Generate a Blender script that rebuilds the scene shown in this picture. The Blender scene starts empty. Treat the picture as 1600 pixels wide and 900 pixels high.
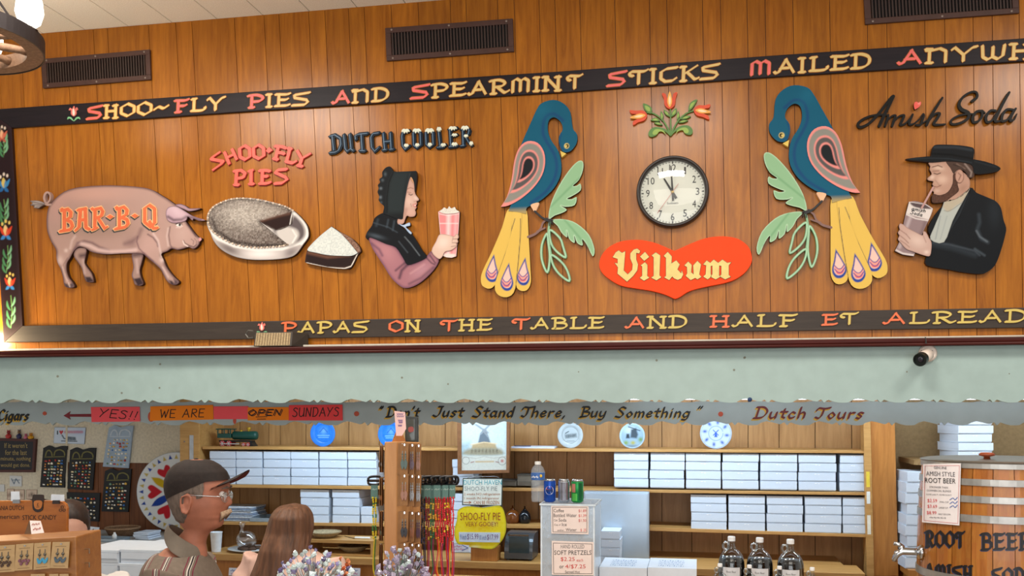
import bpy, math, random
import numpy as np
from mathutils import Vector, Matrix
from mathutils.geometry import delaunay_2d_cdt, convex_hull_2d

random.seed(7)
RNG = np.random.default_rng(7)
S = bpy.context.scene
COL = S.collection

# ------------------------------------------------------------------ camera
F, PX, PY, CZ = 1500.0, 800.0, 640.0, 1.9        # focal length in pixels of 1600x900, principal point, eye height
YAW = math.radians(10.9)
cd = bpy.data.cameras.new('camera')
cam = bpy.data.objects.new('camera', cd)
COL.objects.link(cam)
cam.location = (0, 0, CZ)
cam.rotation_euler = (math.pi / 2, 0, YAW)
cd.sensor_width = 36.0
cd.lens = F / 1600 * 36.0
cd.shift_y = (PY - 450) / 1600
cd.clip_start = 0.05
S.camera = cam

# ------------------------------------------------------------------ view, world, lights
S.view_settings.view_transform = 'Standard'
S.view_settings.look = 'None'
S.view_settings.gamma = 1.0
S.view_settings.use_curve_mapping = False
S.view_settings.exposure = -0.12
W = bpy.data.worlds.new('room_air')
S.world = W
W.use_nodes = True
bgn = W.node_tree.nodes['Background']
bgn.inputs[0].default_value = (1.0, 0.95, 0.88, 1)
bgn.inputs[1].default_value = 0.58

def ray(px, py):
 u, v = (px - PX) / F, (PY - py) / F
 return Vector((-math.sin(YAW) + u * math.cos(YAW), math.cos(YAW) + u * math.sin(YAW), v))
def P(px, py, Y):                                   # photo pixel -> point on the plane y = Y
 d = ray(px, py)
 return Vector((0, 0, CZ)) + d * (Y / d.y)
def Q(px, py, dep):                                 # photo pixel -> point at a camera depth
 return Vector((0, 0, CZ)) + ray(px, py) * dep
def Zp(px, pz, z):                                  # photo pixel -> point on the level z
 d = ray(px, pz)
 return Vector((0, 0, CZ)) + d * ((z - CZ) / d.z)

YW = 4.80                                           # upper wall
def lamp(kind, name, loc, energy, color, size=0.1, size_y=None, rot=None):
 l = bpy.data.lights.new(name, kind)
 l.energy = energy
 l.color = color
 if kind == 'AREA':
  l.size = size
  if size_y:
   l.shape = 'RECTANGLE'
   l.size_y = size_y
 else:
  l.shadow_soft_size = size
 o = bpy.data.objects.new(name, l)
 o.location = loc
 if rot: o.rotation_euler = rot
 COL.objects.link(o)
 return o
# room lamps above the shop floor, behind the camera and under the ceiling
lamp('AREA', 'ceiling_panel_light', (0.3, 0.2, 3.8), 70, (1.0, 0.94, 0.86), 3.0, 2.0, (math.radians(28), 0, 0))
# unseen fill light added behind the camera to brighten the grey lettered board
lamp('AREA', 'front_fill_light', (0.0, -3.0, 1.6), 125, (0.96, 0.97, 1.0), 5.0, 2.0, (math.radians(90), 0, 0))
# round lamps whose reflection glows on the varnished panelling
def mirror_lamp(px, py, z, e, col, r):
 w = P(px, py, YW)
 c = Vector((0, 2 * YW, CZ))
 t = (z - CZ) / (w.z - CZ)
 p = c + (w - c) * t
 lamp('AREA', 'ceiling_tray_light', p, e, col, r, r * .8)
mirror_lamp(490, 185, 3.94, 58, (1.0, 0.92, 0.82), 0.75)
mirror_lamp(1045, 190, 3.94, 52, (1.0, 0.92, 0.82), 0.75)
mirror_lamp(1600, 130, 3.94, 40, (1.0, 0.92, 0.82), 0.6)
lamp('POINT', 'ledge_uplight', P(-46, 530, 4.69), 24, (1.0, 0.78, 0.48), 0.05)
# cool fluorescent tubes hidden behind the scalloped boards
for xa, xb, pw, cl in ((-0.9, 0.5, 21, (.66, .83, 1)), (0.7, 2.1, 14, (.72, .87, 1)), (2.3, 3.5, 12, (.74, .88, 1)), (-2.9, -1.2, 26, (.62, .81, 1))):
 lamp('AREA', 'fluorescent_strip_light', ((xa + xb) / 2, 5.75, 2.14), pw, cl, xb - xa, 0.08, (math.radians(18), 0, 0))

# ------------------------------------------------------------------ materials
def lin(c):
 if isinstance(c, str):
  c = c.lstrip('#')
  c = tuple(int(c[i:i + 2], 16) for i in (0, 2, 4))
 return tuple(((x / 255) / 12.92 if x / 255 <= 0.04045 else ((x / 255 + 0.055) / 1.055) ** 2.4) for x in c)
MATS = {}
def M(name, col='#808080', rough=0.5, metal=0.0, var=0.10, scale=25.0, bump=0.0, trans=0.0, ior=1.45, emit=0.0, spec=0.5, stretch=None, alpha=1.0):
 if name in MATS: return MATS[name]
 m = bpy.data.materials.new(name)
 m.use_nodes = True
 nt = m.node_tree
 b = nt.nodes['Principled BSDF']
 L = lin(col)
 b.inputs['Roughness'].default_value = rough
 b.inputs['Metallic'].default_value = metal
 b.inputs['Specular IOR Level'].default_value = spec
 b.inputs['IOR'].default_value = ior
 b.inputs['Transmission Weight'].default_value = trans
 b.inputs['Alpha'].default_value = alpha
 tc = nt.nodes.new('ShaderNodeTexCoord')
 mp = nt.nodes.new('ShaderNodeMapping')
 mp.inputs['Scale'].default_value = stretch or (1, 1, 1)
 nz = nt.nodes.new('ShaderNodeTexNoise')
 nz.inputs['Scale'].default_value = scale
 nz.inputs['Detail'].default_value = 4
 rp = nt.nodes.new('ShaderNodeValToRGB')
 rp.color_ramp.elements[0].position = 0.3
 rp.color_ramp.elements[1].position = 0.7
 rp.color_ramp.elements[0].color = tuple(max(0, x * (1 - var)) for x in L) + (1,)
 rp.color_ramp.elements[1].color = tuple(min(1, x * (1 + var)) for x in L) + (1,)
 nt.links.new(tc.outputs['Object'], mp.inputs['Vector'])
 nt.links.new(mp.outputs[0], nz.inputs['Vector'])
 nt.links.new(nz.outputs['Fac'], rp.inputs['Fac'])
 nt.links.new(rp.outputs['Color'], b.inputs['Base Color'])
 if bump:
  bp = nt.nodes.new('ShaderNodeBump')
  bp.inputs['Strength'].default_value = bump
  bp.inputs['Distance'].default_value = 0.004
  nt.links.new(nz.outputs['Fac'], bp.inputs['Height'])
  nt.links.new(bp.outputs['Normal'], b.inputs['Normal'])
 if emit:
  b.inputs['Emission Color'].default_value = L + (1,)
  b.inputs['Emission Strength'].default_value = emit
 MATS[name] = m
 return m
def wood(name, dark, light, rough=0.4, grain=(9, 9, 0.8), scale=6.0, tone=False, spec=0.5):
 if name in MATS: return MATS[name]
 m = M(name, light, rough, spec=spec)
 nt = m.node_tree
 b = nt.nodes['Principled BSDF']
 mp = [n for n in nt.nodes if n.type == 'MAPPING'][0]
 nz = [n for n in nt.nodes if n.type == 'TEX_NOISE'][0]
 rp = [n for n in nt.nodes if n.type == 'VALTORGB'][0]
 mp.inputs['Scale'].default_value = grain
 nz.inputs['Scale'].default_value = scale
 nz.inputs['Detail'].default_value = 7
 nz.inputs['Roughness'].default_value = 0.65
 nz.inputs['Distortion'].default_value = 0.6
 rp.color_ramp.elements[0].color = lin(dark) + (1,)
 rp.color_ramp.elements[1].color = lin(light) + (1,)
 rp.color_ramp.elements[0].position = 0.25
 rp.color_ramp.elements[1].position = 0.75
 if tone:
  at = nt.nodes.new('ShaderNodeAttribute')
  at.attribute_name = 'tone'
  mx = nt.nodes.new('ShaderNodeMix')
  mx.data_type = 'RGBA'
  mx.blend_type = 'MULTIPLY'
  mx.inputs['Factor'].default_value = 1.0
  nt.links.new(rp.outputs['Color'], mx.inputs[6])
  nt.links.new(at.outputs['Color'], mx.inputs[7])
  nt.links.new(mx.outputs[2], b.inputs['Base Color'])
 return m
def painted(name='hand_painted_enamel', rough=0.5):
 if name in MATS: return MATS[name]
 m = M(name, '#ffffff', rough, spec=.12)
 nt = m.node_tree
 at = nt.nodes.new('ShaderNodeAttribute')
 at.attribute_name = 'pigment'
 nt.links.new(at.outputs['Color'], nt.nodes['Principled BSDF'].inputs['Base Color'])
 return m
def clear(name, tint='#ffffff', gloss=0.12, rough=0.03):
 """thin clear plastic or glass: mostly see-through, a little gloss"""
 if name in MATS: return MATS[name]
 m = bpy.data.materials.new(name)
 m.use_nodes = True
 nt = m.node_tree
 nt.nodes.remove(nt.nodes['Principled BSDF'])
 out = nt.nodes['Material Output']
 t = nt.nodes.new('ShaderNodeBsdfTransparent')
 t.inputs[0].default_value = lin(tint) + (1,)
 g = nt.nodes.new('ShaderNodeBsdfGlossy')
 g.inputs['Roughness'].default_value = rough
 lw = nt.nodes.new('ShaderNodeLayerWeight')
 lw.inputs['Blend'].default_value = 0.35
 ad = nt.nodes.new('ShaderNodeMath')
 ad.operation = 'MULTIPLY_ADD'
 ad.inputs[1].default_value = 0.6
 ad.inputs[2].default_value = gloss
 mx = nt.nodes.new('ShaderNodeMixShader')
 nt.links.new(lw.outputs['Facing'], ad.inputs[0])
 nt.links.new(ad.outputs[0], mx.inputs[0])
 nt.links.new(t.outputs[0], mx.inputs[1])
 nt.links.new(g.outputs[0], mx.inputs[2])
 nt.links.new(mx.outputs[0], out.inputs['Surface'])
 MATS[name] = m
 return m

def hazy(name, tint='#dfe8ee', haze=0.3):
 """clear plastic with a milky bloom"""
 if name in MATS: return MATS[name]
 m = bpy.data.materials.new(name)
 m.use_nodes = True
 nt = m.node_tree
 b = nt.nodes['Principled BSDF']
 b.inputs['Base Color'].default_value = lin(tint) + (1,)
 b.inputs['Roughness'].default_value = 0.15
 t = nt.nodes.new('ShaderNodeBsdfTransparent')
 nz = nt.nodes.new('ShaderNodeTexNoise')
 nz.inputs['Scale'].default_value = 9
 ma = nt.nodes.new('ShaderNodeMath')
 ma.operation = 'MULTIPLY_ADD'
 ma.inputs[1].default_value = 0.05
 ma.inputs[2].default_value = haze - 0.02
 mx = nt.nodes.new('ShaderNodeMixShader')
 nt.links.new(nz.outputs['Fac'], ma.inputs[0])
 nt.links.new(ma.outputs[0], mx.inputs[0])
 nt.links.new(t.outputs[0], mx.inputs[1])
 nt.links.new(b.outputs[0], mx.inputs[2])
 nt.links.new(mx.outputs[0], nt.nodes['Material Output'].inputs['Surface'])
 MATS[name] = m
 return m

# ------------------------------------------------------------------ objects
ORG = {}
def thing(name, label, cat, loc, group=None):
 o = bpy.data.objects.new(name, None)
 o.empty_display_size = 0.05
 COL.objects.link(o)
 o.location = loc
 ORG[o] = Vector(loc)
 return tag(o, label, cat, group)
def tag(o, label, cat, group=None):
 o['label'] = label
 o['category'] = cat
 if group: o['group'] = group
 return o
def struct(o):
 o['kind'] = 'structure'
 return o
def copy_tree(o, parent=None):
 c = o.copy()
 COL.objects.link(c)
 if parent: c.parent = parent
 for ch in list(o.children): copy_tree(ch, c)
 return c

class MB:
 """collects shapes (world coordinates) and links them as ONE mesh object"""
 def __init__(s):
  s.v, s.f, s.m, s.col, s.tone, s.k, s.proj = [], [], [], {}, {}, 0, None
 def add(s, vs, fs, mi=0):
  o = len(s.v)
  s.v += [tuple(v) for v in vs]
  s.f += [tuple(i + o for i in f) for f in fs]
  s.m += [mi] * len(fs)
  return s
 def hexa(s, p, mi=0):                            # p: 4 front corners (ccw seen from the front) then 4 back corners
  return s.add(p, [(0, 1, 2, 3), (7, 6, 5, 4), (0, 4, 5, 1), (1, 5, 6, 2), (2, 6, 7, 3), (3, 7, 4, 0)], mi)
 def box(s, a, b, mi=0):
  (x0, y0, z0), (x1, y1, z1) = a, b
  return s.hexa([(x0, y0, z0), (x1, y0, z0), (x1, y0, z1), (x0, y0, z1), (x0, y1, z0), (x1, y1, z0), (x1, y1, z1), (x0, y1, z1)], mi)
 def obox(s, c, ex, ey, ez, mi=0):                # oriented box: centre and half-extent vectors
  c, ex, ey, ez = Vector(c), Vector(ex), Vector(ey), Vector(ez)
  q = [c - ex - ey - ez, c + ex - ey - ez, c + ex - ey + ez, c - ex - ey + ez, c - ex + ey - ez, c + ex + ey - ez, c + ex + ey + ez, c - ex + ey + ez]
  return s.hexa(q, mi)
 def plate(s, pts, Y, th, mi=0):                  # photo-pixel outline cut from board: front at Y, thickness th
  fr = [(s.proj or P)(x, y, Y) for x, y in pts]
  return s.prism(fr, Vector((0, th, 0)), mi)
 def prism(s, fr, d, mi=0):
  n = len(fr)
  a = sum(fr[i].x * fr[(i + 1) % n].z - fr[(i + 1) % n].x * fr[i].z for i in range(n))
  if a < 0: fr = fr[::-1]
  fs = [tuple(range(n)), tuple(range(2 * n - 1, n - 1, -1))]
  fs += [(i, i + n, (i + 1) % n + n, (i + 1) % n) for i in range(n)]
  return s.add(list(fr) + [p + d for p in fr], fs, mi)
 def tube(s, pts, r, n=8, mi=0, caps=True, closed=False):
  pts = [Vector(p) for p in pts]
  k = len(pts)
  if not hasattr(r, '__len__'): r = [r] * k
  vs, fs = [], []
  up = Vector((0.31, 0.17, 0.93))
  for i, p in enumerate(pts):
   if closed: t = pts[(i + 1) % k] - pts[i - 1]
   else: t = pts[min(i + 1, k - 1)] - pts[max(i - 1, 0)]
   t.normalize()
   a = t.cross(up)
   if a.length < 1e-3: a = t.cross(Vector((1, 0, 0)))
   a.normalize()
   b = t.cross(a)
   for j in range(n):
    an = 2 * math.pi * j / n
    vs.append(p + (a * math.cos(an) + b * math.sin(an)) * r[i])
  for i in range(k if closed else k - 1):
   for j in range(n):
    i2, j2 = (i + 1) % k, (j + 1) % n
    fs.append((i * n + j, i * n + j2, i2 * n + j2, i2 * n + j))
  if caps and not closed:
   fs.append(tuple(range(n))[::-1])
   fs.append(tuple((k - 1) * n + j for j in range(n)))
  return s.add(vs, fs, mi)
 def lathe(s, prof, c, n=28, mi=0, ax=None, caps=True):      # prof: (radius, height) from bottom to top
  c = Vector(c)
  az = Vector(ax).normalized() if ax else Vector((0, 0, 1))
  a = az.orthogonal().normalized()
  b = az.cross(a)
  vs, fs = [], []
  for r, z in prof:
   for j in range(n):
    t = 2 * math.pi * j / n
    vs.append(c + az * z + (a * math.cos(t) + b * math.sin(t)) * max(r, 1e-4))
  for i in range(len(prof) - 1):
   for j in range(n):
    j2 = (j + 1) % n
    fs.append((i * n + j, i * n + j2, (i + 1) * n + j2, (i + 1) * n + j))
  if caps:
   fs.append(tuple(range(n))[::-1])
   fs.append(tuple((len(prof) - 1) * n + j for j in range(n)))
  return s.add(vs, fs, mi)
 def ball(s, c, r, nu=16, nv=10, mi=0, rot=None):
  c = Vector(c)
  r = (r, r, r) if not hasattr(r, '__len__') else r
  vs, fs = [], []
  for i in range(nv + 1):
   ph = math.pi * i / nv
   for j in range(nu):
    t = 2 * math.pi * j / nu
    q = Vector((r[0] * math.sin(ph) * math.cos(t), r[1] * math.sin(ph) * math.sin(t), -r[2] * math.cos(ph)))
    if rot is not None: q = rot @ q
    vs.append(c + q)
  for i in range(nv):
   for j in range(nu):
    j2 = (j + 1) % nu
    fs.append((i * nu + j, i * nu + j2, (i + 1) * nu + j2, (i + 1) * nu + j))
  return s.add(vs, fs, mi)
 def build(s, name, mats, parent=None, smooth=False, bevel=0.0, base=None):
  if not isinstance(mats, (list, tuple)): mats = [mats]
  if not s.v: return None
  V = np.array(s.v, dtype=float)
  if parent is not None: org = ORG[parent]
  elif base is not None: org = Vector(base)
  else:
   lo, hi = V.min(0), V.max(0)
   org = Vector(((lo[0] + hi[0]) / 2, (lo[1] + hi[1]) / 2, lo[2]))
  me = bpy.data.meshes.new(name)
  me.from_pydata([tuple(p) for p in V - np.array(org)], [], s.f)
  for m in mats: me.materials.append(m)
  me.polygons.foreach_set('material_index', s.m)
  if smooth: me.polygons.foreach_set('use_smooth', [True] * len(s.f))
  if s.tone:
   at = me.attributes.new('tone', 'FLOAT_COLOR', 'FACE')
   arr = np.ones((len(s.f), 4))
   for i, t in s.tone.items(): arr[i, :3] = t
   at.data.foreach_set('color', arr.ravel())
  if s.col:
   at = me.attributes.new('pigment', 'FLOAT_COLOR', 'POINT')
   arr = np.ones((len(s.v), 4))
   for i, t in s.col.items(): arr[i, :3] = t
   at.data.foreach_set('color', arr.ravel())
  me.validate()
  me.update()
  o = bpy.data.objects.new(name, me)
  COL.objects.link(o)
  if parent is not None:
   o.parent = parent
   ORG[o] = org
  else:
   o.location = org
   ORG[o] = org
  if bevel:
   md = o.modifiers.new('bevel', 'BEVEL')
   md.width = bevel
   md.segments = 2
   md.limit_method = 'ANGLE'
   md.angle_limit = math.radians(40)
  return o

# ------------------------------------------------------------------ 2-D drawing helpers (photo pixels)
def spl(pts, closed=True, n=5, sharp=()):
 """Catmull-Rom through pts; indices in sharp stay corners"""
 k = len(pts)
 out = []
 rng = range(k if closed else k - 1)
 for i in rng:
  p1, p2 = pts[i], pts[(i + 1) % k]
  p0 = pts[i - 1] if (closed or i > 0) else p1
  p3 = pts[(i + 2) % k] if (closed or i + 2 < k) else p2
  if i in sharp: p0 = p1
  if (i + 1) % k in sharp: p3 = p2
  for j in range(n):
   t = j / n
   out.append(tuple(0.5 * (2 * p1[d] + (p2[d] - p0[d]) * t + (2 * p0[d] - 5 * p1[d] + 4 * p2[d] - p3[d]) * t * t + (3 * p1[d] - p0[d] - 3 * p2[d] + p3[d]) * t ** 3) for d in range(2)))
 if not closed: out.append(tuple(pts[-1]))
 return out
def crop(bx, by, sc):
 return lambda pts: [(bx + x / sc, by + y / sc) for x, y in pts]
def circ(cx, cy, rx, ry=None, n=24, a0=0.0):
 ry = ry or rx
 return [(cx + rx * math.cos(a0 + 2 * math.pi * i / n), cy + ry * math.sin(a0 + 2 * math.pi * i / n)) for i in range(n)]
def hull(pts):
 idx = convex_hull_2d([Vector(p) for p in pts])
 return [pts[i] for i in idx]
def nib_stroke(mb, path, nib, ang, thin, Y, th, mi=0, grow=0.0):
 """broad-pen stroke along a photo-pixel path: a rectangular nib swept along it"""
 c, s_ = math.cos(ang), math.sin(ang)
 hx, hy = nib / 2 + grow, thin / 2 + grow
 cs = [(c * a * hx - s_ * b * hy, -(s_ * a * hx + c * b * hy)) for a, b in ((-1, -1), (1, -1), (1, 1), (-1, 1))]
 for (x0, y0), (x1, y1) in zip(path[:-1], path[1:]):
  if abs(x0 - x1) + abs(y0 - y1) < 1e-6: x1 += 0.01
  h = hull([(x0 + a, y0 + b) for a, b in cs] + [(x1 + a, y1 + b) for a, b in cs])
  mb.k = (mb.k + 1) % 24                       # laps of one stroke lie a hair apart, like brush laps
  mb.plate(h, Y - mb.k * 2e-5, th, mi)
def round_stroke(mb, path, w, Y, th, mi=0, n=10):
 """round-brush stroke; w may vary along the path"""
 k = len(path)
 ws = w if hasattr(w, '__len__') else [w] * k
 if len(ws) != k: ws = list(np.interp(np.linspace(0, 1, k), np.linspace(0, 1, len(ws)), ws))
 for i in range(k - 1):
  h = hull(circ(*path[i], ws[i] / 2, n=n) + circ(*path[i + 1], ws[i + 1] / 2, n=n))
  mb.k = (mb.k + 1) % 24
  mb.plate(h, Y - mb.k * 2e-5, th, mi)

# painting: pigment evaluated on a fine vertex grid
def in_poly(pts, poly):
 x, y = pts[:, 0], pts[:, 1]
 inside = np.zeros(len(pts), bool)
 n = len(poly)
 for i in range(n):
  (x0, y0), (x1, y1) = poly[i], poly[(i + 1) % n]
  if y0 == y1: continue
  c = ((y0 > y) != (y1 > y)) & (x < (x1 - x0) * (y - y0) / (y1 - y0) + x0)
  inside ^= c
 return inside
def dist_line(pts, path, closed=False):
 d = np.full(len(pts), 1e9)
 segs = list(zip(path[:-1], path[1:])) + ([(path[-1], path[0])] if closed else [])
 for a, b in segs:
  a, b = np.array(a, float), np.array(b, float)
  ab = b - a
  t = np.clip(((pts - a) @ ab) / max(ab @ ab, 1e-9), 0, 1)
  d = np.minimum(d, np.hypot(*(pts - (a + t[:, None] * ab)).T))
 return d
def paint(pts, base, layers):
 col = np.tile(np.array(lin(base)), (len(pts), 1))
 for L in layers:
  k = L[0]
  c = np.array(lin(L[1]))
  if k == 'p':                                 # ('p', colour, polygon, feather, alpha)
   ins = in_poly(pts, L[2])
   fe = L[3] if len(L) > 3 else 0.8
   d = dist_line(pts, L[2], True) * np.where(ins, 1, -1)
   a = np.clip(d / max(fe, 1e-3) * 0.5 + 0.5, 0, 1)
   a = a * (L[4] if len(L) > 4 else 1)
  elif k == 's':                               # ('s', colour, path, width, feather, alpha)
   d = dist_line(pts, L[2])
   fe = L[4] if len(L) > 4 else 0.8
   a = np.clip((L[3] / 2 - d) / max(fe, 1e-3) + 0.5, 0, 1) * (L[5] if len(L) > 5 else 1)
  elif k == 'g':                               # ('g', colour, centre, rx, ry, degrees, alpha)
   q = pts - np.array(L[2])
   t = math.radians(L[5])
   u = (q[:, 0] * math.cos(t) + q[:, 1] * math.sin(t)) / L[3]
   v = (-q[:, 0] * math.sin(t) + q[:, 1] * math.cos(t)) / L[4]
   a = np.exp(-(u * u + v * v)) * L[6]
  elif k == 'e':                               # ('e', colour, outline, depth, alpha): along an edge
   d = dist_line(pts, L[2], True)
   a = np.clip(1 - d / L[3], 0, 1) ** 1.3 * L[4]
  elif k == 'n':                               # ('n', colour, size, alpha): mottling
   h = np.sin(np.floor(pts[:, 0] / L[2]) * 12.9898 + np.floor(pts[:, 1] / L[2]) * 78.233) * 43758.5453
   a = (h - np.floor(h)) * L[3]
   if len(L) > 4: a = a * in_poly(pts, L[4])
  col = col * (1 - a[:, None]) + c * a[:, None]
 return col
def painted_board(name, outline, Y, th, base, layers, parent, step=1.0, edge='#3a2418', holes=()):
 """a cut-out board with a hand-painted front; outline in photo pixels"""
 ol = [Vector(p) for p in outline]
 n = len(ol)
 xs, ys = [p[0] for p in outline], [p[1] for p in outline]
 gx, gy = np.meshgrid(np.arange(min(xs), max(xs), step), np.arange(min(ys), max(ys), step))
 g = np.stack([gx.ravel(), gy.ravel()], 1)
 g[:, 0] += 0.17
 k = in_poly(g, outline)
 g = g[k]
 if len(g): g = g[dist_line(g, outline, True) > 0.45 * step]
 vin = ol + [Vector(p) for p in g]
 r = delaunay_2d_cdt(vin, [(i, (i + 1) % n) for i in range(n)], [], 1, 1e-5)
 v2 = np.array([tuple(p) for p in r[0]])
 tri = [tuple(f) for f in r[2]]
 cen = np.array([v2[list(f)].mean(0) for f in tri])
 keep = in_poly(cen, outline)
 tri = [f for f, q in zip(tri, keep) if q]
 mb = MB()
 col = paint(v2, base, layers)
 v3 = [P(x, y, Y) for x, y in v2]
 fs = []
 for f in tri:
  a, b, c = (v2[i] for i in f)
  cr = (b[0] - a[0]) * (c[1] - a[1]) - (b[1] - a[1]) * (c[0] - a[0])
  fs.append(f if cr < 0 else f[::-1])
 mb.add(v3, fs)
 mb.col = {i: c for i, c in enumerate(col)}
 if th > 0:
  o = len(mb.v)
  fr = [P(*p, Y) for p in outline]
  mb.add(fr + [p + Vector((0, th, 0)) for p in fr], [(i, (i + 1) % n, (i + 1) % n + n, i + n) for i in range(n)] + [tuple(range(n, 2 * n))])
  ec = lin(edge)
  for i in range(o, len(mb.v)): mb.col[i] = ec
 return mb.build(name, painted(), parent)

# lettering ----------------------------------------------------------------
CAPS = {
 'A': (.95, [[(.0, .12), (.08, .02), (.2, .08), (.52, 1)], [(.5, 1), (.88, .02)], [(.27, .36), (.68, .36)]]),
 'B': (.82, [[(.18, 0), (.18, 1)], ['c', (.0, .97), (.45, 1), (.68, .82), (.6, .6), (.18, .53)], ['c', (.3, .53), (.7, .48), (.78, .22), (.55, .02), (.05, .02)]]),
 'C': (.88, [[(.86, 1), (.35, .95), (.08, .75), (.08, .25), (.3, .03), (.65, .05), (.82, .22)]]),
 'D': (.86, [[(.2, 0), (.2, 1)], ['c', (.0, .97), (.45, 1), (.8, .75), (.8, .3), (.5, .03), (.02, .02)]]),
 'E': (.8, [[(.2, .03), (.2, .98)], [(.02, .97), (.6, .93), (.78, 1)], [(.2, .52), (.55, .5), (.68, .57)], [(.02, .03), (.6, .03), (.78, .1)]]),
 'F': (.8, [[(.22, 0), (.22, .95)], [(.02, .95), (.6, .92), (.8, 1)], [(.22, .5), (.55, .48), (.68, .55)], [(.08, 0), (.38, 0)]]),
 'H': (.88, [[(.16, 0), (.16, 1)], [(.72, 0), (.72, 1)], [(.16, .5), (.72, .5)]]),
 'I': (.36, [[(.18, 0), (.18, 1)]]),
 'K': (.9, [[(.18, 0), (.18, 1)], [(.82, 1), (.22, .48)], ['c', (.35, .6), (.6, .25), (.75, .05), (.92, .12)]]),
 'L': (.86, [[(.2, .03), (.2, 1)], ['c', (.05, .04), (.5, .02), (.78, .08), (.85, .28)], [(.06, .98), (.32, 1)]]),
 'M': (1.0, [[(.1, 0), (.1, .85), (.28, 1), (.48, .82), (.48, .05)], [(.48, .82), (.67, 1), (.88, .82), (.88, 0)]]),
 'n': (.9, [[(.14, 0), (.14, .95)], [(.0, .9), (.2, .88), (.55, 1), (.78, .8), (.78, 0)]]),
 'N': (.92, [[(.14, 0), (.14, 1)], [(.14, 1), (.78, 0)], [(.78, 0), (.78, 1)]]),
 'O': (.92, [[(.46, 1), (.86, .74), (.86, .26), (.46, 0), (.06, .26), (.06, .74), (.46, 1)]]),
 'P': (.82, [[(.2, -.03), (.2, 1)], ['c', (.0, .95), (.45, 1), (.78, .8), (.65, .5), (.2, .45)]]),
 'R': (.95, [[(.2, 0), (.2, 1)], ['c', (.0, .95), (.45, 1), (.76, .8), (.62, .52), (.2, .47)], ['c', (.38, .47), (.6, .2), (.78, .02), (.98, .15)]]),
 'S': (.9, [[(.9, 1), (.35, .9), (.1, .85), (.12, .62), (.75, .42), (.82, .25), (.65, .03), (.0, .02)]]),
 'T': (.9, [[(.5, 0), (.5, .9)], ['c', (.22, .6), (.05, .7), (.12, .92), (.4, .92), (.75, .9), (.92, 1)]]),
 'U': (.85, [[(.14, 1), (.14, .2), (.4, .02), (.72, .2)], [(.72, 1), (.72, 0)]]),
 'W': (1.05, [[(.1, 1), (.14, .2), (.32, .02), (.52, .2), (.52, .9)], [(.52, .2), (.72, .02), (.92, .25), (.97, 1)]]),
 'Y': (.95, [[(.0, .85), (.1, 1), (.45, .45)], [(.97, 1), (.8, .95), (.45, .45), (.45, 0)]]),
 '~': (.85, [['c', (.02, .35), (.28, .55), (.58, .4), (.85, .6)]]),
}
ITAL = {
 'o': (.5, [['c', (.24, .56), (.06, .28), (.22, 0), (.42, .28), (.24, .56)]]),
 'n': (.52, [[(.08, 0), (.08, .55)], ['c', (.08, .33), (.28, .55), (.41, .42), (.41, 0)]]),
 't': (.42, [[(.2, .86), (.18, .12), (.34, .02)], [(.0, .58), (.42, .58)]]),
 'u': (.54, [['c', (.07, .55), (.07, .14), (.2, .0), (.4, .2)], [(.42, .55), (.42, 0)]]),
 's': (.44, [['c', (.38, .48), (.2, .55), (.08, .42), (.3, .2), (.2, .0), (.02, .07)]]),
 'a': (.54, [['c', (.42, .48), (.2, .55), (.05, .25), (.18, .0), (.4, .22)], [(.43, .55), (.41, .05), (.5, .02)]]),
 'd': (.54, [['c', (.42, .48), (.2, .55), (.05, .25), (.18, .0), (.4, .22)], [(.43, 1), (.41, 0)]]),
 'h': (.52, [[(.08, 0), (.08, 1)], ['c', (.08, .33), (.28, .55), (.41, .42), (.41, 0)]]),
 'e': (.48, [['c', (.06, .28), (.36, .34), (.36, .5), (.2, .56), (.06, .3), (.16, .02), (.4, .12)]]),
 'r': (.42, [[(.08, 0), (.08, .55)], ['c', (.08, .33), (.22, .52), (.38, .52)]]),
 'y': (.54, [['c', (.07, .55), (.07, .18), (.2, .05), (.4, .24)], ['c', (.44, .55), (.41, 0), (.3, -.25), (.02, -.25)]]),
 'm': (.76, [[(.08, 0), (.08, .55)], ['c', (.08, .33), (.26, .55), (.36, .42), (.36, 0)], ['c', (.36, .33), (.54, .55), (.65, .42), (.65, 0)]]),
 'i': (.24, [[(.1, 0), (.1, .55)], [(.1, .8), (.12, .83)]]),
 'g': (.54, [['c', (.42, .48), (.2, .55), (.05, .25), (.18, .0), (.4, .22)], ['c', (.44, .55), (.41, 0), (.3, -.25), (.02, -.22)]]),
 'c': (.46, [['c', (.38, .45), (.2, .56), (.05, .28), (.16, .0), (.4, .12)]]),
 'D': (.8, [[(.16, 0), (.16, 1)], ['c', (.0, 1), (.45, 1), (.72, .6), (.5, .08), (.0, 0)]]),
 'J': (.6, [['c', (.5, 1), (.46, .3), (.25, 0), (.0, .14)], [(.25, 1), (.6, 1)]]),
 'S': (.66, [['c', (.6, .88), (.35, 1.02), (.15, .8), (.35, .55), (.52, .3), (.35, 0), (.0, .08)]]),
 'T': (.66, [['c', (.0, .72), (.1, .95), (.45, .9), (.8, 1)], ['c', (.42, .92), (.4, .3), (.25, .02), (.05, .12)]]),
 'B': (.68, [[(.15, 0), (.15, 1)], ['c', (.0, 1), (.45, 1), (.55, .75), (.2, .52)], ['c', (.2, .52), (.62, .45), (.55, .1), (.0, 0)]]),
 'C': (.7, [['c', (.62, .85), (.4, 1), (.08, .6), (.15, .1), (.45, 0), (.65, .15)]]),
 ',': (.24, [[(.1, .08), (.04, -.15)]]), "'": (.2, [[(.12, 1.05), (.08, .82)]]), ' ': (.42, []),
 '"': (.3, [[(.06, 1.05), (.02, .85)], [(.2, 1.05), (.16, .85)]]),
}
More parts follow.
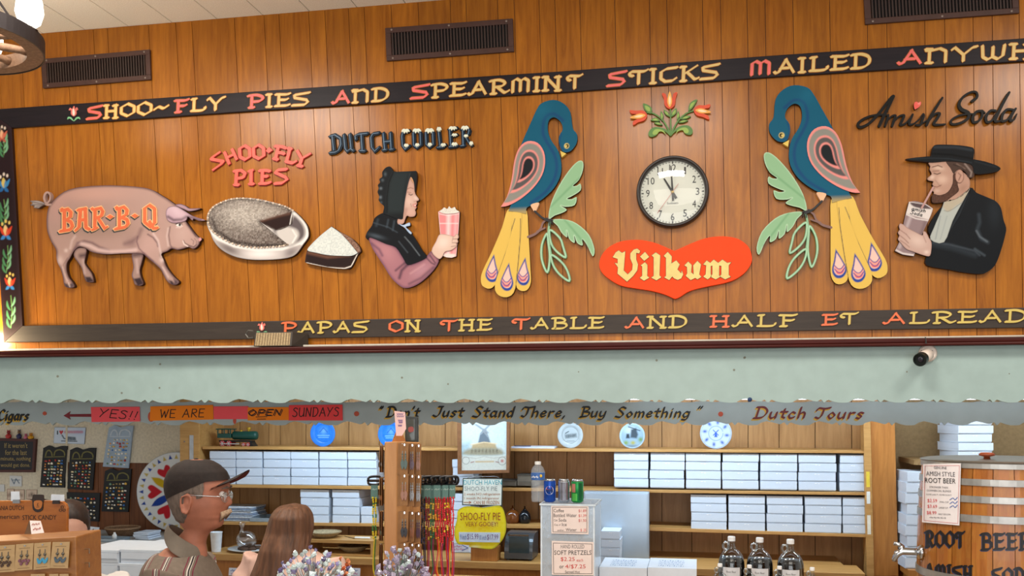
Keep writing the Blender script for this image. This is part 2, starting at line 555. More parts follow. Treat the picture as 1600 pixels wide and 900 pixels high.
SANS = {
 'A': (.8, [[(0, 0), (.36, 1), (.74, 0)], [(.14, .38), (.6, .38)]]), 'E': (.6, [[(.6, 1), (.05, 1), (.05, 0), (.6, 0)], [(.05, .52), (.5, .52)]]),
 'S': (.62, [['c', (.58, .86), (.3, 1), (.08, .78), (.5, .45), (.5, .1), (.2, 0), (.0, .12)]]), 'Y': (.7, [[(0, 1), (.3, .5)], ['c', (.66, 1), (.3, .45), (.1, 0)]]),
 '!': (.25, [[(.18, 1), (.1, .3)], [(.06, .06), (.07, .02)]]), 'W': (.9, [[(0, 1), (.2, 0), (.45, .8), (.62, 0), (.88, 1)]]),
 'R': (.66, [[(.05, 0), (.05, 1)], ['c', (.05, 1), (.5, .95), (.5, .6), (.05, .5)], [(.15, .5), (.62, 0)]]), 'O': (.8, [['c', (.4, 1), (.05, .5), (.4, 0), (.75, .5), (.4, 1)]]),
 'P': (.62, [[(.05, 0), (.05, 1)], ['c', (.05, 1), (.55, .92), (.5, .5), (.05, .45)]]), 'N': (.72, [[(.04, 0), (.08, 1), (.6, 0), (.64, 1)]]),
 'U': (.7, [['c', (.04, 1), (.06, .2), (.32, 0), (.6, .25), (.64, 1)], [(.62, .4), (.66, 0)]]), 'D': (.72, [[(.06, 0), (.06, 1)], ['c', (.0, 1), (.5, .95), (.66, .5), (.4, .05), (.0, 0)]]), ' ': (.45, []),
}
def text_width(font, text, gap):
 return sum(font.get(ch, (.4,))[0] for ch in text) + gap * (len(text) - 1)
def glyph_paths(font, ch, x, y0, h, slope=0.0, shear=0.0, sx=1.0):
 out = []
 for st in font[ch][1]:
  st = list(st)
  if st and st[0] == 'c': st = spl([tuple(p) for p in st[1:]], False, 4)
  out.append([(x + (a + shear * b) * h * sx, y0 + slope * (a * h * sx) - b * h) for a, b in st])
  if font is CAPS and len(st) == 2 and st[0][0] == st[1][0] and ch in 'HINKLRPBn':    # pointed serifs on upright stems
   for b in (0, 1):
    if b == 1 and ch in 'RPBL': continue
    if b == 0 and ch in 'BL': continue
    a = st[0][0]
    out.append([(x + (a - .13) * h * sx, y0 - b * h), (x + (a + .13) * h * sx, y0 - b * h)])
 return out
def lay_word(font, text, x0, x1, ya, yb, ha, hb, gap=.12, shear=0.0):
 """yield (char, paths, height) for a word fitted between two photo pixels along a sloping base line"""
 tw = text_width(font, text, gap)
 hm = (ha + hb) / 2
 sx = (x1 - x0) / (tw * hm)
 x = x0
 slope = (yb - ya) / (x1 - x0)
 for ch in text:
  t = (x - x0) / (x1 - x0)
  h = ha + (hb - ha) * t
  y = ya + (yb - ya) * t
  if ch in font: yield ch, glyph_paths(font, ch, x, y, h, slope, shear, sx * hm / h), h
  x += (font.get(ch, (.4,))[0] + gap) * hm * sx

TXT = {}
def type_mesh(body):
 """printed sans-serif line as flat faces in the unit box 0..1"""
 if body in TXT: return TXT[body]
 if body[0] == '~':                               # print too small to read: a row of uneven marks
  n, V, fs = int(body[1:]), [], []
  for i in range(n):
   a, b = (.5 + .5 * math.sin(i * 2.3)) * .35, 1 - (.5 + .5 * math.sin(i * 4.1 + 1)) * .45
   V += [(i / n, a, 0), ((i + .62) / n, a, 0), ((i + .75) / n, b, 0), ((i + .2) / n, b, 0)]
   fs.append(tuple(4 * i + k for k in range(4)))
  TXT[body] = (np.array(V), fs, 1)
  return TXT[body]
 cu = bpy.data.curves.new('print', 'FONT')
 cu.body = body
 cu.resolution_u = 2
 ob = bpy.data.objects.new('print', cu)
 COL.objects.link(ob)
 dg = bpy.context.evaluated_depsgraph_get()
 me = bpy.data.meshes.new_from_object(ob.evaluated_get(dg))
 V = np.array([tuple(v.co) for v in me.vertices])
 fs = [tuple(p.vertices) for p in me.polygons]
 bpy.data.objects.remove(ob)
 bpy.data.curves.remove(cu)
 bpy.data.meshes.remove(me)
 lo, hi = V.min(0), V.max(0)
 V = (V - lo) / np.maximum(hi - lo, 1e-6)
 TXT[body] = (V, fs, (hi[0] - lo[0]) / max(hi[1] - lo[1], 1e-6))
 return TXT[body]
def print_line(mb, body, O, ex, ez, mi=0, lift=None):
 """O lower-left corner, ex and ez the full width and height vectors of the line"""
 V, fs, _ = type_mesh(body)
 O, ex, ez = Vector(O), Vector(ex), Vector(ez)
 mb.add([O + ex * v[0] + ez * v[1] for v in V], fs, mi)
def print_px(mb, body, x0, y0, x1, y1, Y, mi=0, dy=0.0):
 """printed line filling the photo-pixel box (x0,y0)-(x1,y1) on the plane Y; dy: drop of the right end"""
 a, b, c = P(x0, y1, Y), P(x1, y1 + dy, Y), P(x0, y0, Y)
 print_line(mb, body, a, b - a, c - a, mi)

# ================================================================== THE SETTING
ZC = P(230, 38.5, YW).z                             # ceiling level
Zledge = P(800, 540, YW).z
YB = 6.60                                           # back wall behind the shelves
YG = 5.12                                           # inner grey lettered board
YM = 4.70                                           # mint scalloped board

# upper panelled wall: V-groove boards of random widths, joints as measured
SEAM = [-360, -310, -280, -232, -200, -140, -98, -58, -18, 22, 58, 88, 129, 172, 194, 258, 300, 325, 391, 437, 460, 506, 531, 567, 591, 632, 673, 722, 746, 794, 819, 857, 881, 919, 972, 1025, 1052, 1107, 1135, 1176, 1204, 1247, 1304, 1362, 1392, 1451, 1482, 1526, 1556, 1598, 1640, 1690]
def seam_x(xb, z):
 ln = np.interp(xb, [0, 250, 530, 780, 1000, 1400, 1600], [.062, .058, .050, .035, .022, .014, .012])
 a, b = P(xb - ln * 390, 100, YW), P(xb, 490, YW)
 return a.x + (b.x - a.x) * (z - a.z) / (b.z - a.z)
mb = MB()
zb, zt = 1.98, ZC
for s0, s1 in zip(SEAM[:-1], SEAM[1:]):
 g = 0.0014
 q = [(seam_x(s0, zb) + g, zb), (seam_x(s1, zb) - g, zb), (seam_x(s1, zt) - g, zt), (seam_x(s0, zt) + g, zt)]
 i0 = len(mb.f)
 mb.hexa([(x, YW, z) for x, z in q] + [(x, YW + .006, z) for x, z in q])
 t = random.uniform(.90, 1.07)
 w = random.uniform(-.025, .025)
 for i in range(i0, len(mb.f)): mb.tone[i] = (t, t * (1 + w), t * (1 + 2 * w))
x0, x1 = seam_x(SEAM[0], zb) - .1, seam_x(SEAM[-1], zb) + .3
mb.box((x0 - .6, YW + .005, zb), (x1, YW + .12, zt), 1)
panel = wood('varnished_panelling', '#84490f', '#b8721e', 0.27, (7, 7, .55), 5.5, True, 0.42)
groove = M('dark_groove', '#4d270c', .7)
struct(mb.build('wall_front', [panel, groove]))

# ceiling planks with shallow joints
cm = M('ceiling_tile', '#f8f3e8', .85, var=.10, scale=170, bump=.25)
mb = MB()
x = -5.2
while x < 5.2:
 mb.box((x + .003, -3.2, ZC), (x + .262, YW + .12, ZC + .02))
 x += .265
mb.box((-5.2, -3.2, ZC + .015), (5.2, YW + .12, ZC + .05), 1)
struct(mb.build('ceiling', [cm, M('ceiling_joint', '#6d6353', .9)]))

# floor, side walls of the service bay, rear wall
mb = MB()
mb.box((-5.2, -3.2, -.05), (5.2, YB + .12, 0))
struct(mb.build('floor', M('vinyl_floor', '#8d7f6c', .5, scale=6)))
mb = MB()
bay = wood('bay_panelling', '#966a3a', '#bf915b', .45, (6, 6, .5), 5, True)
xa, xb = P(280, 700, YB).x, P(1372, 700, YB).x
x = xa
k = 0
rs = random.Random(3)
while x < xb - .01:
 wd = min(rs.choice((.09, .13, .17, .2, .23)), xb - x)
 i0 = len(mb.f)
 mb.box((x + .0025, YB, 0), (x + wd - .0025, YB + .01, 2.2))
 t = rs.uniform(.9, 1.06)
 for i in range(i0, len(mb.f)): mb.tone[i] = (t, t, t)
 x += wd
mb.box((xa, YB + .008, 0), (xb, YB + .1, 2.2), 1)
struct(mb.build('wall_back', [bay, M('bay_groove', '#5a3d20', .8)]))
mb = MB()
mb.box((xb, YB, 0), (5.2, YB + .1, 2.2))
struct(mb.build('wall_right', M('tan_wallboard', '#8d7450', .85, scale=40, var=.14)))
mb = MB()                                            # cream wall with brown boards below, at the left end of the bay
YL = 6.50
c1, c2, c3 = P(-420, 700, YL), P(105, 722, YL), P(286, 722, YL)
mb.box((c1.x, YL, 0), (c2.x, YL + .1, 2.2))
mb.box((c2.x, YL, c2.z), (c3.x, YL + .1, 2.2))
struct(mb.build('wall_left', M('cream_wallpaper', '#d9cfb8', .85, scale=60, var=.12, bump=.2)))
mb = MB()
x = c2.x
while x < c3.x:
 i0 = len(mb.f)
 mb.box((x + .002, YL, 0), (min(x + .13, c3.x) - .002, YL + .03, c2.z))
 t = random.uniform(.8, 1.15)
 for i in range(i0, len(mb.f)): mb.tone[i] = (t, t, t)
 x += .13
mb.box((c2.x, YL + .028, 0), (c3.x, YL + .1, c2.z), 1)
struct(mb.build('trim_1', [wood('brown_boards', '#5c3319', '#8a5128', .5, (8, 8, .6), 6, True), groove]))
mb = MB()
a = P(105, 740, YL)
mb.box((a.x - .008, YL - .008, .9), (a.x + .008, YL + .02, 2.0))
struct(mb.build('trim_2', M('cream_batten', '#d8cdb4', .6)))
# bay ceiling above the tubes
mb = MB()
mb.box((-5.2, YM + .04, 2.2), (5.2, YB + .12, 2.24))
struct(mb.build('trim_3', M('bay_ceiling', '#cfcabc', .8)))

# fluorescent tubes behind the mint board, glimpsed through its scallops
tm = M('lit_tube', '#eaf4ff', .3, emit=3.0, var=.01)
for k, (px0, px1) in enumerate(((985, 1265), (1292, 1640))):
 a, b = P(px0, 621.0, 4.98), P(px1, 620.3, 4.98)
 t = thing('fluorescent_tube', 'lit white fluorescent tube behind the mint board, %s one' % ('left', 'right')[k], 'light', (a.x + b.x) / 2 * Vector((1, 0, 0)) + Vector((0, 4.98, a.z)), 'fluorescent tubes behind the valance')
 MB().tube([(a.x, 4.98, a.z), (b.x, 4.98, a.z)], .013, 12).build('tube', tm, t, smooth=True)
 mb = MB()
 mb.box((a.x - .02, 4.95, a.z + .02), (b.x + .02, 5.01, a.z + .07))
 for x in (a.x - .012, b.x): mb.box((x, 4.965, a.z - .014), (x + .012, 4.995, a.z + .02))
 for x in (a.x + .1, b.x - .1): mb.box((x, 4.975, a.z + .07), (x + .01, 4.985, 2.2))
 mb.build('fitting', M('white_fitting', '#d9dcdc', .5), t)

# dark red ledge between panelling and mint board
mb = MB()
A, B = P(-330, 552.6, 4.66), P(1720, 524.0, 4.66)
A2, B2 = P(-330, 562.8, 4.66), P(1720, 537, 4.66)
for y0, f0, f1 in ((4.66, 0, .62), (4.645, .62, 1.0)):
 p0, p1 = A.lerp(A2, f1), B.lerp(B2, f1)
 q0, q1 = A.lerp(A2, f0), B.lerp(B2, f0)
 fr = [Vector((p.x, y0, p.z)) for p in (p0, p1, q1, q0)]
 mb.hexa(fr + [Vector((p.x, YW + .01, p.z)) for p in fr])
struct(mb.build('trim_4', wood('mahogany_ledge', '#36120f', '#4f1b15', .45, (.6, 6, 9), 5, spec=.2), bevel=.006))

# ------------------------------------------------------------------ scalloped boards
def scallop(x, base, amp, per=88.0, ph=0.0):
 t = ((x - ph) / per) % 1.0
 pat = [(0, 1), (.06, .95), (.14, .35), (.24, 0), (.36, .3), (.50, .78), (.575, .22), (.58, .2), (.63, 1), (.64, 1), (.695, .25), (.70, .28), (.80, .75), (.90, 1), (1, 1)]
 return base - amp * (1 - np.interp(t, [p[0] for p in pat], [p[1] for p in pat]))
mint = M('mint_paint', '#a0b6b2', .55, var=.05, scale=14)
greyp = M('grey_green_paint', '#aebdbf', .6, var=.05, scale=10)
t = thing('scalloped_valance', 'tall pale mint board with a scalloped lower edge under the dark red ledge', 'valance', P(800, 628, YM))
xs = np.arange(-330, 1715, 2.2)
def seg(x0, x1):
 lo = [(x, scallop(x, 629.5 - .0006 * (x - 800), 6.5)) for x in [x0] + [x for x in xs if x0 < x < x1] + [x1]]
 return lo + [(x1, np.interp(x1, [0, 1600], [552, 532])), (x0, np.interp(x0, [0, 1600], [552, 532]))]
MB().plate(seg(-330, 1232), YM, .02).build('board', mint, t)
MB().plate(seg(1232, 1714), YM - .0006, .02).build('board', mint, t)
mb = MB()                                            # nail heads and knocks
for x, y in ((90, 588), (250, 569), (249, 606), (190, 614), (628, 590), (904, 581), (1026, 563), (905 + 258, 559), (1147, 578), (1164, 558.5), (1417, 581), (700, 600), (1577, 584)):
 mb.plate(circ(x, y, random.uniform(1.0, 2.0), n=8), YM - .001, .001)
mb.build('nail_head', M('dull_nail', '#7d7f72', .6), t)
mb = MB()
p = P(1171.5, 624.5, YM)
mb.ball(p + Vector((0, -.004, 0)), .011)
mb.build('hook', M('blue_plastic', '#1d3a66', .4), t)

t = thing('lettered_valance', 'grey-green hanging board with scalloped edge and hand-lettered slogans above the shelves', 'sign', P(800, 662, YG))
xs2 = np.arange(-330, 1715, 2.0)
lo = [(x, scallop(x, 664.5, 6.5, 82.0, 30.0)) for x in xs2]
hi = [(x, scallop(x, 628.5, 2.0, 88.0, 20.0)) for x in xs2][::-1]
MB().plate(lo + hi, YG, .014).build('board', greyp, t)
ink, gold, maroon = M('black_ink', '#17191b', .5), M('mustard_shade', '#d8ab34', .5), M('maroon_ink', '#6e1c20', .5)
def slogan(text, x0, x1, yb, h, col, shade=True):
 top, sh = MB(), MB()
 for ch, paths, hh in lay_word(ITAL, text, x0, x1, yb, yb, h, h, .10, .22):
  for p in paths:
   nib_stroke(top, p, h * .20, math.radians(38), h * .085, YG - .003, .001)
   if shade: nib_stroke(sh, [(x - 2.0, y + 2.2) for x, y in p], h * .19, math.radians(38), h * .09, YG - .0015, .001)
 top.build('lettering', col, t)
 if shade: sh.build('letter_shade', gold, t)
slogan('Cigars', -4, 44, 656.5, 16, ink)
slogan('"', 590.5, 596, 652, 16, ink)
slogan("Don't", 603, 654, 651.5, 15.5, ink)
slogan('Just', 676, 723, 651, 15.5, ink)
slogan('Stand', 738, 802, 651.5, 16, ink)
slogan('There,', 813, 884, 651.5, 16, ink)
slogan('Buy', 906, 946, 651.5, 15.5, ink)
slogan('Something', 961, 1077, 652, 15.5, ink)
slogan('"', 1086, 1094, 652, 16, ink)
slogan('Dutch', 1177, 1258, 653.5, 17, maroon)
slogan('Tours', 1272, 1348, 654, 17, maroon)
mb = MB()
for x, y in ((69.5, 646), (557, 646.5), (1126, 647)):
 mb.plate(circ(x, y, 3.9 if x > 100 else 3), YG - .003, .003)
mb.plate(circ(236, 651, 5, 8), YG - .003, .003)
mb.plate(circ(366.5, 657.5, 2.4, 5), YG - .003, .003)
mb.build('dot', M('orange_dot', '#c4553a', .5), t)
mb = MB()
mb.plate([(99, 649.5), (110, 642.5), (108.5, 647.2), (152, 646.5), (152, 651.5), (108.5, 651.2), (110, 655.5)], YG - .003, .003)
mb.build('arrow', M('dark_red_arrow', '#7c1f2a', .5), t)

# four hand-written paper strips taped over the board
marker = M('felt_marker', '#2a1512', .6)
pinkp, orangep = M('fluorescent_pink_paper', '#ff5a62', .7, var=.03), M('fluorescent_orange_paper', '#ff8a0c', .7, var=.03)
redp = M('fluorescent_red_paper', '#f6484a', .7, var=.03)
def strip(label, quad, mat, words, dy=.006):
 cx = sum(x for x, y in quad) / 4
 o = thing('paper_strip', label, 'paper sign', P(cx, 660, YG - dy), 'fluorescent paper strips on the lettered board')
 MB().plate(quad, YG - dy, .0012).build('sheet', mat, o)
 mb = MB()
 for w, x0, x1, y0, y1, h, shear, rep in words:
  for ch, paths, hh in lay_word(SANS, w, x0, x1, y0, y1, h, h, .18, shear):
   for p in paths:
    round_stroke(mb, p, 1.5, YG - dy - .0006, .0005, n=6)
    if rep: round_stroke(mb, [(x + 1.7, y + 1.0) for x, y in p], 1.2, YG - dy - .0006, .0005, n=6)
  if rep:
   for q in (((400, 651.5), (417, 651)), ((402, 655), (415, 654.8))): round_stroke(mb, list(q), 1.2, YG - dy - .0006, .0005, n=6)
 mb.build('writing', marker, o)
 return o
strip('fluorescent pink strip reading YES!! beside the red arrow', [(142, 636), (218, 635.5), (219, 658.5), (143, 659.5)], pinkp, [('YES!!', 154, 213, 651, 656, 12.5, .18, 0)])
strip('wide orange paper strip reading WE ARE on the grey board', [(235, 635), (333, 632.5), (333.5, 655.5), (234, 657.5)], orangep, [('WE', 250, 273, 652.5, 652.5, 12.5, .1, 0), ('ARE', 285, 318, 652, 651.5, 12.5, .12, 0)])
strip('blank pink paper strip left of the OPEN strip', [(333.5, 635), (388, 634.5), (388, 654.8), (334, 655)], pinkp, [], .005)
strip('orange paper strip reading OPEN with underlines', [(387, 636.5), (451, 636), (451, 656.5), (387, 657)], orangep, [('OPEN', 386, 438, 649, 648.5, 9, .2, 1)], .009)
strip('red paper strip reading SUNDAYS at the row end', [(451.5, 633), (535, 632.2), (535.5, 657), (450.5, 657)], redp, [('SUNDAYS', 457, 529, 651, 650, 13.5, .1, 0)], .0075)

# ================================================================== LETTERED BORDER AROUND THE MURAL
border_mat = wood('black_stained_board', '#17131a', '#272025', .45, (.7, 6, 9), 5, spec=.25)
border_low = wood('worn_black_board', '#352e2a', '#463d36', .5, (.7, 6, 9), 5, spec=.3)
coral, cream = M('coral_enamel', '#ee6a66', .45, var=.05), M('cream_enamel', '#dfbd74', .45, var=.06)
coral2, cream2 = M('orange_coral_enamel', '#ea7145', .45, var=.05), M('straw_enamel', '#d2bb63', .45, var=.06)
lout, lout2 = M('brown_letter_edge', '#5d3813', .5), M('orange_letter_edge', '#a96316', .5)
tb = thing('lettered_border', 'black painted wooden border with raised coral and cream letters framing the mural wall', 'sign border', P(800, 520, 4.785))
YR = 4.782
TOPE = [(-120, 180.5), (0, 172), (400, 142.5), (480, 137), (880, 111), (1200, 87), (1600, 59.5), (1720, 51)]
TOPB = [(18, 199.5), (400, 173), (480, 168), (880, 144), (1200, 120.5), (1600, 95.5), (1720, 88)]
LOWE = [(35, 509), (380, 502.3), (780, 494.8), (1200, 487.5), (1600, 480.5), (1720, 478)]
LOWB = [(6, 535), (380, 530), (780, 523.5), (1200, 517.5), (1600, 512), (1720, 510)]
top = MB().plate([(-21, 171.5)] + TOPE[2:] + TOPB[::-1], YR, .02).build('top_rail', border_mat, tb, bevel=.003)
low = MB().plate(LOWE + LOWB[::-1], YR, .02).build('bottom_rail', border_low, tb, bevel=.003)

def rail_word(parent, text, x0, x1, ya, yb, ha, hb, c_first, c_rest, edge):
 for i, (ch, paths, h) in enumerate(lay_word(CAPS, text, x0, x1, ya, yb, ha, hb, .13, .03)):
  mb = MB()
  for p in paths:
   nib_stroke(mb, p, h * .195, math.radians(32), h * .10, YR - .006, .004, 0)
   nib_stroke(mb, p, h * .195, math.radians(32), h * .10, YR - .003, .004, 1, grow=.7)
  mb.build('letter', [c_first if i == 0 else c_rest, edge], parent)
for w, x0, x1, ya, yb, ha, hb in (
 ('SHOO~', 136, 262, 186, 176.5, 19, 19.5), ('FLY', 272, 350, 175.5, 171, 19, 19.5), ('PIES', 387, 483, 168, 164, 19, 19.5),
 ('And', 519, 606, 162, 157, 19, 20), ('SPEARMIN', 642, 876, 154, 139.5, 20, 21), ('T', 885, 908, 138.5, 137.5, 21, 21),
 ('STICKS', 949, 1123, 134.5, 122, 21, 22), ('MAILED', 1171, 1359, 117.5, 105.5, 21, 22), ('AnYWH', 1403, 1612, 100.5, 90, 21, 23)):
 first = coral
 txt = w.replace('d', 'D').replace('An', 'An')
 rail_word(top, txt, x0, x1, ya, yb, ha, hb, first if w not in ('T',) else cream, cream, lout2)
for w, x0, x1, ya, yb in (('PAPAS', 440, 575, 520.5, 519), ('ON', 607, 656, 518, 517.5), ('THE', 687, 768, 517, 515.5), ('TABLE', 799, 943, 514.5, 512.5),
                          ('AND', 977, 1072, 512.5, 511.5), ('HALF', 1109, 1244, 510.5, 509.5), ('ET', 1284, 1339, 508, 506), ('ALREAD', 1380, 1602, 506, 502.5)):
 rail_word(low, w, x0, x1, ya, yb, 16.5, 18.5 if x0 > 900 else 17, coral2, cream2, lout)
# tulips that open each line
def tulip(parent, cx, cy, s, leaves=True):
 mb = MB()
 mb.plate(spl([(cx, cy + 6 * s), (cx - 4.5 * s, cy + 2 * s), (cx - 4.5 * s, cy - 4 * s), (cx - 8 * s, cy - 4 * s), (cx - 6 * s, cy - 8 * s), (cx - 2.5 * s, cy - 6 * s), (cx - 1 * s, cy - 9 * s), (cx + 1 * s, cy - 11 * s), (cx + 2.5 * s, cy - 6 * s), (cx + 5 * s, cy - 9 * s), (cx + 7 * s, cy - 5 * s), (cx + 4.5 * s, cy - 3 * s), (cx + 4.5 * s, cy + 2 * s)]), YR - .004, .004)
 mb.plate(spl([(cx, cy + 5 * s), (cx - 2 * s, cy), (cx - .6 * s, cy - 7 * s), (cx + 2 * s, cy)]), YR - .006, .003, 1)
 if leaves:
  for d in (-1, 1):
   mb.plate(spl([(cx, cy + 14 * s), (cx + d * 4 * s, cy + 8 * s), (cx + d * 9 * s, cy + 7 * s), (cx + d * 10.5 * s, cy + 11 * s), (cx + d * 7 * s, cy + 9.5 * s), (cx + d * 3 * s, cy + 12 * s)]), YR - .004, .004, 2)
 mb.build('tulip', [M('tulip_pink', '#e0786c', .5), M('tulip_white', '#efe3d6', .5), M('leaf_mint', '#7fbf8c', .5)], parent)
tulip(top, 115, 176, .95)
tulip(low, 409, 512, .8)

# left rail with painted flowers
SIDE = [(-21, 171.5), (18, 199.5), (35, 509), (6, 535), (-1, 420), (-12, 280)]
def fl(cx, cy, s, kind):
 pet, tip, mid = {'r': ('#d5452b', '#3f87c9', '#efc88a'), 'b': ('#3b86bd', '#2c6bab', '#d9c06a'), 'p': ('#cf6a52', '#b85a48', '#e8b48c')}[kind]
 L = []
 for d in (-1, 1):
  L.append(('p', tip, spl([(cx, cy + 6 * s), (cx + d * 5 * s, cy + 8 * s), (cx + d * 7 * s, cy + 13 * s), (cx + d * 2 * s, cy + 12 * s)]), .8))
  L.append(('p', pet, spl([(cx, cy + 8 * s), (cx + d * 6 * s, cy + 4 * s), (cx + d * 9 * s, cy - 6 * s), (cx + d * 5 * s, cy - 3 * s), (cx + d * 2 * s, cy + 2 * s)]), .8))
 L.append(('p', mid, spl([(cx, cy + 7 * s), (cx - 3.5 * s, cy), (cx - 1 * s, cy - 8 * s), (cx + 3 * s, cy - 1 * s)]), .8))
 L.append(('p', pet, spl([(cx, cy + 7 * s), (cx + 1 * s, cy), (cx + 2.5 * s, cy - 4 * s), (cx + 3.4 * s, cy)]), .8))
 for d, h in ((-5, -9), (0, -13), (5, -11)): L.append(('p', '#ead9c9' if kind != 'r' else '#e7c76a', circ(cx + d * s, cy + h * s, 1.6 * s, 2.6 * s, 10), .8))
 return L
def leafs(x0, y0, x1, y1, cols=('#4e8a5c', '#7db48a')):
 L = [('s', '#6f9d5a', [(x0, y0), ((x0 + x1) / 2 + 2, (y0 + y1) / 2), (x1, y1)], 1.3)]
 for k in (.3, .6, .85):
  x, y = x0 + (x1 - x0) * k, y0 + (y1 - y0) * k
  for d, dy in ((-1, 0), (1, -6)):
   L.append(('p', cols[(d + 1) // 2], spl([(x, y + dy + 8), (x + d * 3, y + dy + 2), (x + d * 6, y + dy - 7), (x + d * 7, y + dy), (x + d * 4, y + dy + 6)]), .8))
 return L
lay = [('e', '#3a2a30', SIDE, 6, .6)]
lay += leafs(4, 212, 6, 242) + leafs(6, 312, 7, 348) + leafs(12, 384, 10, 425) + leafs(17, 462, 17, 512)
lay += fl(3, 210, .9, 'p') + fl(6, 286, 1.05, 'b') + fl(9, 360, 1.1, 'r') + fl(15.5, 440, .95, 'r')
painted_board('side_rail', SIDE, YR, .02, '#2b1d20', lay, tb, 1.0)

# ================================================================== VENTS
def vent(label, quad, n):
 tl, tr, br, bl = [Vector(p) for p in quad]
 def q(u, v):
  p = tl.lerp(tr, u).lerp(bl.lerp(br, u), v)
  return (p.x, p.y)
 c = q(.5, 1)
 t = thing('air_vent', label, 'vent', P(c[0], c[1], YW), 'brown wall vents under the ceiling')
 bm_, dk = M('brown_vent_metal', '#4a302a', .45), M('vent_dark', '#0d0a0a', .8)
 mb = MB()
 bu, bv = .042, .16
 for r in (((0, 0), (1, 0), (1, bv), (0, bv)), ((0, 1 - bv), (1, 1 - bv), (1, 1), (0, 1)), ((0, bv), (bu, bv), (bu, 1 - bv), (0, 1 - bv)), ((1 - bu, bv), (1, bv), (1, 1 - bv), (1 - bu, 1 - bv))):
  mb.plate([q(*p) for p in r], YW - .016, .016)
 mb.build('frame', bm_, t, bevel=.002)
 MB().plate([q(bu, bv), q(1 - bu, bv), q(1 - bu, 1 - bv), q(bu, 1 - bv)], YW - .0015, .001).build('duct', dk, t)
 mb = MB()
 for i in range(n):
  u = bu + (1 - 2 * bu) * (i + .5) / n
  w = (1 - 2 * bu) / n * .24
  mb.plate([q(u - w, bv), q(u + w, bv), q(u + w, 1 - bv), q(u - w, 1 - bv)], YW - .013, .010)
 mb.build('louvre', M('vent_louvre', '#3a2a26', .5), t)
 for u, v in ((.05, .07), (.5, .07), (.95, .07), (.05, .93), (.5, .93), (.95, .93)):
  x, y = q(u, v)
  MB().lathe([(.006, 0), (.005, .002), (.002, .003)], P(x, y, YW - .016), 10, ax=(0, -1, 0)).build('screw', M('screw_steel', '#8f8078', .4, .6), t)
vent('brown metal air vent above the words SHOO-FLY, left end of the wall', [(64, 92), (233.5, 77), (235.5, 124), (66.5, 137.5)], 38)
vent('brown metal air vent above the word SPEARMINT, middle of the wall', [(601.5, 43.5), (801, 28.5), (803, 80), (604, 95)], 38)
vent('brown metal air vent above the word ANYWHERE, cut by the top of the picture', [(1349, -14), (1590, -32), (1593, 20), (1352, 37.5)], 42)

# ================================================================== MURAL CUT-OUTS
YF, TH = 4.774, .0235
# ---- pig
C = crop(60, 270, 4.737)
t = thing('pig_cutout', 'painted cut-out of a large pink-grey pig lettered BAR-B-Q', 'wall decoration', P(185, 446, YF))
body = C(spl([(85, 238), (130, 185), (190, 140), (260, 115), (350, 101), (500, 93), (650, 97), (780, 110), (850, 130), (900, 160), (950, 190), (1000, 225), (1040, 260), (1085, 350), (1120, 400), (1150, 440), (1180, 472), (1202, 480), (1208, 494), (1194, 510), (1188, 530), (1165, 555), (1140, 562), (1110, 550), (1070, 562), (1030, 570), (985, 560), (955, 580), (910, 600), (925, 640), (945, 690), (975, 735), (1010, 775), (1040, 803), (1028, 825), (990, 828), (955, 805), (930, 765), (905, 715), (860, 672), (800, 622), (772, 601), (700, 597), (620, 597), (500, 603), (430, 595), (385, 582), (345, 556), (300, 548), (262, 580), (235, 630), (212, 668), (210, 720), (225, 772), (250, 805), (268, 840), (245, 851), (205, 846), (188, 820), (182, 775), (165, 715), (142, 665), (132, 620), (130, 570), (95, 510), (65, 430), (60, 340), (68, 280)], True, 3))
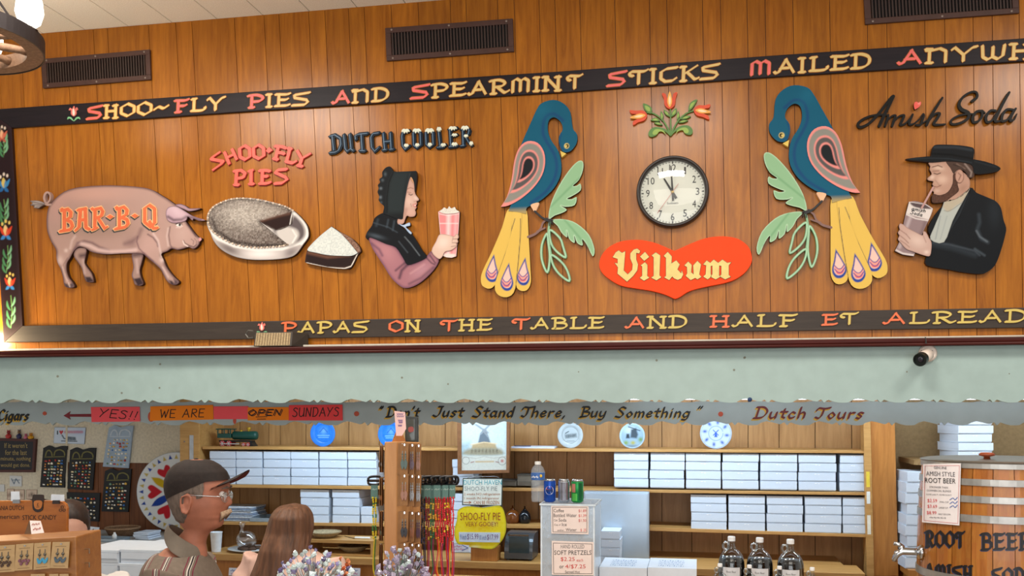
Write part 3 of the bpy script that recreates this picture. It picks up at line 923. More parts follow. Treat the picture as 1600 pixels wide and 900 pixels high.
lay = [
 ('g', '#d0a294', C([(380, 160)])[0], 55, 12, -2, .75), ('g', '#c99a92', C([(150, 260)])[0], 14, 22, 20, .5),
 ('g', '#c9a39b', C([(820, 520)])[0], 20, 26, 30, .6), ('g', '#c8a8a0', C([(1060, 450)])[0], 14, 16, 20, .55), ('g', '#a3857a', C([(560, 420)])[0], 60, 14, 0, .55),
 ('g', '#9f8274', C([(430, 430)])[0], 40, 12, 0, .5), ('g', '#8d6f6c', C([(690, 520)])[0], 10, 10, 0, .6),
 ('e', '#533a42', body, 4.6, .95),
 ('s', '#70535a', C([(265, 570), (290, 520), (340, 505), (400, 520), (450, 550), (520, 575)]), 3.5, 4, .8),
 ('s', '#d9bbb6', C([(320, 525), (380, 540), (440, 570), (540, 585), (640, 580), (720, 570)]), 4.5, 5, .9),
 ('s', '#e0c6c0', C([(270, 470), (250, 500), (235, 560)]), 2.5, 4, .6), ('g', '#e2cac4', C([(205, 575)])[0], 3, 3, 0, .7),
 ('s', '#6b4c54', C([(735, 470), (728, 510), (745, 560), (790, 605), (850, 655)]), 1.6, 2, .85),
 ('s', '#5a3e48', C([(810, 455), (850, 480), (880, 520), (885, 545)]), 2.0, 2.2, .8), ('s', '#e0c8c4', C([(850, 450), (885, 500), (900, 570), (910, 620)]), 2.5, 3, .7),
 ('s', '#5a3e48', C([(975, 400), (965, 460), (975, 530), (990, 560)]), 1.5, 2, .8), ('s', '#dcc4bf', C([(960, 410), (950, 470), (960, 540)]), 2, 2.5, .6),
 ('s', '#6d5055', C([(760, 420), (740, 470), (690, 510), (640, 525)]), 5, 6, .6),
 ('s', '#3c2830', C([(1075, 500), (1085, 520), (1120, 540), (1150, 548), (1170, 530)]), 1.0, .8, .95), ('s', '#e9d8d2', C([(1070, 505), (1078, 528), (1105, 545)]), 1.4, 1, .9),
 ('s', '#4a343c', C([(1100, 380), (1130, 420), (1165, 470)]), 1.4, 1.4, .85), ('s', '#5a434a', C([(1130, 490), (1150, 505), (1145, 530)]), 1, 1, .7), ('s', '#5a434a', C([(1155, 485), (1170, 505), (1168, 525)]), 1, 1, .7),
 ('p', '#d69a9a', C(circ(1198, 494, 12, 14)), .8), ('p', '#efe6e0', C(circ(1040, 388, 20, 11)), .7), ('p', '#22181c', C(circ(1046, 386, 9, 9)), .6), ('s', '#3a2a30', C([(1015, 382), (1035, 372), (1065, 380)]), 1.2, .8, .95), ('s', '#e6d2cc', C([(1020, 405), (1045, 408), (1068, 395)]), .9, .8, .8),
 ('g', '#dcc0ba', C([(160, 650)])[0], 5, 7, 0, .7), ('s', '#5a3f45', C([(215, 630), (185, 680), (195, 740)]), 1.2, 1.6, .5), ('s', '#dec3bd', C([(180, 700), (200, 770), (215, 800)]), 2, 3, .6),
 ('g', '#dfc6c1', C([(915, 645)])[0], 4, 4, 0, .8), ('s', '#dfc6c1', C([(920, 700), (960, 770)]), 2, 3, .6),
 ('p', '#4a3c42', C([(190, 818), (215, 822), (232, 850), (205, 848)]), 1.5), ('p', '#5a4a50', C([(232, 825), (255, 812), (268, 842), (240, 851)]), 1.5), ('s', '#e8dcd8', C([(222, 812), (234, 848)]), .8, .8, .8),
 ('p', '#3a2d33', C([(965, 795), (990, 800), (1010, 826), (985, 828)]), 1.5), ('p', '#56464c', C([(1000, 785), (1028, 800), (1035, 822), (1010, 826)]), 1.5),
]
pig = painted_board('body', body, YF, TH, '#b5948a', lay, t, 1.0)
for pts, hoof in (([(262, 600), (275, 570), (310, 553), (355, 565), (350, 620), (342, 668), (372, 712), (397, 748), (410, 800), (400, 810), (360, 808), (345, 788), (332, 750), (322, 710), (292, 662), (267, 628)], [(345, 770), (385, 770), (412, 805), (360, 812)]),
                  ([(695, 596), (772, 598), (766, 660), (750, 720), (760, 772), (778, 820), (750, 836), (715, 826), (702, 792), (690, 758), (702, 700), (696, 650)], [(703, 785), (755, 775), (780, 822), (735, 838)])):
 o = C(spl(pts, True, 3))
 cx = sum(p[0] for p in o) / len(o)
 painted_board('far_leg', o, YF + .002, TH - .002, '#a5877e', [('e', '#553c42', o, 3, .9), ('s', '#cdb0a8', [(cx - 1, o[0][1] + 10), (cx + 1, o[0][1] + 30)], 3, 4, .7), ('s', '#4a363c', [(cx - 5, o[0][1] + 3), (cx + 8, o[0][1] + 1)], 6, 6, .8), ('p', '#3a2d33', C(hoof), 1.5)], t)
ear2 = C(spl([(1010, 240), (1050, 230), (1090, 244), (1120, 263), (1200, 262), (1180, 274), (1120, 285), (1080, 272)], True, 3))
painted_board('ear', ear2, YF - .001, TH, '#b2929c', [('e', '#4f3a44', ear2, 2.2, .95)], t)
ear = C(spl([(943, 290), (955, 262), (985, 247), (1020, 248), (1060, 268), (1110, 300), (1150, 322), (1235, 350), (1190, 355), (1150, 340), (1140, 352), (1120, 335), (1105, 325), (1095, 350), (1060, 366), (1000, 372), (960, 355), (945, 325)], True, 3))
painted_board('ear', ear, YF - .004, TH, '#c2a2ac', [('s', '#3f2b36', C([(960, 325), (1000, 350), (1060, 345), (1095, 325), (1130, 330), (1200, 350)]), 4, 4, .8), ('g', '#d6bcc4', C([(1020, 285)])[0], 14, 7, 30, .7), ('e', '#5b424e', ear, 2, .8)], t)
mb = MB()
pth = C(spl([(90, 235), (60, 232), (42, 190), (50, 155), (70, 145), (86, 165), (84, 200), (66, 222), (45, 232)], False, 5))
round_stroke(mb, pth, [3.4, 3.2, 2.8, 2.6], YF, TH)
mb.build('tail', M('pig_tail_paint', '#b8978c', .5), t)
tuft = C(spl([(50, 230), (20, 212), (-15, 205), (-62, 208), (-45, 225), (-60, 240), (-30, 245), (-35, 258), (0, 262), (20, 250)], True, 3))
painted_board('tail_tuft', tuft, YF - .001, TH, '#b5a8a2', [('s', '#4a3c40', C([(40, 232), (-50, 215)]), 1.5, 1.2, .8), ('s', '#4a3c40', C([(40, 238), (-50, 236)]), 1.5, 1.2, .8), ('s', '#4a3c40', C([(30, 246), (-20, 254)]), 1.2, 1.2, .8), ('e', '#3b2d30', tuft, 1.5, .7)], t)
# BAR-B-Q in blackletter capitals
BBQ = {
 'B': [[(170, 268), (195, 285)], [(190, 280), (190, 425)], [(170, 280), (215, 268), (240, 290), (235, 330), (195, 350)], [(205, 348), (240, 362), (250, 395), (235, 420), (160, 432)]],
 'A': [[(290, 275), (350, 265)], [(310, 275), (300, 400), (275, 425)], [(345, 268), (350, 405), (375, 418)], [(300, 350), (350, 345)]],
 'R': [[(395, 265), (418, 282), (415, 400)], [(400, 420), (432, 408)], [(415, 270), (460, 260), (475, 285), (465, 320), (420, 335)], [(440, 335), (470, 380), (490, 412), (505, 402)]],
 'b': [[(575, 255), (600, 275)], [(598, 268), (598, 405)], [(580, 268), (630, 252), (655, 275), (650, 310), (605, 332)], [(615, 330), (655, 345), (662, 375), (645, 400), (568, 415)]],
 'Q': [[(820, 238), (785, 262), (785, 365), (830, 400), (860, 370), (858, 265), (820, 238)], [(822, 360), (850, 410), (878, 408)]],
}
t2 = t
for k, strokes in BBQ.items():
 mb = MB()
 for p in strokes:
  p = C(p)
  nib_stroke(mb, p, 4.2, math.radians(35), 2.6, YF - .009, .004, 0)
  nib_stroke(mb, p, 4.2, math.radians(35), 2.6, YF - .006, .004, 1, grow=1.15)
  nib_stroke(mb, [(x - 1.3, y + 2.1) for x, y in p], 4.2, math.radians(35), 2.6, YF - .003, .003, 2, grow=1.0)
 mb.build('letter', [M('orange_coral_enamel', '#ea7145'), M('pale_peach_edge', '#f0c08a', .5), M('slate_shadow_paint', '#40464a', .5)], t)
for d in ((530, 325), (713, 318)):
 mb = MB()
 for g, yy, mi in ((25, YF - .009, 0), (34, YF - .006, 1)):
  mb.plate(C([(d[0] - g, d[1]), (d[0], d[1] - g * .65), (d[0] + g, d[1]), (d[0], d[1] + g * .65)]), yy, .004, mi)
 mb.plate(C([(d[0] - 36, d[1] + 8), (d[0] - 4, d[1] - 12), (d[0] + 30, d[1] + 8), (d[0] - 4, d[1] + 32)]), YF - .003, .003, 2)
 mb.build('diamond', [MATS['orange_coral_enamel'], MATS['pale_peach_edge'], MATS['slate_shadow_paint']], t)

# ---- SHOO-FLY PIES lettering
C = crop(310, 210, 4.284)
SF = [
 [[(140, 120), (95, 150), (85, 165), (165, 180), (150, 200), (100, 235)]],
 [[(175, 120), (205, 195)], [(225, 100), (255, 165)], [(190, 155), (240, 132)]],
 [[(310, 75), (275, 95), (278, 150), (312, 168), (345, 148), (342, 95), (310, 75)]],
 [[(402, 70), (367, 92), (370, 145), (404, 162), (438, 142), (436, 92), (402, 70)]],
 [[(460, 107), (485, 107)], [(472, 96), (472, 116)]],
 [[(535, 80), (515, 165)], [(512, 78), (560, 82), (585, 92)], [(530, 120), (560, 124), (574, 130)], [(502, 160), (530, 168)]],
 [[(612, 95), (590, 180)], [(585, 180), (630, 192), (652, 180)], [(598, 92), (622, 98)]],
 [[(662, 110), (690, 160)], [(745, 130), (692, 160), (675, 212)], [(662, 206), (695, 214)]],
 [[(255, 245), (250, 335)], [(238, 245), (285, 240), (312, 260), (300, 288), (255, 295)], [(240, 335), (268, 338)]],
 [[(352, 242), (352, 330)], [(340, 330), (368, 332)], [(338, 245), (362, 240)]],
 [[(428, 240), (425, 325)], [(408, 242), (450, 240), (478, 246)], [(425, 280), (462, 280)], [(408, 328), (455, 328), (480, 320)]],
 [[(590, 232), (530, 238), (515, 255), (585, 288), (592, 302), (560, 325), (510, 328)]],
]
t = thing('shoo_fly_pies_lettering', 'raised coral letters SHOO-FLY PIES arched over the painted pie', 'wall lettering', P(408, 290, YW))
for p_ in SF:
 mb = MB()
 for p in p_:
  p = C(p)
  nib_stroke(mb, p, 4.3, math.radians(35), 2.7, YW - .012, .012, 0)
  nib_stroke(mb, [(x + .7, y + .9) for x, y in p], 4.3, math.radians(35), 2.7, YW - .005, .005, 1, grow=.7)
 mb.build('letter', [M('coral_red_enamel', '#ee5f50', .45), M('dark_red_edge', '#8e2a1e', .5)], t)

# ---- pie in its tin
t = thing('pie_cutout', 'painted cut-out of a brown crumb pie with one slice missing in a pale tin', 'wall decoration', P(402, 405, YF))
tin = C(spl([(55, 575), (62, 530), (90, 490), (150, 455), (220, 430), (300, 424), (400, 432), (500, 455), (580, 478), (640, 512), (690, 560), (725, 605), (738, 650), (735, 690), (700, 740), (655, 800), (600, 826), (500, 838), (380, 840), (280, 828), (200, 800), (140, 760), (100, 710), (80, 660), (62, 620)], True, 4))
inner = C(spl([(640, 545), (690, 590), (712, 640), (705, 690), (660, 725), (590, 745), (500, 640), (600, 610)], True, 4))
lay = [('p', '#b9aeaa', C([(60, 640), (120, 700), (230, 750), (400, 780), (560, 770), (690, 730), (735, 690), (700, 760), (600, 830), (380, 842), (200, 805), (100, 715)]), 3),
       ('g', '#5b504f', C([(210, 770)])[0], 22, 7, 25, .8), ('g', '#efeae6', C([(420, 800)])[0], 26, 7, 0, .8), ('g', '#6a6060', C([(620, 790)])[0], 12, 8, -30, .7),
       ('s', '#e9e4df', C([(70, 640), (130, 700), (240, 748), (400, 776), (560, 768), (680, 728), (725, 680)]), 4, 2.5, .9),
       ('s', '#f1ece6', C([(635, 530), (695, 580), (728, 640), (725, 690), (690, 735)]), 3, 2, .9),
       ('p', '#5f5556', inner, 3), ('p', '#c9c2bc', C(spl([(610, 620), (660, 640), (672, 680), (640, 730), (590, 745), (520, 660), (560, 620)], True, 4)), 2.5), ('s', '#efe9e3', C([(630, 640), (655, 680), (630, 725)]), 2, 2, .8),
       ('e', '#4a4444', tin, 1.6, .7)]
painted_board('tin', tin, YF, TH, '#cfc8c3', lay, t)
pie = C(spl([(62, 575), (70, 530), (100, 490), (150, 460), (220, 437), (300, 431), (400, 440), (500, 462), (580, 486), (632, 515), (625, 600), (520, 640), (405, 580), (480, 640), (540, 690), (598, 735), (560, 745), (480, 750), (400, 755), (300, 745), (200, 715), (120, 665), (75, 620)], True, 4, (9, 10, 12, 15)))
lay = [('g', '#c9bfb4', C([(300, 540)])[0], 42, 22, 5, .85), ('g', '#b9aea2', C([(420, 500)])[0], 36, 12, 12, .6), ('e', '#2c1f1d', pie, 5.5, .9),
       ('n', '#e5ddd2', 1.6, .30), ('n', '#2a1c18', 2.1, .45), ('s', '#241a19', C([(90, 560), (120, 640), (230, 715), (400, 742), (560, 738)]), 4, 4, .7),
       ('p', '#2a1a17', C([(405, 582), (632, 516), (620, 605), (520, 640)]), 1), ('s', '#6b4a3c', C([(420, 580), (540, 545), (610, 530)]), 3, 4, .7), ('s', '#f0ebe5', C([(632, 515), (620, 560), (612, 605)]), 1.2, 1, .9)]
painted_board('filling', pie, YF - .003, TH, '#5a4a43', lay, t)
mb = MB()
rim = C(spl([(62, 580), (68, 530), (98, 487), (150, 456), (220, 433), (300, 427), (400, 436), (500, 459), (580, 482), (630, 508)], False, 8))
rim2 = C(spl([(62, 580), (80, 630), (125, 672), (205, 720), (300, 748), (400, 757), (480, 753), (560, 746), (595, 736)], False, 8))
for i, p in enumerate(rim[::2] + rim2[::2]):
 mb.plate(circ(p[0], p[1], 1.7, 1.4, 8), YF - .005, .004, i % 2)
mb.build('crust_edge', [M('crust_light', '#d8c4ae', .6), M('crust_mid', '#a58f7c', .6)], t)

# ---- slice
C = crop(300, 180, 3.214)
t = thing('pie_slice_cutout', 'painted cut-out of a pie slice topped with white cream', 'wall decoration', P(520, 420, YF))
sl = C(spl([(567, 735), (576, 682), (605, 642), (650, 600), (700, 558), (735, 580), (800, 617), (838, 655), (848, 684), (832, 700), (800, 762), (770, 772), (700, 766), (640, 756), (576, 742)], True, 4, (0, 1, 4)))
lay = [('p', '#2a1d1c', C([(572, 735), (578, 690), (700, 702), (826, 696), (795, 758), (700, 762), (640, 752)]), 1), ('s', '#6e4a3a', C([(585, 690), (680, 712), (790, 702)]), 5, 4, .8), ('s', '#efe6dc', C([(830, 700), (800, 758), (765, 770), (680, 765), (575, 742)]), 1.6, 1, .9),
       ('p', '#6a4a3e', C([(735, 580), (800, 617), (838, 655), (848, 684), (832, 692), (790, 640)]), 1.2), ('n', '#c9a58c', 2, .4, C([(735, 580), (800, 617), (838, 655), (848, 684), (832, 692), (790, 640)]))]
painted_board('slice', sl, YF, TH, '#3a2825', lay, t)
tp = C(spl([(580, 678), (600, 648), (645, 604), (700, 560), (745, 592), (790, 640), (832, 692), (800, 706), (740, 706), (680, 702), (620, 690)], True, 4, (3, 6)))
painted_board('cream_topping', tp, YF - .004, TH, '#dfe2dc', [('n', '#9ba7a6', 1.9, .45), ('e', '#b9c2c2', tp, 2, .6)], t)

# ---- DUTCH COOLER lettering
C = crop(500, 185, 6.4)
DC = [
 [[(125, 180), (140, 320)], [(100, 180), (150, 165), (205, 200), (212, 260), (190, 320), (160, 338), (100, 345)]],
 [[(240, 165), (255, 305), (275, 330), (315, 300)], [(300, 160), (315, 310), (335, 322)]],
 [[(415, 160), (425, 315)], [(360, 210), (355, 175), (385, 160), (475, 150)], [(400, 322), (450, 325)]],
 [[(590, 145), (530, 155), (512, 190), (520, 290), (550, 330), (590, 290)]],
 [[(635, 150), (650, 310)], [(705, 145), (715, 305)], [(640, 235), (710, 228)], [(630, 315), (665, 312)], [(700, 312), (735, 308)]],
 [[(895, 125), (830, 140), (822, 180), (828, 275), (855, 310), (895, 275)]],
 [[(970, 120), (935, 145), (940, 270), (975, 295), (1010, 268), (1005, 145), (970, 120)]],
 [[(1095, 115), (1060, 140), (1065, 260), (1100, 290), (1135, 262), (1130, 138), (1095, 115)]],
 [[(1185, 100), (1205, 285)], [(1175, 290), (1240, 285), (1255, 265)]],
 [[(1300, 110), (1310, 275)], [(1290, 110), (1370, 98)], [(1310, 175), (1370, 165)], [(1295, 285), (1375, 275)]],
 [[(1430, 105), (1435, 270)], [(1415, 110), (1470, 90), (1495, 120), (1485, 160), (1440, 175)], [(1455, 180), (1490, 240), (1520, 270)], [(1410, 275), (1445, 270)]],
]
SNOW = {5: [(855, 125, 38, 22), (862, 270, 22, 18)], 6: [(968, 122, 40, 22), (972, 265, 20, 18)], 7: [(1095, 122, 42, 24), (1098, 262, 20, 20)], 8: [(1190, 108, 22, 24), (1232, 265, 24, 18)], 9: [(1328, 98, 38, 20), (1345, 165, 26, 16), (1345, 258, 28, 20)], 10: [(1450, 95, 36, 22), (1460, 175, 20, 16), (1512, 250, 18, 22)]}
t = thing('dutch_cooler_lettering', 'raised navy blackletter words DUTCH COOLER, the second word capped with snow', 'wall lettering', P(627, 240, YW))
for i, p_ in enumerate(DC):
 mb = MB()
 for p in p_:
  p = C(p)
  nib_stroke(mb, p, 4.4, math.radians(35), 3.0, YW - .014, .014, 0, grow=.45)
  nib_stroke(mb, [(x - .4, y - .2) for x, y in p], 2.0, math.radians(35), 1.0, YW - .0165, .003, 1)
  nib_stroke(mb, [(x - .9, y - .3) for x, y in p], .5, math.radians(35), .4, YW - .0175, .003, 2)
 L = mb.build('letter', [M('deep_navy', '#0f1c28', .45, spec=.2), M('teal_navy', '#25435f', .45, spec=.2), M('pale_blue_line', '#7f95a8', .45)], t)
 if i in SNOW:
  mb = MB()
  for x, y, rx, ry in SNOW[i]:
   mb.plate(C(spl([(x - rx, y + ry * .6), (x - rx, y - ry * .3), (x - rx * .5, y - ry), (x, y - ry * .8), (x + rx * .5, y - ry), (x + rx, y - ry * .3), (x + rx, y + ry * .4), (x + rx * .6, y + ry * .3), (x + rx * .35, y + ry * 1.1), (x + rx * .1, y + ry * .4), (x - rx * .4, y + ry * 1.2), (x - rx * .6, y + ry * .3)], True, 3)), YW - .022, .008)
  mb.build('snow_cap', M('snow_paint', '#dfe3cf', .6), L)

# ---- woman in a black bonnet
C = crop(560, 250, 4.288)
t = thing('bonnet_woman_cutout', 'painted cut-out of a woman in a black bonnet holding a pink milkshake', 'wall decoration', P(640, 450, YF))
sleeve = C(spl([(75, 516), (180, 555), (250, 585), (300, 655), (330, 700), (400, 684), (455, 648), (490, 610), (530, 645), (537, 682), (500, 742), (430, 810), (370, 846), (320, 858), (280, 845), (220, 790), (170, 710), (130, 650), (88, 580)], True, 3))
painted_board('sleeve', sleeve, YF, TH, '#a36f78', [('g', '#bb8388', C([(190, 610)])[0], 12, 22, -30, .7), ('g', '#b98a94', C([(420, 740)])[0], 18, 8, -35, .7), ('e', '#5d3d55', sleeve, 5, .75), ('s', '#3b2a3c', C([(275, 790), (290, 740), (330, 700)]), 4, 4, .8), ('s', '#3b2a3c', C([(250, 740), (310, 690)]), 3, 3, .7), ('s', '#3f2d44', C([(340, 830), (420, 790), (500, 720)]), 3, 4, .6), ('s', '#3b2a3c', C([(455, 655), (490, 690), (510, 700)]), 2, 2, .8), ('s', '#3b2a3c', C([(480, 640), (515, 690)]), 2, 2, .8), ('s', '#4a3450', C([(90, 560), (140, 600), (160, 640)]), 3, 4, .7), ('s', '#d2a3a4', C([(350, 760), (440, 700)]), 2, 4, .5)], t)
cape = C(spl([(48, 515), (60, 480), (90, 440), (105, 395), (135, 368), (175, 355), (235, 375), (290, 388), (272, 420), (290, 450), (330, 478), (360, 500), (400, 560), (430, 610), (458, 650), (400, 682), (330, 702), (300, 658), (250, 585), (180, 560), (80, 518), (65, 536)], True, 3))
painted_board('cape', cape, YF - .003, TH, '#17191d', [('s', '#49545e', C([(100, 420), (200, 450), (260, 485)]), 1.5, 1.6, .6), ('s', '#3d4852', C([(130, 400), (120, 440)]), 3, 4, .6), ('s', '#4a5661', C([(200, 400), (190, 450)]), 2, 3, .6), ('s', '#4a5661', C([(240, 410), (230, 470)]), 2, 3, .6), ('g', '#56616c', C([(120, 510)])[0], 12, 3, 15, .6), ('s', '#808a92', C([(310, 515), (350, 560), (410, 640)]), 1.1, 1.6, .7), ('s', '#5c6670', C([(270, 545), (330, 620)]), 1.1, 2, .6)], t)
face = C(spl([(350, 112), (372, 150), (378, 210), (386, 235), (405, 260), (402, 272), (390, 276), (393, 294), (385, 305), (390, 318), (380, 334), (385, 356), (375, 377), (345, 381), (325, 374), (312, 400), (302, 425), (268, 432), (262, 400), (300, 350), (308, 290), (320, 220), (332, 160)], True, 3))
painted_board('face', face, YF - .004, TH, '#c59d8e', [('e', '#8a5a50', face, 2.4, .55), ('g', '#dcbcae', C([(340, 275)])[0], 8, 10, 0, .8), ('g', '#e6cec2', C([(385, 255)])[0], 4, 3, 40, .7), ('g', '#d5ab9d', C([(350, 350)])[0], 8, 5, 0, .6), ('s', '#7c4e44', C([(325, 195), (350, 185), (368, 192)]), 1.0, 1, .9), ('s', '#3a2220', C([(338, 228), (352, 236), (362, 230)]), 1.3, .9, .95), ('s', '#8c5b52', C([(330, 215), (352, 220)]), 1.2, 1.2, .7), ('p', '#c2625c', C([(362, 298), (388, 292), (390, 318), (370, 310)]), .8), ('p', '#efe6de', C([(366, 302), (387, 300), (384, 309)]), .5), ('s', '#8a4c44', C([(350, 292), (356, 312)]), .9, 1, .7), ('s', '#8a5a50', C([(310, 370), (320, 330)]), 3, 4, .4), ('s', '#8a5a4c', C([(372, 278), (392, 274)]), .8, .8, .7), ('s', '#6a4436', C([(345, 118), (368, 150)]), 2.2, 2, .6), ('p', '#cf9d6a', C([(346, 112), (362, 120), (374, 158), (360, 140)]), 1)], t)
bon = C(spl([(165, 352), (172, 312), (150, 290), (135, 268), (140, 245), (128, 215), (136, 190), (130, 168), (145, 150), (140, 128), (160, 112), (160, 80), (185, 50), (215, 45), (238, 76), (300, 77), (386, 73), (393, 105), (388, 160), (378, 215), (372, 150), (350, 112), (332, 160), (320, 220), (308, 290), (300, 365), (285, 398), (175, 362)], True, 3, (15, 16)))
painted_board('bonnet', bon, YF - .006, TH, '#1a1d20', [('p', '#2a3335', C([(238, 78), (345, 78), (325, 130), (310, 220), (300, 350), (195, 355), (195, 250), (205, 160)]), 4, .75), ('s', '#0b0c0e', C([(236, 76), (205, 150), (192, 250), (192, 352)]), 1.4, 1.4, .9), ('g', '#6e7880', C([(150, 190)])[0], 2.2, 2, 0, .8), ('g', '#6e7880', C([(148, 250)])[0], 2.2, 2.4, 0, .8), ('g', '#566068', C([(162, 135)])[0], 2.2, 2.2, 0, .7), ('g', '#566068', C([(180, 95)])[0], 2, 3, 0, .7), ('g', '#4a545c', C([(152, 285)])[0], 2, 2.2, 0, .7), ('s', '#39434a', C([(345, 90), (332, 150), (315, 240), (305, 330)]), 1.0, 1.2, .7)], t)
rib = C(spl([(268, 425), (300, 435), (330, 422), (345, 420), (346, 440), (318, 448), (340, 470), (357, 486), (352, 498), (335, 485), (310, 455), (285, 440)], True, 3))
painted_board('ribbon', rib, YF - .008, TH, '#b9cbe0', [('e', '#6e86ad', rib, 1.5, .8)], t)
glass = C([(535, 348), (556, 333), (600, 338), (650, 334), (678, 347), (670, 480), (655, 645), (625, 655), (590, 652), (560, 640), (548, 500)])
painted_board('milkshake_glass', glass, YF - .002, TH, '#e58b8e', [('s', '#f6d5d4', C([(605, 370), (600, 640)]), 6, 5, .85), ('s', '#f3bfc0', C([(655, 370), (640, 620)]), 4, 4, .6), ('s', '#f7e6e2', C([(540, 425), (672, 425)]), 1.2, 1, .8), ('e', '#f0dcd8', glass, 1.4, .8), ('p', '#efd8d2', C([(560, 625), (650, 630), (645, 650), (600, 655), (562, 642)]), 1), ('s', '#f4e3df', C([(540, 360), (600, 372), (675, 360)]), 1.2, 1, .8)], t)
crm = C(spl([(543, 346), (560, 332), (575, 318), (595, 328), (608, 310), (622, 324), (645, 315), (655, 332), (676, 348), (640, 358), (580, 360)], True, 3))
painted_board('cream_topping', crm, YF - .005, TH, '#e9e3d8', [('n', '#a9a59c', 1.3, .45)], t)
hand = C(spl([(490, 612), (520, 545), (542, 500), (580, 498), (620, 506), (640, 512), (655, 495), (668, 500), (672, 520), (664, 530), (668, 550), (656, 560), (660, 575), (645, 590), (620, 606), (580, 616), (562, 648), (536, 662)], True, 3))
painted_board('hand', hand, YF - .007, TH, '#d9b9a8', [('g', '#efdacd', C([(570, 550)])[0], 12, 10, -40, .7), ('e', '#9a6c60', hand, 1.6, .6), ('s', '#8a5c54', C([(635, 515), (628, 545)]), .9, .9, .6), ('s', '#7a4f48', C([(632, 530), (664, 528)]), .9, .8, .8), ('s', '#7a4f48', C([(628, 555), (660, 555)]), .9, .8, .8), ('s', '#7a4f48', C([(622, 580), (652, 576)]), .9, .8, .8)], t)

# ---- man in a black hat
C = crop(1380, 210, 3.914)
t = thing('soda_man_cutout', 'painted cut-out of a bearded man in a black hat sipping soda through a straw', 'wall decoration', P(1490, 428, YF))
jack = C(spl([(528, 326), (570, 356), (640, 386), (690, 410), (720, 450), (735, 520), (752, 572), (745, 622), (725, 695), (690, 790), (650, 832), (600, 853), (500, 845), (400, 826), (266, 800), (268, 742), (290, 735), (298, 655), (288, 620), (275, 580), (300, 520), (360, 440), (420, 420)], True, 3))
painted_board('coat', jack, YF, TH, '#16191d', [('s', '#2d343b', C([(300, 665), (420, 690), (560, 735)]), 8, 8, .8), ('s', '#474f58', C([(300, 660), (400, 672), (560, 712), (590, 740)]), 2, 3, .7), ('s', '#3d464e', C([(585, 490), (590, 540), (575, 580), (600, 640), (640, 660)]), 4, 5, .7), ('s', '#6d767f', C([(570, 590), (590, 625), (635, 655)]), 2, 3, .7), ('s', '#4e5861', C([(560, 700), (620, 740)]), 3, 3, .6), ('s', '#33393f', C([(520, 370), (470, 480), (400, 600)]), 3, 4, .6), ('s', '#0a0b0d', C([(535, 345), (470, 500), (375, 650)]), 1.2, 1, .9), ('g', '#262c32', C([(680, 480)])[0], 10, 22, 0, .6)], t)
shirt = C(spl([(362, 442), (380, 405), (440, 395), (500, 352), (530, 332), (480, 425), (425, 530), (372, 660), (288, 642), (310, 570), (348, 480)], True, 3))
painted_board('shirt', shirt, YF - .003, TH, '#aeb3ad', [('p', '#b3a894', C([(362, 442), (380, 405), (440, 395), (500, 352), (530, 332), (490, 410), (440, 440), (410, 470), (385, 470)]), 1.5), ('s', '#7d7c72', C([(372, 465), (395, 472), (430, 455), (490, 410)]), 1, 1, .8), ('s', '#7b8287', C([(350, 500), (320, 640)]), 1.4, 2, .7), ('s', '#868d90', C([(390, 500), (350, 640)]), 1.2, 2, .6), ('e', '#6b6f6e', shirt, 1.5, .6)], t)
face = C(spl([(282, 170), (390, 160), (440, 200), (522, 260), (527, 332), (490, 372), (440, 398), (380, 412), (330, 400), (305, 385), (310, 355), (300, 342), (312, 326), (300, 305), (306, 288), (278, 282), (270, 268), (296, 243), (284, 215), (288, 195)], True, 3))
painted_board('face', face, YF - .003, TH, '#b58f7d', [('e', '#7a5546', face, 2, .5), ('g', '#d9bda9', C([(340, 205)])[0], 9, 4, 10, .7), ('g', '#dcc1b0', C([(300, 262)])[0], 4, 3, -40, .8), ('g', '#d6b5a2', C([(360, 275)])[0], 9, 7, 0, .8), ('s', '#4a2c22', C([(300, 200), (335, 190), (360, 200)]), 1.4, 1.2, .9), ('s', '#2a1814', C([(310, 238), (330, 244), (350, 236)]), 1.3, .9, .95), ('s', '#7a5040', C([(305, 225), (340, 222)]), 2, 2, .6), ('s', '#6b3f34', C([(305, 318), (330, 322), (355, 310)]), 1.0, .9, .9), ('s', '#7a5444', C([(318, 280), (335, 300), (350, 320)]), 1, 1.2, .5), ('g', '#cfb0a0', C([(330, 345)])[0], 5, 3, 0, .6), ('g', '#8a6450', C([(490, 330)])[0], 6, 8, 40, .4)], t)
beard = C(spl([(298, 378), (312, 364), (345, 372), (395, 352), (425, 300), (428, 245), (445, 245), (456, 310), (462, 345), (425, 378), (375, 412), (330, 420), (300, 415)], True, 3))
painted_board('beard', beard, YF - .0045, TH, '#5d4034', [('n', '#2f1f1a', 1.6, .5), ('e', '#2d1c17', beard, 2, .5)], t)
hair = C(spl([(386, 160), (480, 165), (548, 188), (556, 256), (522, 264), (505, 235), (480, 216), (450, 220), (432, 240), (412, 205)], True, 3))
painted_board('hair', hair, YF - .005, TH, '#4a3830', [('s', '#a8958c', C([(500, 180), (540, 230), (535, 255)]), 2, 2.5, .7), ('s', '#8b7468', C([(450, 180), (500, 210)]), 1.6, 2, .6), ('s', '#1e1512', C([(430, 185), (480, 200), (520, 250)]), 1.4, 1.5, .7)], t)
er = C(circ(467, 256, 27, 42, 20))
painted_board('ear', er, YF - .006, TH, '#b9917f', [('e', '#6d4739', er, 1.8, .8), ('s', '#5d392e', C([(458, 235), (475, 250), (462, 280)]), 1.6, 1.6, .7)], t)
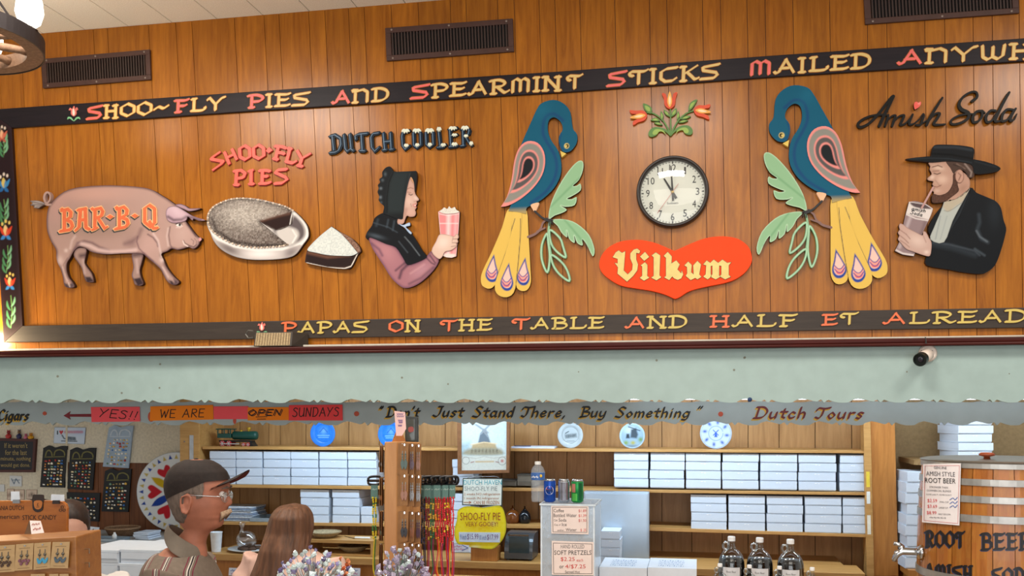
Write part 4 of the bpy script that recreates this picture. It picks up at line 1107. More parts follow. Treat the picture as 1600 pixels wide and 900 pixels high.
hat = C(spl([(138, 150), (200, 141), (292, 133), (296, 105), (304, 78), (318, 65), (360, 62), (450, 65), (530, 76), (556, 92), (552, 152), (620, 165), (690, 188), (718, 208), (700, 225), (640, 238), (560, 240), (545, 190), (480, 170), (390, 164), (300, 171), (230, 165), (160, 158)], True, 3, (0, 2, 10)))
painted_board('hat', hat, YF - .008, TH, '#15171a', [('s', '#343b42', C([(315, 78), (440, 78), (540, 95)]), 3, 4, .8), ('s', '#060708', C([(295, 118), (420, 125), (550, 150)]), 3, 2, .9), ('s', '#30373d', C([(160, 150), (290, 145), (400, 148), (540, 172)]), 1.2, 1.6, .7), ('s', '#2c3339', C([(560, 165), (690, 200)]), 1.2, 2, .6)], t)
cup = C(spl([(158, 412), (200, 408), (260, 425), (303, 452), (300, 472), (275, 530), (240, 605), (187, 745), (120, 735), (71, 712), (105, 640), (130, 520)], True, 3, (0, 3, 7, 9)))
painted_board('soda_cup', cup, YF - .004, TH, '#8f7a7c', [('p', '#d9cfca', C([(158, 412), (302, 455), (285, 525), (138, 485)]), 1.2), ('p', '#57494b', C(spl([(165, 418), (200, 414), (258, 428), (296, 455), (230, 452), (185, 440)], True, 3)), 1), ('s', '#e9e1dc', C([(138, 488), (200, 515), (278, 528)]), 1.6, 1.2, .9), ('s', '#c9babb', C([(165, 510), (100, 690)]), 4, 5, .7), ('s', '#6a5658', C([(255, 540), (190, 720)]), 4, 5, .6), ('s', '#dcd2ce', C([(75, 705), (120, 728), (185, 738)]), 2.4, 1.6, .9), ('s', '#e4dad6', C([(158, 412), (260, 428), (302, 455)]), 1, .8, .9)], t)
mb = MB()
for w, x0, x1, ya, yb in (('Amish', 172, 258, 462, 478), ('Soda', 165, 238, 484, 502)):
 a, b = C([(x0, ya), (x1, yb)])
 for ch, paths, hh in lay_word(ITAL, w.replace('A', 'D') if False else w.replace('A', 'a'), a[0], b[0], a[1], b[1], 5.2, 5.2, .06, .25):
  for p in paths: round_stroke(mb, p, 1.0, YF - .005, .001, n=6)
mb.build('cup_lettering', M('black_ink', '#17191b'), t)
mb = MB()
round_stroke(mb, C([(306, 324), (236, 450)]), 3.0, YF - .007, .008)
mb.build('straw', M('straw_paint', '#b48a84', .5), t)
hand = C(spl([(104, 545), (125, 552), (150, 572), (200, 598), (240, 617), (244, 594), (262, 598), (280, 632), (294, 655), (296, 690), (286, 742), (250, 740), (180, 716), (140, 700), (104, 660), (90, 640), (98, 620), (90, 600), (100, 582), (96, 560)], True, 3))
painted_board('hand', hand, YF - .008, TH, '#bf9f93', [('g', '#dcc3b6', C([(210, 650)])[0], 14, 9, 25, .7), ('e', '#82594f', hand, 1.6, .6), ('s', '#74483f', C([(100, 582), (140, 610), (165, 640)]), 1, .9, .8), ('s', '#74483f', C([(98, 615), (130, 640), (155, 665)]), 1, .9, .8), ('s', '#74483f', C([(105, 648), (135, 668), (160, 690)]), 1, .9, .7), ('g', '#e3cdc2', C([(265, 720)])[0], 4, 3, 0, .7), ('s', '#8a6056', C([(245, 620), (262, 660)]), 1.2, 1.5, .6)], t)

# ---- Amish Soda script
C = crop(1330, 140, 5.926)
def script(word, strokes, label_px):
 mb = MB()
 for p, w in strokes:
  round_stroke(mb, C(spl(p, False, 6)), [x / 5.926 for x in w], YW - .022, .014)
 return mb.build('lettering', M('black_gloss_script', '#100e0c', .45, spec=.2), word)
t = thing('amish_soda_lettering', 'raised black brush-script words Amish Soda with a red heart over the i', 'wall lettering', P(1465, 200, YW))
A_ = [([(250, 232), (180, 245), (110, 275), (65, 315), (75, 345), (115, 340), (180, 300), (260, 215), (330, 125), (380, 65), (395, 60)], [18, 20, 24, 26, 26, 24, 24, 26, 26, 26, 24]),
      ([(395, 60), (350, 150), (290, 270), (260, 335)], [24, 30, 30, 28]), ([(180, 245), (260, 232), (330, 235)], [16, 20, 16]),
      ([(345, 235), (330, 290), (315, 335)], [20, 24, 22]), ([(325, 300), (370, 250), (410, 240), (395, 290), (380, 335)], [12, 16, 22, 26, 24]), ([(390, 305), (440, 250), (490, 238), (470, 290), (455, 325), (500, 315), (540, 270)], [12, 16, 22, 26, 22, 16, 12]),
      ([(570, 230), (545, 285), (540, 320), (580, 315), (640, 265)], [20, 24, 22, 14, 12]), ([(640, 265), (665, 225), (675, 240), (660, 280), (640, 325), (600, 325)], [12, 14, 20, 24, 22, 16]), ([(640, 325), (700, 285)], [12, 12]),
      ([(845, 75), (790, 160), (730, 260), (700, 325)], [20, 26, 28, 26]), ([(715, 300), (770, 230), (820, 220), (795, 270), (765, 315), (800, 325), (870, 320)], [12, 18, 24, 26, 24, 20, 14])]
S_ = [([(1120, 105), (1165, 70), (1160, 25), (1110, 22), (1040, 65), (1000, 130), (1020, 180), (1085, 215), (1085, 260), (1030, 300), (960, 320), (925, 310), (935, 275), (1000, 240), (1080, 225), (1130, 225)], [26, 24, 20, 18, 22, 28, 34, 34, 28, 22, 20, 20, 18, 18, 16, 14]),
      ([(1215, 195), (1160, 205), (1125, 260), (1135, 300), (1180, 290), (1215, 240), (1210, 195), (1240, 215)], [20, 24, 26, 24, 20, 22, 20, 12]),
      ([(1340, 195), (1290, 195), (1250, 250), (1260, 300), (1310, 280), (1350, 220)], [20, 22, 26, 24, 18, 20]), ([(1465, 25), (1420, 100), (1355, 230), (1335, 290), (1380, 290)], [22, 28, 28, 26, 14]),
      ([(1500, 185), (1440, 185), (1400, 240), (1400, 290), (1450, 275), (1495, 215)], [20, 22, 26, 24, 18, 18]), ([(1525, 175), (1490, 230), (1475, 285), (1510, 275), (1535, 225)], [20, 26, 24, 16, 10])]
script(t, A_, 0)
script(t, S_, 1)
hrt = C(spl([(590, 185), (580, 150), (588, 118), (610, 112), (622, 122), (640, 110), (648, 128), (630, 160)], True, 4, (0,)))
painted_board('heart', hrt, YW - .022, .02, '#e5645a', [('g', '#f2a49a', C([(628, 128)])[0], 2, 2, 0, .7)], t)

# ---- birds (the right-hand one is the mirrored board, turned a little further)
LB = lambda p: (730 + p[0] / 2.573, 130 + p[1] / 2.573)
RB = lambda p: (1170 + p[0] / 2.571, 120 + p[1] / 2.571)
cor = [((400, 252), (128, 238)), ((345, 67), (190, 37)), ((135, 495), (445, 458)), ((460, 313), (67, 311)), ((150, 858), (460, 855)), ((225, 832), (362, 832)), ((410, 795), (157, 808)), ((507, 690), (42, 708)), ((85, 825), (528, 808)), ((322, 550), (232, 533)), ((378, 330), (160, 310))]
Am = np.array([[*LB(a), 1] for a, b in cor])
Bm = np.array([RB(b) for a, b in cor])
AFF = np.linalg.lstsq(Am, Bm, rcond=None)[0]
def bird(label, tr):
 def C(pts): return [tr(LB(p)) for p in pts]
 t = thing('bird_cutout', label, 'wall decoration', P(*tr((785, 465)), YF), 'two blue birds facing the clock')
 def tail_paint(o, td, lines):
  L = [('g', '#e9c66b', o[0], 40, 25, 0, .3)]
  for l in lines: L.append(('s', '#3b3a46', C(l), .9, .7))
  x, y, s = td
  def dr(k, x=x, y=y): return C(spl([(x + 8 * k, y - 52 * k), (x + 14 * k, y - 20 * k), (x + 22 * k, y + 14 * k), (x + 12 * k, y + 36 * k), (x - 8 * k, y + 36 * k), (x - 20 * k, y + 14 * k), (x - 8 * k, y - 20 * k)], True, 4, (0,)))
  L += [('p', '#2a4596', dr(1.24), .7), ('p', '#f0c3b5', dr(.95), .7)]
  inn = dr(.95)
  L += [('p', '#ee7b70', C([(x - 30, y + 4), (x + 30, y + 4), (x + 30, y + 50), (x - 30, y + 50)]), .7, 0)]
  for j, yy in enumerate((2, 16)):
   arc = C(spl([(x - 17, y + yy - 5), (x - 6, y + yy + 9), (x + 6, y + yy + 9), (x + 18, y + yy - 5)], False, 4))
   low_ = [p for p in inn]
   L += [('p', ('#f29b8e', '#ea6a62')[j], C(spl([(x - 17, y + yy - 4), (x - 6, y + yy + 9), (x + 6, y + yy + 9), (x + 18, y + yy - 4), (x + 16, y + 18), (x + 9, y + 31), (x - 8, y + 31), (x - 16, y + 18)], True, 3)), .7), ('s', '#2a4596', arc, 1.3, .7)]
  return L
 for pts, td, lines, dy in (([(162, 510), (195, 512), (192, 590), (170, 660), (150, 720), (118, 800), (92, 826), (62, 815), (55, 790), (62, 755), (100, 675), (140, 580)], (98, 752, 1), [], .001),
                               ([(213, 512), (240, 515), (246, 600), (254, 740), (256, 800), (240, 832), (212, 833), (196, 808), (202, 730), (208, 620)], (224, 765, 1), [], .001),
                               ([(185, 512), (218, 512), (214, 620), (206, 720), (193, 825), (170, 857), (135, 857), (112, 832), (118, 780), (150, 690), (176, 600)], (158, 787, 1), [[(192, 545), (175, 600), (150, 690), (118, 780)], [(214, 545), (213, 620), (205, 720), (195, 815)]], -.001)):
  o = C(spl(pts, True, 3))
  painted_board('tail_feather', o, YF + dy, TH - dy, '#dfb95a', tail_paint(o, td, lines), t)
 mb = MB()
 round_stroke(mb, C(spl([(245, 618), (275, 605), (295, 585), (305, 560), (330, 540)], False, 4)), [4, 3.6, 3, 3, 3], YF, TH - .005)
 round_stroke(mb, C([(282, 596), (312, 582)]), [3.2, 2.4], YF, TH - .005)
 mb.build('branch', M('mauve_brown_branch', '#80605a', .6), t)
 bd = C(spl([(300, 80), (345, 67), (385, 80), (414, 115), (424, 180), (441, 205), (440, 240), (415, 273), (385, 275), (370, 245), (370, 212), (384, 185), (375, 155), (350, 137), (328, 150), (324, 190), (338, 230), (365, 270), (378, 320), (375, 370), (350, 420), (310, 460), (270, 487), (240, 500), (237, 525), (200, 518), (165, 514), (178, 480), (186, 400), (198, 300), (222, 235), (255, 160), (280, 105)], True, 3, (24, 26)))
 painted_board('body', bd, YF - .002, TH, '#175a75', [('s', '#1a3a6b', C(spl([(305, 160), (318, 130), (350, 122), (378, 135)], False, 3) + spl([(305, 160), (302, 200), (318, 240), (345, 275), (358, 330), (350, 385), (315, 440), (262, 480)], False, 3)), 3.2, 2.5, .75) if False else ('s', '#1b3f72', C(spl([(385, 150), (350, 124), (318, 132), (306, 165), (306, 205), (325, 245), (352, 290), (360, 340), (348, 390), (312, 440), (255, 482)], False, 3)), 4.5, 3, .7), ('s', '#1b3f72', C(spl([(408, 275), (380, 262), (372, 235), (378, 205)], False, 3)), 2, 2, .7), ('p', '#dfb95a', C([(150, 515), (240, 510), (250, 530), (160, 540)]), 6, .7), ('g', '#1f6a86', C([(300, 110)])[0], 16, 12, -50, .5), ('p', '#e9cf7a', C(circ(400, 252, 10, 11)), .6), ('p', '#101214', C(circ(401, 252, 7, 8)), .6), ('p', '#e9cf7a', C(circ(398, 253, 3.4, 4)), .5)], t)
 MB().plate(C([(374, 272), (398, 283), (380, 298)]), YF - .004, TH).build('beak', M('yellow_beak', '#e0c058', .5), t)
 wing = C(spl([(135, 497), (160, 455), (178, 390), (190, 310), (210, 258), (243, 233), (283, 240), (308, 275), (313, 322), (300, 372), (265, 422), (215, 465), (165, 492)], True, 3, (0,)))
 def inset(k, cx=243, cy=335, tipx=0): return C(spl([(cx + (x - cx) * k, cy + (y - cy) * k) for x, y in [(135, 497), (160, 455), (178, 390), (190, 310), (210, 258), (243, 233), (283, 240), (308, 275), (313, 322), (300, 372), (265, 422), (215, 465), (165, 492)]], True, 3, (0,)))
 painted_board('wing', wing, YF - .006, TH, '#e58f88', [('p', '#8c8a82', inset(.90), .9), ('p', '#e58f88', inset(.66), .9), ('p', '#5a5756', inset(.58), .9), ('p', '#e58f88', inset(.40), .9), ('p', '#1f2226', inset(.32), .9)], t)
 MB().plate(C(spl([(256, 488), (288, 480), (283, 500), (272, 518), (262, 505)], True, 3)), YF - .004, TH).build('thigh', M('peach_thigh', '#e6b48c', .5), t)
 mb = MB()
 round_stroke(mb, C([(272, 515), (300, 540), (322, 552)]), 3.2, YF - .006, TH)
 for e in ((345, 553), (342, 566), (330, 572), (312, 545)): round_stroke(mb, C([(318, 549), ((318 + e[0]) / 2 + 6, (549 + e[1]) / 2 - 4), e]), [2.4, 2, 1.2], YF - .006, TH)
 mb.build('foot', M('black_foot', '#17171a', .5), t)
 gr = '#8fb88f'
 for pts in ([(328, 545), (332, 500), (350, 450), (382, 390), (422, 335), (450, 312), (466, 318), (465, 350), (450, 388), (425, 412), (440, 412), (455, 404), (456, 430), (425, 452), (402, 464), (420, 466), (440, 458), (432, 490), (395, 497), (376, 492), (400, 508), (385, 520), (352, 532)],
    [(342, 550), (390, 547), (440, 564), (490, 610), (512, 668), (505, 696), (487, 662), (474, 640), (462, 628), (464, 652), (442, 642), (430, 612), (432, 642), (410, 626), (400, 592), (402, 620), (380, 602), (364, 575)]):
  o = C(spl(pts, True, 3))
  painted_board('leaf', o, YF - .003, TH, gr, [('e', '#c9e3c4', o, 2.2, .7), ('s', '#5f9468', [o[3], o[len(o) // 3]], 2.5, 3, .6)], t)
 for a in ([(320, 605), (300, 650), (300, 710), (322, 760), (332, 700), (326, 640)], [(332, 590), (372, 622), (386, 660), (395, 700), (358, 675), (336, 640)], [(338, 690), (380, 720), (404, 758), (410, 795), (370, 767), (345, 730)]):
  mb = MB()
  o = C(spl(a, True, 4))
  round_stroke(mb, o + o[:1], 3.6, YF - .001, TH, 0, 8)
  round_stroke(mb, o + o[:1], 1.2, YF - .003, TH, 1, 6)
  mb.build('leaf', [M('pale_green_enamel', '#86b38c', .5), M('pale_green_light', '#b5d9b8', .5)], t)
 mb = MB()
 round_stroke(mb, C(spl([(332, 552), (326, 600), (330, 650), (338, 695)], False, 4)), 3, YF - .002, TH)
 mb.build('stem', MATS['pale_green_enamel'], t)
bird('blue bird cut-out with yellow tail left of the round clock', lambda p: p)
bird('blue bird cut-out with yellow tail right of the round clock', lambda p: tuple(np.array([p[0], p[1], 1]) @ AFF))

# ---- tulip spray over the clock
C = crop(970, 135, 3.913)
t = thing('tulip_cutout', 'painted cut-out spray of three orange tulips above the clock', 'wall decoration', P(1048, 215, YW - .012))
gm, gl, om, ym = M('leaf_green_enamel', '#56803a', .5), M('leaf_light_enamel', '#93b050', .5), M('tulip_orange_enamel', '#d6491f', .5), M('tulip_amber_enamel', '#f0ab4a', .5)
mb = MB()
for p in ([(305, 295), (305, 220), (303, 135)], [(303, 290), (260, 210), (200, 165), (160, 160)], [(307, 290), (350, 210), (400, 165), (445, 148)]):
 round_stroke(mb, C(spl(p, False, 4)), [2.6, 2.2, 1.8], YW - .014, .014)
mb.build('stem', gm, t)
for pts in ([(305, 305), (285, 268), (240, 250), (195, 252), (168, 285), (180, 308), (215, 300), (235, 275), (270, 275)], [(305, 305), (328, 265), (370, 240), (415, 240), (440, 268), (430, 295), (395, 290), (380, 265), (335, 275)],
   [(185, 165), (190, 135), (165, 112), (135, 105), (145, 140), (165, 160)], [(415, 150), (440, 130), (468, 80), (430, 95), (415, 125)],
   [(250, 210), (262, 180), (245, 150), (243, 185)], [(345, 205), (360, 180), (350, 150), (342, 180)], [(300, 185), (290, 160), (262, 142), (272, 170)], [(308, 185), (338, 165), (340, 132), (315, 155)],
   [(240, 210), (215, 190), (182, 205), (210, 212)], [(255, 235), (230, 218), (203, 222), (225, 234)], [(365, 200), (395, 180), (428, 182), (400, 198)], [(352, 220), (380, 205), (412, 208), (380, 222)]):
 o = C(spl(pts, True, 3))
 c = (sum(p[0] for p in o) / len(o), sum(p[1] for p in o) / len(o))
 mb = MB()
 mb.plate(o, YW - .016, .016, 0)
 mb.plate([(c[0] + (x - c[0]) * .6, c[1] + (y - c[1]) * .6) for x, y in o], YW - .0175, .002, 1)
 mb.build('leaf', [gm, gl], t)
for cx, cy, an in ((299, 85, 0), (110, 182, -100), (497, 150, 98)):
 ca, sa = math.cos(math.radians(an)), math.sin(math.radians(an))
 R_ = lambda pts: C([(cx + x * ca - y * sa, cy + x * sa + y * ca) for x, y in pts])
 mb = MB()
 mb.plate(R_(spl([(0, 52), (-30, 30), (-36, -10), (-48, -42), (-26, -40), (-14, -10), (0, 0), (14, -10), (24, -42), (46, -48), (36, -10), (30, 30)], True, 3)), YW - .018, .018, 0)
 mb.plate(R_(spl([(0, 42), (-15, 5), (0, -56), (15, 5)], True, 4)), YW - .021, .006, 1)
 mb.plate(R_(spl([(0, 28), (-7, 2), (0, -30), (7, 2)], True, 4)), YW - .0225, .003, 2)
 mb.build('tulip', [om, ym, M('tulip_cream', '#f1dcae', .5)], t)

# ---- clock
C = crop(970, 135, 3.913)
t = thing('wall_clock', 'round black-rimmed wall clock showing just before eleven', 'clock', P(1050.5, 356, YW))
cc = P(1051, 301.5, YW)
R0 = (P(1107.5, 301, YW).x - P(994.5, 301, YW).x) / 2
UX, UZ = Vector((1, 0, 0)), Vector((0, 0, 1))
MB().lathe([(R0, 0), (R0, .03), (R0 * .985, .042), (R0 * .95, .046), (R0 * .905, .040), (R0 * .89, .028), (R0 * .88, .012)], cc, 64, ax=(0, -1, 0), caps=False).build('rim', M('black_clock_rim', '#2c2523', .35), t, smooth=True)
MB().lathe([(R0 * .9, .006), (R0 * .9, .012)], cc, 64, ax=(0, -1, 0)).build('dial', M('cream_dial', '#d9dcd0', .5, var=.03), t)
blk = M('clock_black', '#17181a', .5)
yd = YW - .0135
mb = MB()
for k in range(60):
 a = math.radians(6 * k)
 d, e = Vector((math.sin(a), 0, math.cos(a))), Vector((math.cos(a), 0, -math.sin(a)))
 w, r0 = (.0028, .80) if k % 5 == 0 else (.0014, .825)
 fr = [Vector((cc.x, yd, cc.z)) + d * R0 * r + e * w * s_ for r, s_ in ((r0, -1), (r0, 1), (.865, 1), (.865, -1))]
 mb.prism(fr, Vector((0, .001, 0)))
mb.build('minute_mark', blk, t)
for k in range(1, 13):
 a = math.radians(30 * k)
 c = Vector((cc.x, yd, cc.z)) + Vector((math.sin(a), 0, math.cos(a))) * R0 * .685
 h, w = R0 * .20, R0 * (.10 if k < 10 else .19)
 if k == 11: w = R0 * .15
 if k == 1: w = R0 * .05
 mb = MB()
 print_line(mb, str(k), c - UX * w / 2 - UZ * h / 2, UX * w, UZ * h)
 mb.build('numeral', blk, t)
mb = MB()
c = Vector((cc.x, yd, cc.z - R0 * .30))
print_line(mb, 'Sunbeam', c - UX * .027 - UZ * .005, UX * .054, UZ * .011)
mb.build('maker_name', blk, t)
def handm(ang, ln, back, w0, w1, mat, name, dy):
 a = math.radians(ang)
 d, e = Vector((math.sin(a), 0, math.cos(a))), Vector((math.cos(a), 0, -math.sin(a)))
 c = Vector((cc.x, yd - dy, cc.z))
 MB().prism([c - d * back * R0 - e * w0, c - d * back * R0 + e * w0, c + d * ln * R0 + e * w1, c + d * ln * R0 - e * w1], Vector((0, .0015, 0))).build(name, mat, t)
handm(329, .46, .20, .006, .0035, blk, 'hour_hand', .004)
handm(356.5, .74, .24, .0055, .0025, blk, 'minute_hand', .007)
handm(216, .72, .28, .0009, .0009, M('red_second_hand', '#b3302a', .4), 'second_hand', .010)
MB().lathe([(.008, 0), (.007, .012), (.002, .014)], Vector((cc.x, yd, cc.z)), 16, ax=(0, -1, 0)).build('hub', M('brass_hub', '#b59a5a', .3, .8), t)
MB().lathe([(R0 * .9, .030), (R0 * .75, .036), (R0 * .45, .041), (R0 * .2, .043), (.001, .0435)], cc, 48, ax=(0, -1, 0), caps=False).build('glass', clear('clock_glass', gloss=.03), t, smooth=True)

# ---- Vilkum heart
C = crop(930, 360, 6.4)
t = thing('vilkum_sign', 'wide orange-red heart-shaped board lettered Vilkum below the clock', 'sign', P(1055, 465, YF))
h_ = C(spl([(790, 205), (700, 165), (600, 125), (480, 98), (370, 95), (250, 112), (140, 165), (70, 240), (40, 330), (60, 410), (130, 480), (250, 550), (400, 580), (560, 605), (690, 640), (760, 670), (800, 685), (850, 665), (920, 620), (1000, 590), (1130, 560), (1280, 530), (1400, 490), (1500, 420), (1560, 330), (1565, 250), (1530, 160), (1440, 90), (1330, 62), (1200, 62), (1080, 85), (960, 130), (860, 175)], True, 4, (0,)))
MB().plate(h_, YF, TH).build('board', M('orange_red_enamel', '#f84a1c', .5, var=.03, spec=.15), t, bevel=.002)
VL = [
 [(175, 268), (205, 220), (235, 200), (268, 225), (300, 208), (285, 400), (325, 440), (370, 395), (375, 340), (350, 280), (352, 230), (385, 192), (420, 182), (450, 205), (440, 230), (410, 225), (410, 290), (428, 340), (420, 400), (380, 455), (318, 512), (222, 432), (228, 370), (195, 325), (225, 330), (225, 285)],
 [(448, 262), (498, 215), (540, 265), (490, 305)],
 [(455, 350), (498, 318), (522, 345), (520, 455), (542, 472), (488, 503), (445, 475), (470, 455), (470, 360)],
 [(565, 250), (605, 220), (650, 250), (642, 450), (662, 468), (612, 500), (560, 472), (585, 455), (585, 270)],
 [(685, 255), (725, 215), (766, 260), (762, 330), (810, 300), (845, 340), (822, 390), (860, 430), (865, 400), (880, 440), (860, 480), (825, 495), (790, 480), (770, 460), (740, 497), (690, 470), (708, 455), (708, 275)],
 [(892, 350), (930, 312), (965, 345), (960, 420), (985, 440), (980, 350), (1022, 305), (1058, 340), (1040, 440), (1062, 465), (1022, 490), (1000, 475), (955, 497), (905, 455), (920, 430), (918, 365)],
 [(1080, 340), (1115, 300), (1150, 325), (1185, 292), (1230, 325), (1272, 292), (1320, 325), (1360, 318), (1335, 350), (1335, 445), (1355, 465), (1300, 490), (1245, 460), (1262, 440), (1262, 355), (1240, 350), (1238, 450), (1255, 462), (1205, 490), (1150, 462), (1172, 440), (1172, 352), (1155, 355), (1155, 440), (1165, 458), (1125, 490), (1080, 462), (1105, 440), (1110, 350)],
]
for o in VL:
 mb = MB()
 o = C(o)
 mb.plate(o, YF - .005, .004, 0)
 round_stroke(mb, o + o[:1], 1.1, YF - .0025, .0022, 1, 6)
 mb.build('letter', [M('vilkum_cream', '#e0c878', .45), M('vilkum_edge', '#5a1c10', .5)], t)

# ================================================================== SHELVES AND BAY FURNITURE
shelf_wood = wood('honey_shelf_wood', '#a8793f', '#c89a5c', .45, (.8, 7, 7), 6)
post_wood = wood('orange_post_wood', '#9a5f26', '#bd7f3c', .42, (7, 7, .7), 6)
YS = 6.26
def board_px(mb, pts, Y0, Y1, mi=0):
 """board seen edge-on: pts = (x, top, bottom) at its two ends, front at Y0, back at Y1"""
 (xa, ta, ba), (xb, tb_, bb) = pts
 fr = [P(xa, ba, Y0), P(xb, bb, Y0), P(xb, tb_, Y0), P(xa, ta, Y0)]
 mb.hexa(fr + [Vector((p.x, Y1, p.z)) for p in fr], mi)
 return fr
su = thing('wall_shelf', 'built-in honey-coloured wooden shelves holding white pie boxes behind the counter', 'shelves', (P(850, 800, YS).x, YS, 0))
mb = MB()
a, b = P(281, 760, YS - .03), P(311, 760, YS - .03)
mb.box((a.x, YS - .03, 0), (b.x, YS, 2.19))
mb.box((b.x - .02, YS - .005, 0), (b.x, YB - .002, 2.19))
mb.build('left_post', shelf_wood, su, bevel=.002)
mb = MB()
q = [P(1366, 900, YS), P(1404, 900, YS), P(1398, 655, YS), P(1360, 655, YS)]
mb.hexa(q + [Vector((p.x, YB - .002, p.z)) for p in q])
d0 = Vector((0, 0, 0))
mb.build('right_post', post_wood, su, bevel=.002)
mb = MB()
q = [P(1354.5, 900, YS - .012), P(1366, 900, YS - .012), P(1360, 655, YS - .012), P(1349, 655, YS - .012)]
mb.hexa(q + [Vector((p.x, YS + .1, p.z)) for p in q])
mb.build('edge_strip', shelf_wood, su)
SH = [((316, 697.5, 702), (1356, 704, 708.5)), ((316, 756.5, 761.5), (1358, 769.5, 774)), ((316, 815.0, 819.5), (1012, 822.5, 828)), ((1014, 824, 829.5), (1360, 835.5, 840))]
for s_ in SH:
 mb = MB()
 board_px(mb, s_, YS, YB - .002)
 mb.build('shelf_board', shelf_wood, su, bevel=.002)
mb = MB()
a, b = P(296, 680, YS - .034), P(302, 735, YS - .034)
mb.box((a.x, YS - .034, b.z), (b.x, YS - .03, a.z))
mb.build('ruler', M('steel_ruler', '#b8bcc0', .35, .7), su)
mb = MB()
for y in (684, 727): mb.ball(P(288, y + 6, YS - .034), (.006, .004, .006), 10, 6)
mb.build('hinge_screw', M('screw_steel', '#8f8078', .4, .6), su)
for y0, y1, c in ((737, 761, '#e3c63e'), (768, 787, '#dfe0da'), (805, 835, '#e6e0cf')):
 mb = MB()
 k = lambda y: 1349 + (y - 655) * .022
 mb.plate([(k(y0) + 2.5, y0), (k(y0) + 8, y0), (k(y1) + 8, y1), (k(y1) + 2.5, y1)], YS - .0135, .001)
 mb.build('label_sticker', M('sticker_' + c[1:], c, .6), su)

# rear counter under the shelves
mb = MB()
t = thing('rear_counter', 'long wooden counter below the shelves', 'counter', (P(850, 880, 5.9).x, 5.9, 0))
zc1 = zc2 = P(840, 880.5, 5.92).z
fr = [P(316, 880, 5.92), P(1352, 880, 5.92), P(1352, 880, 5.92), P(316, 880, 5.92)]
mb.box((fr[0].x, 5.92, zc1 - .045), (fr[1].x, YS - .035, zc1))
mb.build('counter_top', shelf_wood, t, bevel=.004)
def zcount(X): return zc1 + .0006
mb = MB()
mb.box((fr[0].x + .02, 5.97, .06), (fr[1].x - .02, YS - .04, zc1 - .046))
mb.build('cabinet', post_wood, t)
mb = MB()
mb.box((fr[0].x + .03, YS - .035, zc1 - .045), (fr[1].x - .08, YB - .002, zc1))
mb.build('back_ledge', shelf_wood, t)

# left end counter
zl = P(170, 847, 5.9).z
t = thing('end_counter', 'grey-topped counter at the left end below the pin cards', 'counter', (P(150, 850, 5.9).x, 6.0, 0))
a, b = P(-60, 850, 5.9), P(279, 850, YS - .04)
MB().box((a.x, 5.88, zl - .04), (b.x, YL - .002, zl)).build('counter_top', M('grey_laminate', '#a9aaa8', .5), t, bevel=.003)
MB().box((a.x + .03, 5.92, .05), (b.x - .03, YL - .002, zl - .04)).build('cabinet', post_wood, t)

# front service counter (below the picture edge)
t = thing('service_counter', 'long wooden service counter carrying the clear case and jugs', 'counter', (.6, 4.9, 0))
MB().box((-1.6, 4.5, .90), (3.6, 5.42, .94)).build('counter_top', shelf_wood, t, bevel=.006)
MB().box((-1.55, 4.56, 0), (3.55, 5.38, .90)).build('front_panel', post_wood, t)

# ------------------------------------------------------------------ white pie boxes
boxm, boxin = M('white_card_box', '#ccd6e2', .55, var=.03), M('box_shadow_gap', '#8f969c', .8)
def unit_box(name, label, group):
 """unit size: x -0.5..0.5, y 0..1 (front at 0), z 0..1"""
 t = thing(name, label, 'box', (0, 0, 0), group)
 mb = MB()
 mb.box((-.492, .012, 0), (.492, .992, .93))
 mb.build('tray', boxm, t)
 mb = MB()
 mb.box((-.5, .0, .945), (.5, 1, 1.0))
 mb.box((-.5, -.012, .12), (.5, .0, .992))
 mb.box((-.5, 0, .30), (-.493, .98, .945))
 mb.box((.493, 0, .30), (.5, .98, .945))
 mb.build('lid', boxm, t)
 mb = MB()
 mb.box((-.07, -.016, .80), (-.01, -.012, .86))
 mb.box((.02, -.016, .78), (.07, -.012, .84))
 mb.build('lid_tab', M('tab_gloss', '#f4f6f8', .2), t)
 return t
ORD = ['first', 'second', 'third', 'fourth', 'fifth', 'sixth', 'seventh', 'eighth']
def levels(n): return ['topmost'] + [(ORD[i] + ' from top') for i in range(1, n - 1)] + (['bottom'] if n > 1 else [])
PROTO = None
NBOX = 0
def pie_box(label, group, X0, X1, Y0, dep, Z0, Z1, rot=0.0):
 global PROTO, NBOX
 if PROTO is None:
  PROTO = unit_box('pie_box', label, group)
  o = PROTO
 else: o = copy_tree(PROTO)
 tag(o, label, 'box', group)
 o.location = ((X0 + X1) / 2, Y0, Z0)
 o.scale = (X1 - X0, dep, Z1 - Z0)
 o.rotation_euler = (0, 0, rot)
 NBOX += 1
 return o
rb = random.Random(11)
def stack_rows(where, group, edges, nrow, bl, br, hl, hr, Y0, dep, zb=None):
 """edges: list of (x0,x1) pixel columns; bl/br: base pixel y at first/last edge; hl/hr box heights in pixels"""
 xa, xb = edges[0][0], edges[-1][1]
 for ci, (e0, e1) in enumerate(edges):
  t = ((e0 + e1) / 2 - xa) / (xb - xa)
  base, h = bl + (br - bl) * t, hl + (hr - hl) * t
  p0, p1 = P(e0 + .9, base, Y0), P(e1 - .9, base, Y0)
  z0 = (p0.z + p1.z) / 2 if zb is None else zb
  hz = P(e0, base - h, Y0).z - P(e0, base, Y0).z
  lv = levels(nrow)
  for r in range(nrow):
   j = rb.uniform(-.003, .003) if r else 0
   lab = ('white pie box, %s of the %s stack from left, %s' % (lv[nrow - 1 - r], ORD[ci], where)) if len(edges) > 1 else 'white pie box, %s %s' % (lv[nrow - 1 - r], where)
   pie_box(lab, group, p0.x + j, p1.x + j, Y0 + abs(j) * .4, dep, z0 + r * hz + .0004, z0 + (r + 1) * hz, rb.uniform(-.006, .006))
E = lambda L: list(zip(L[:-1], L[1:]))
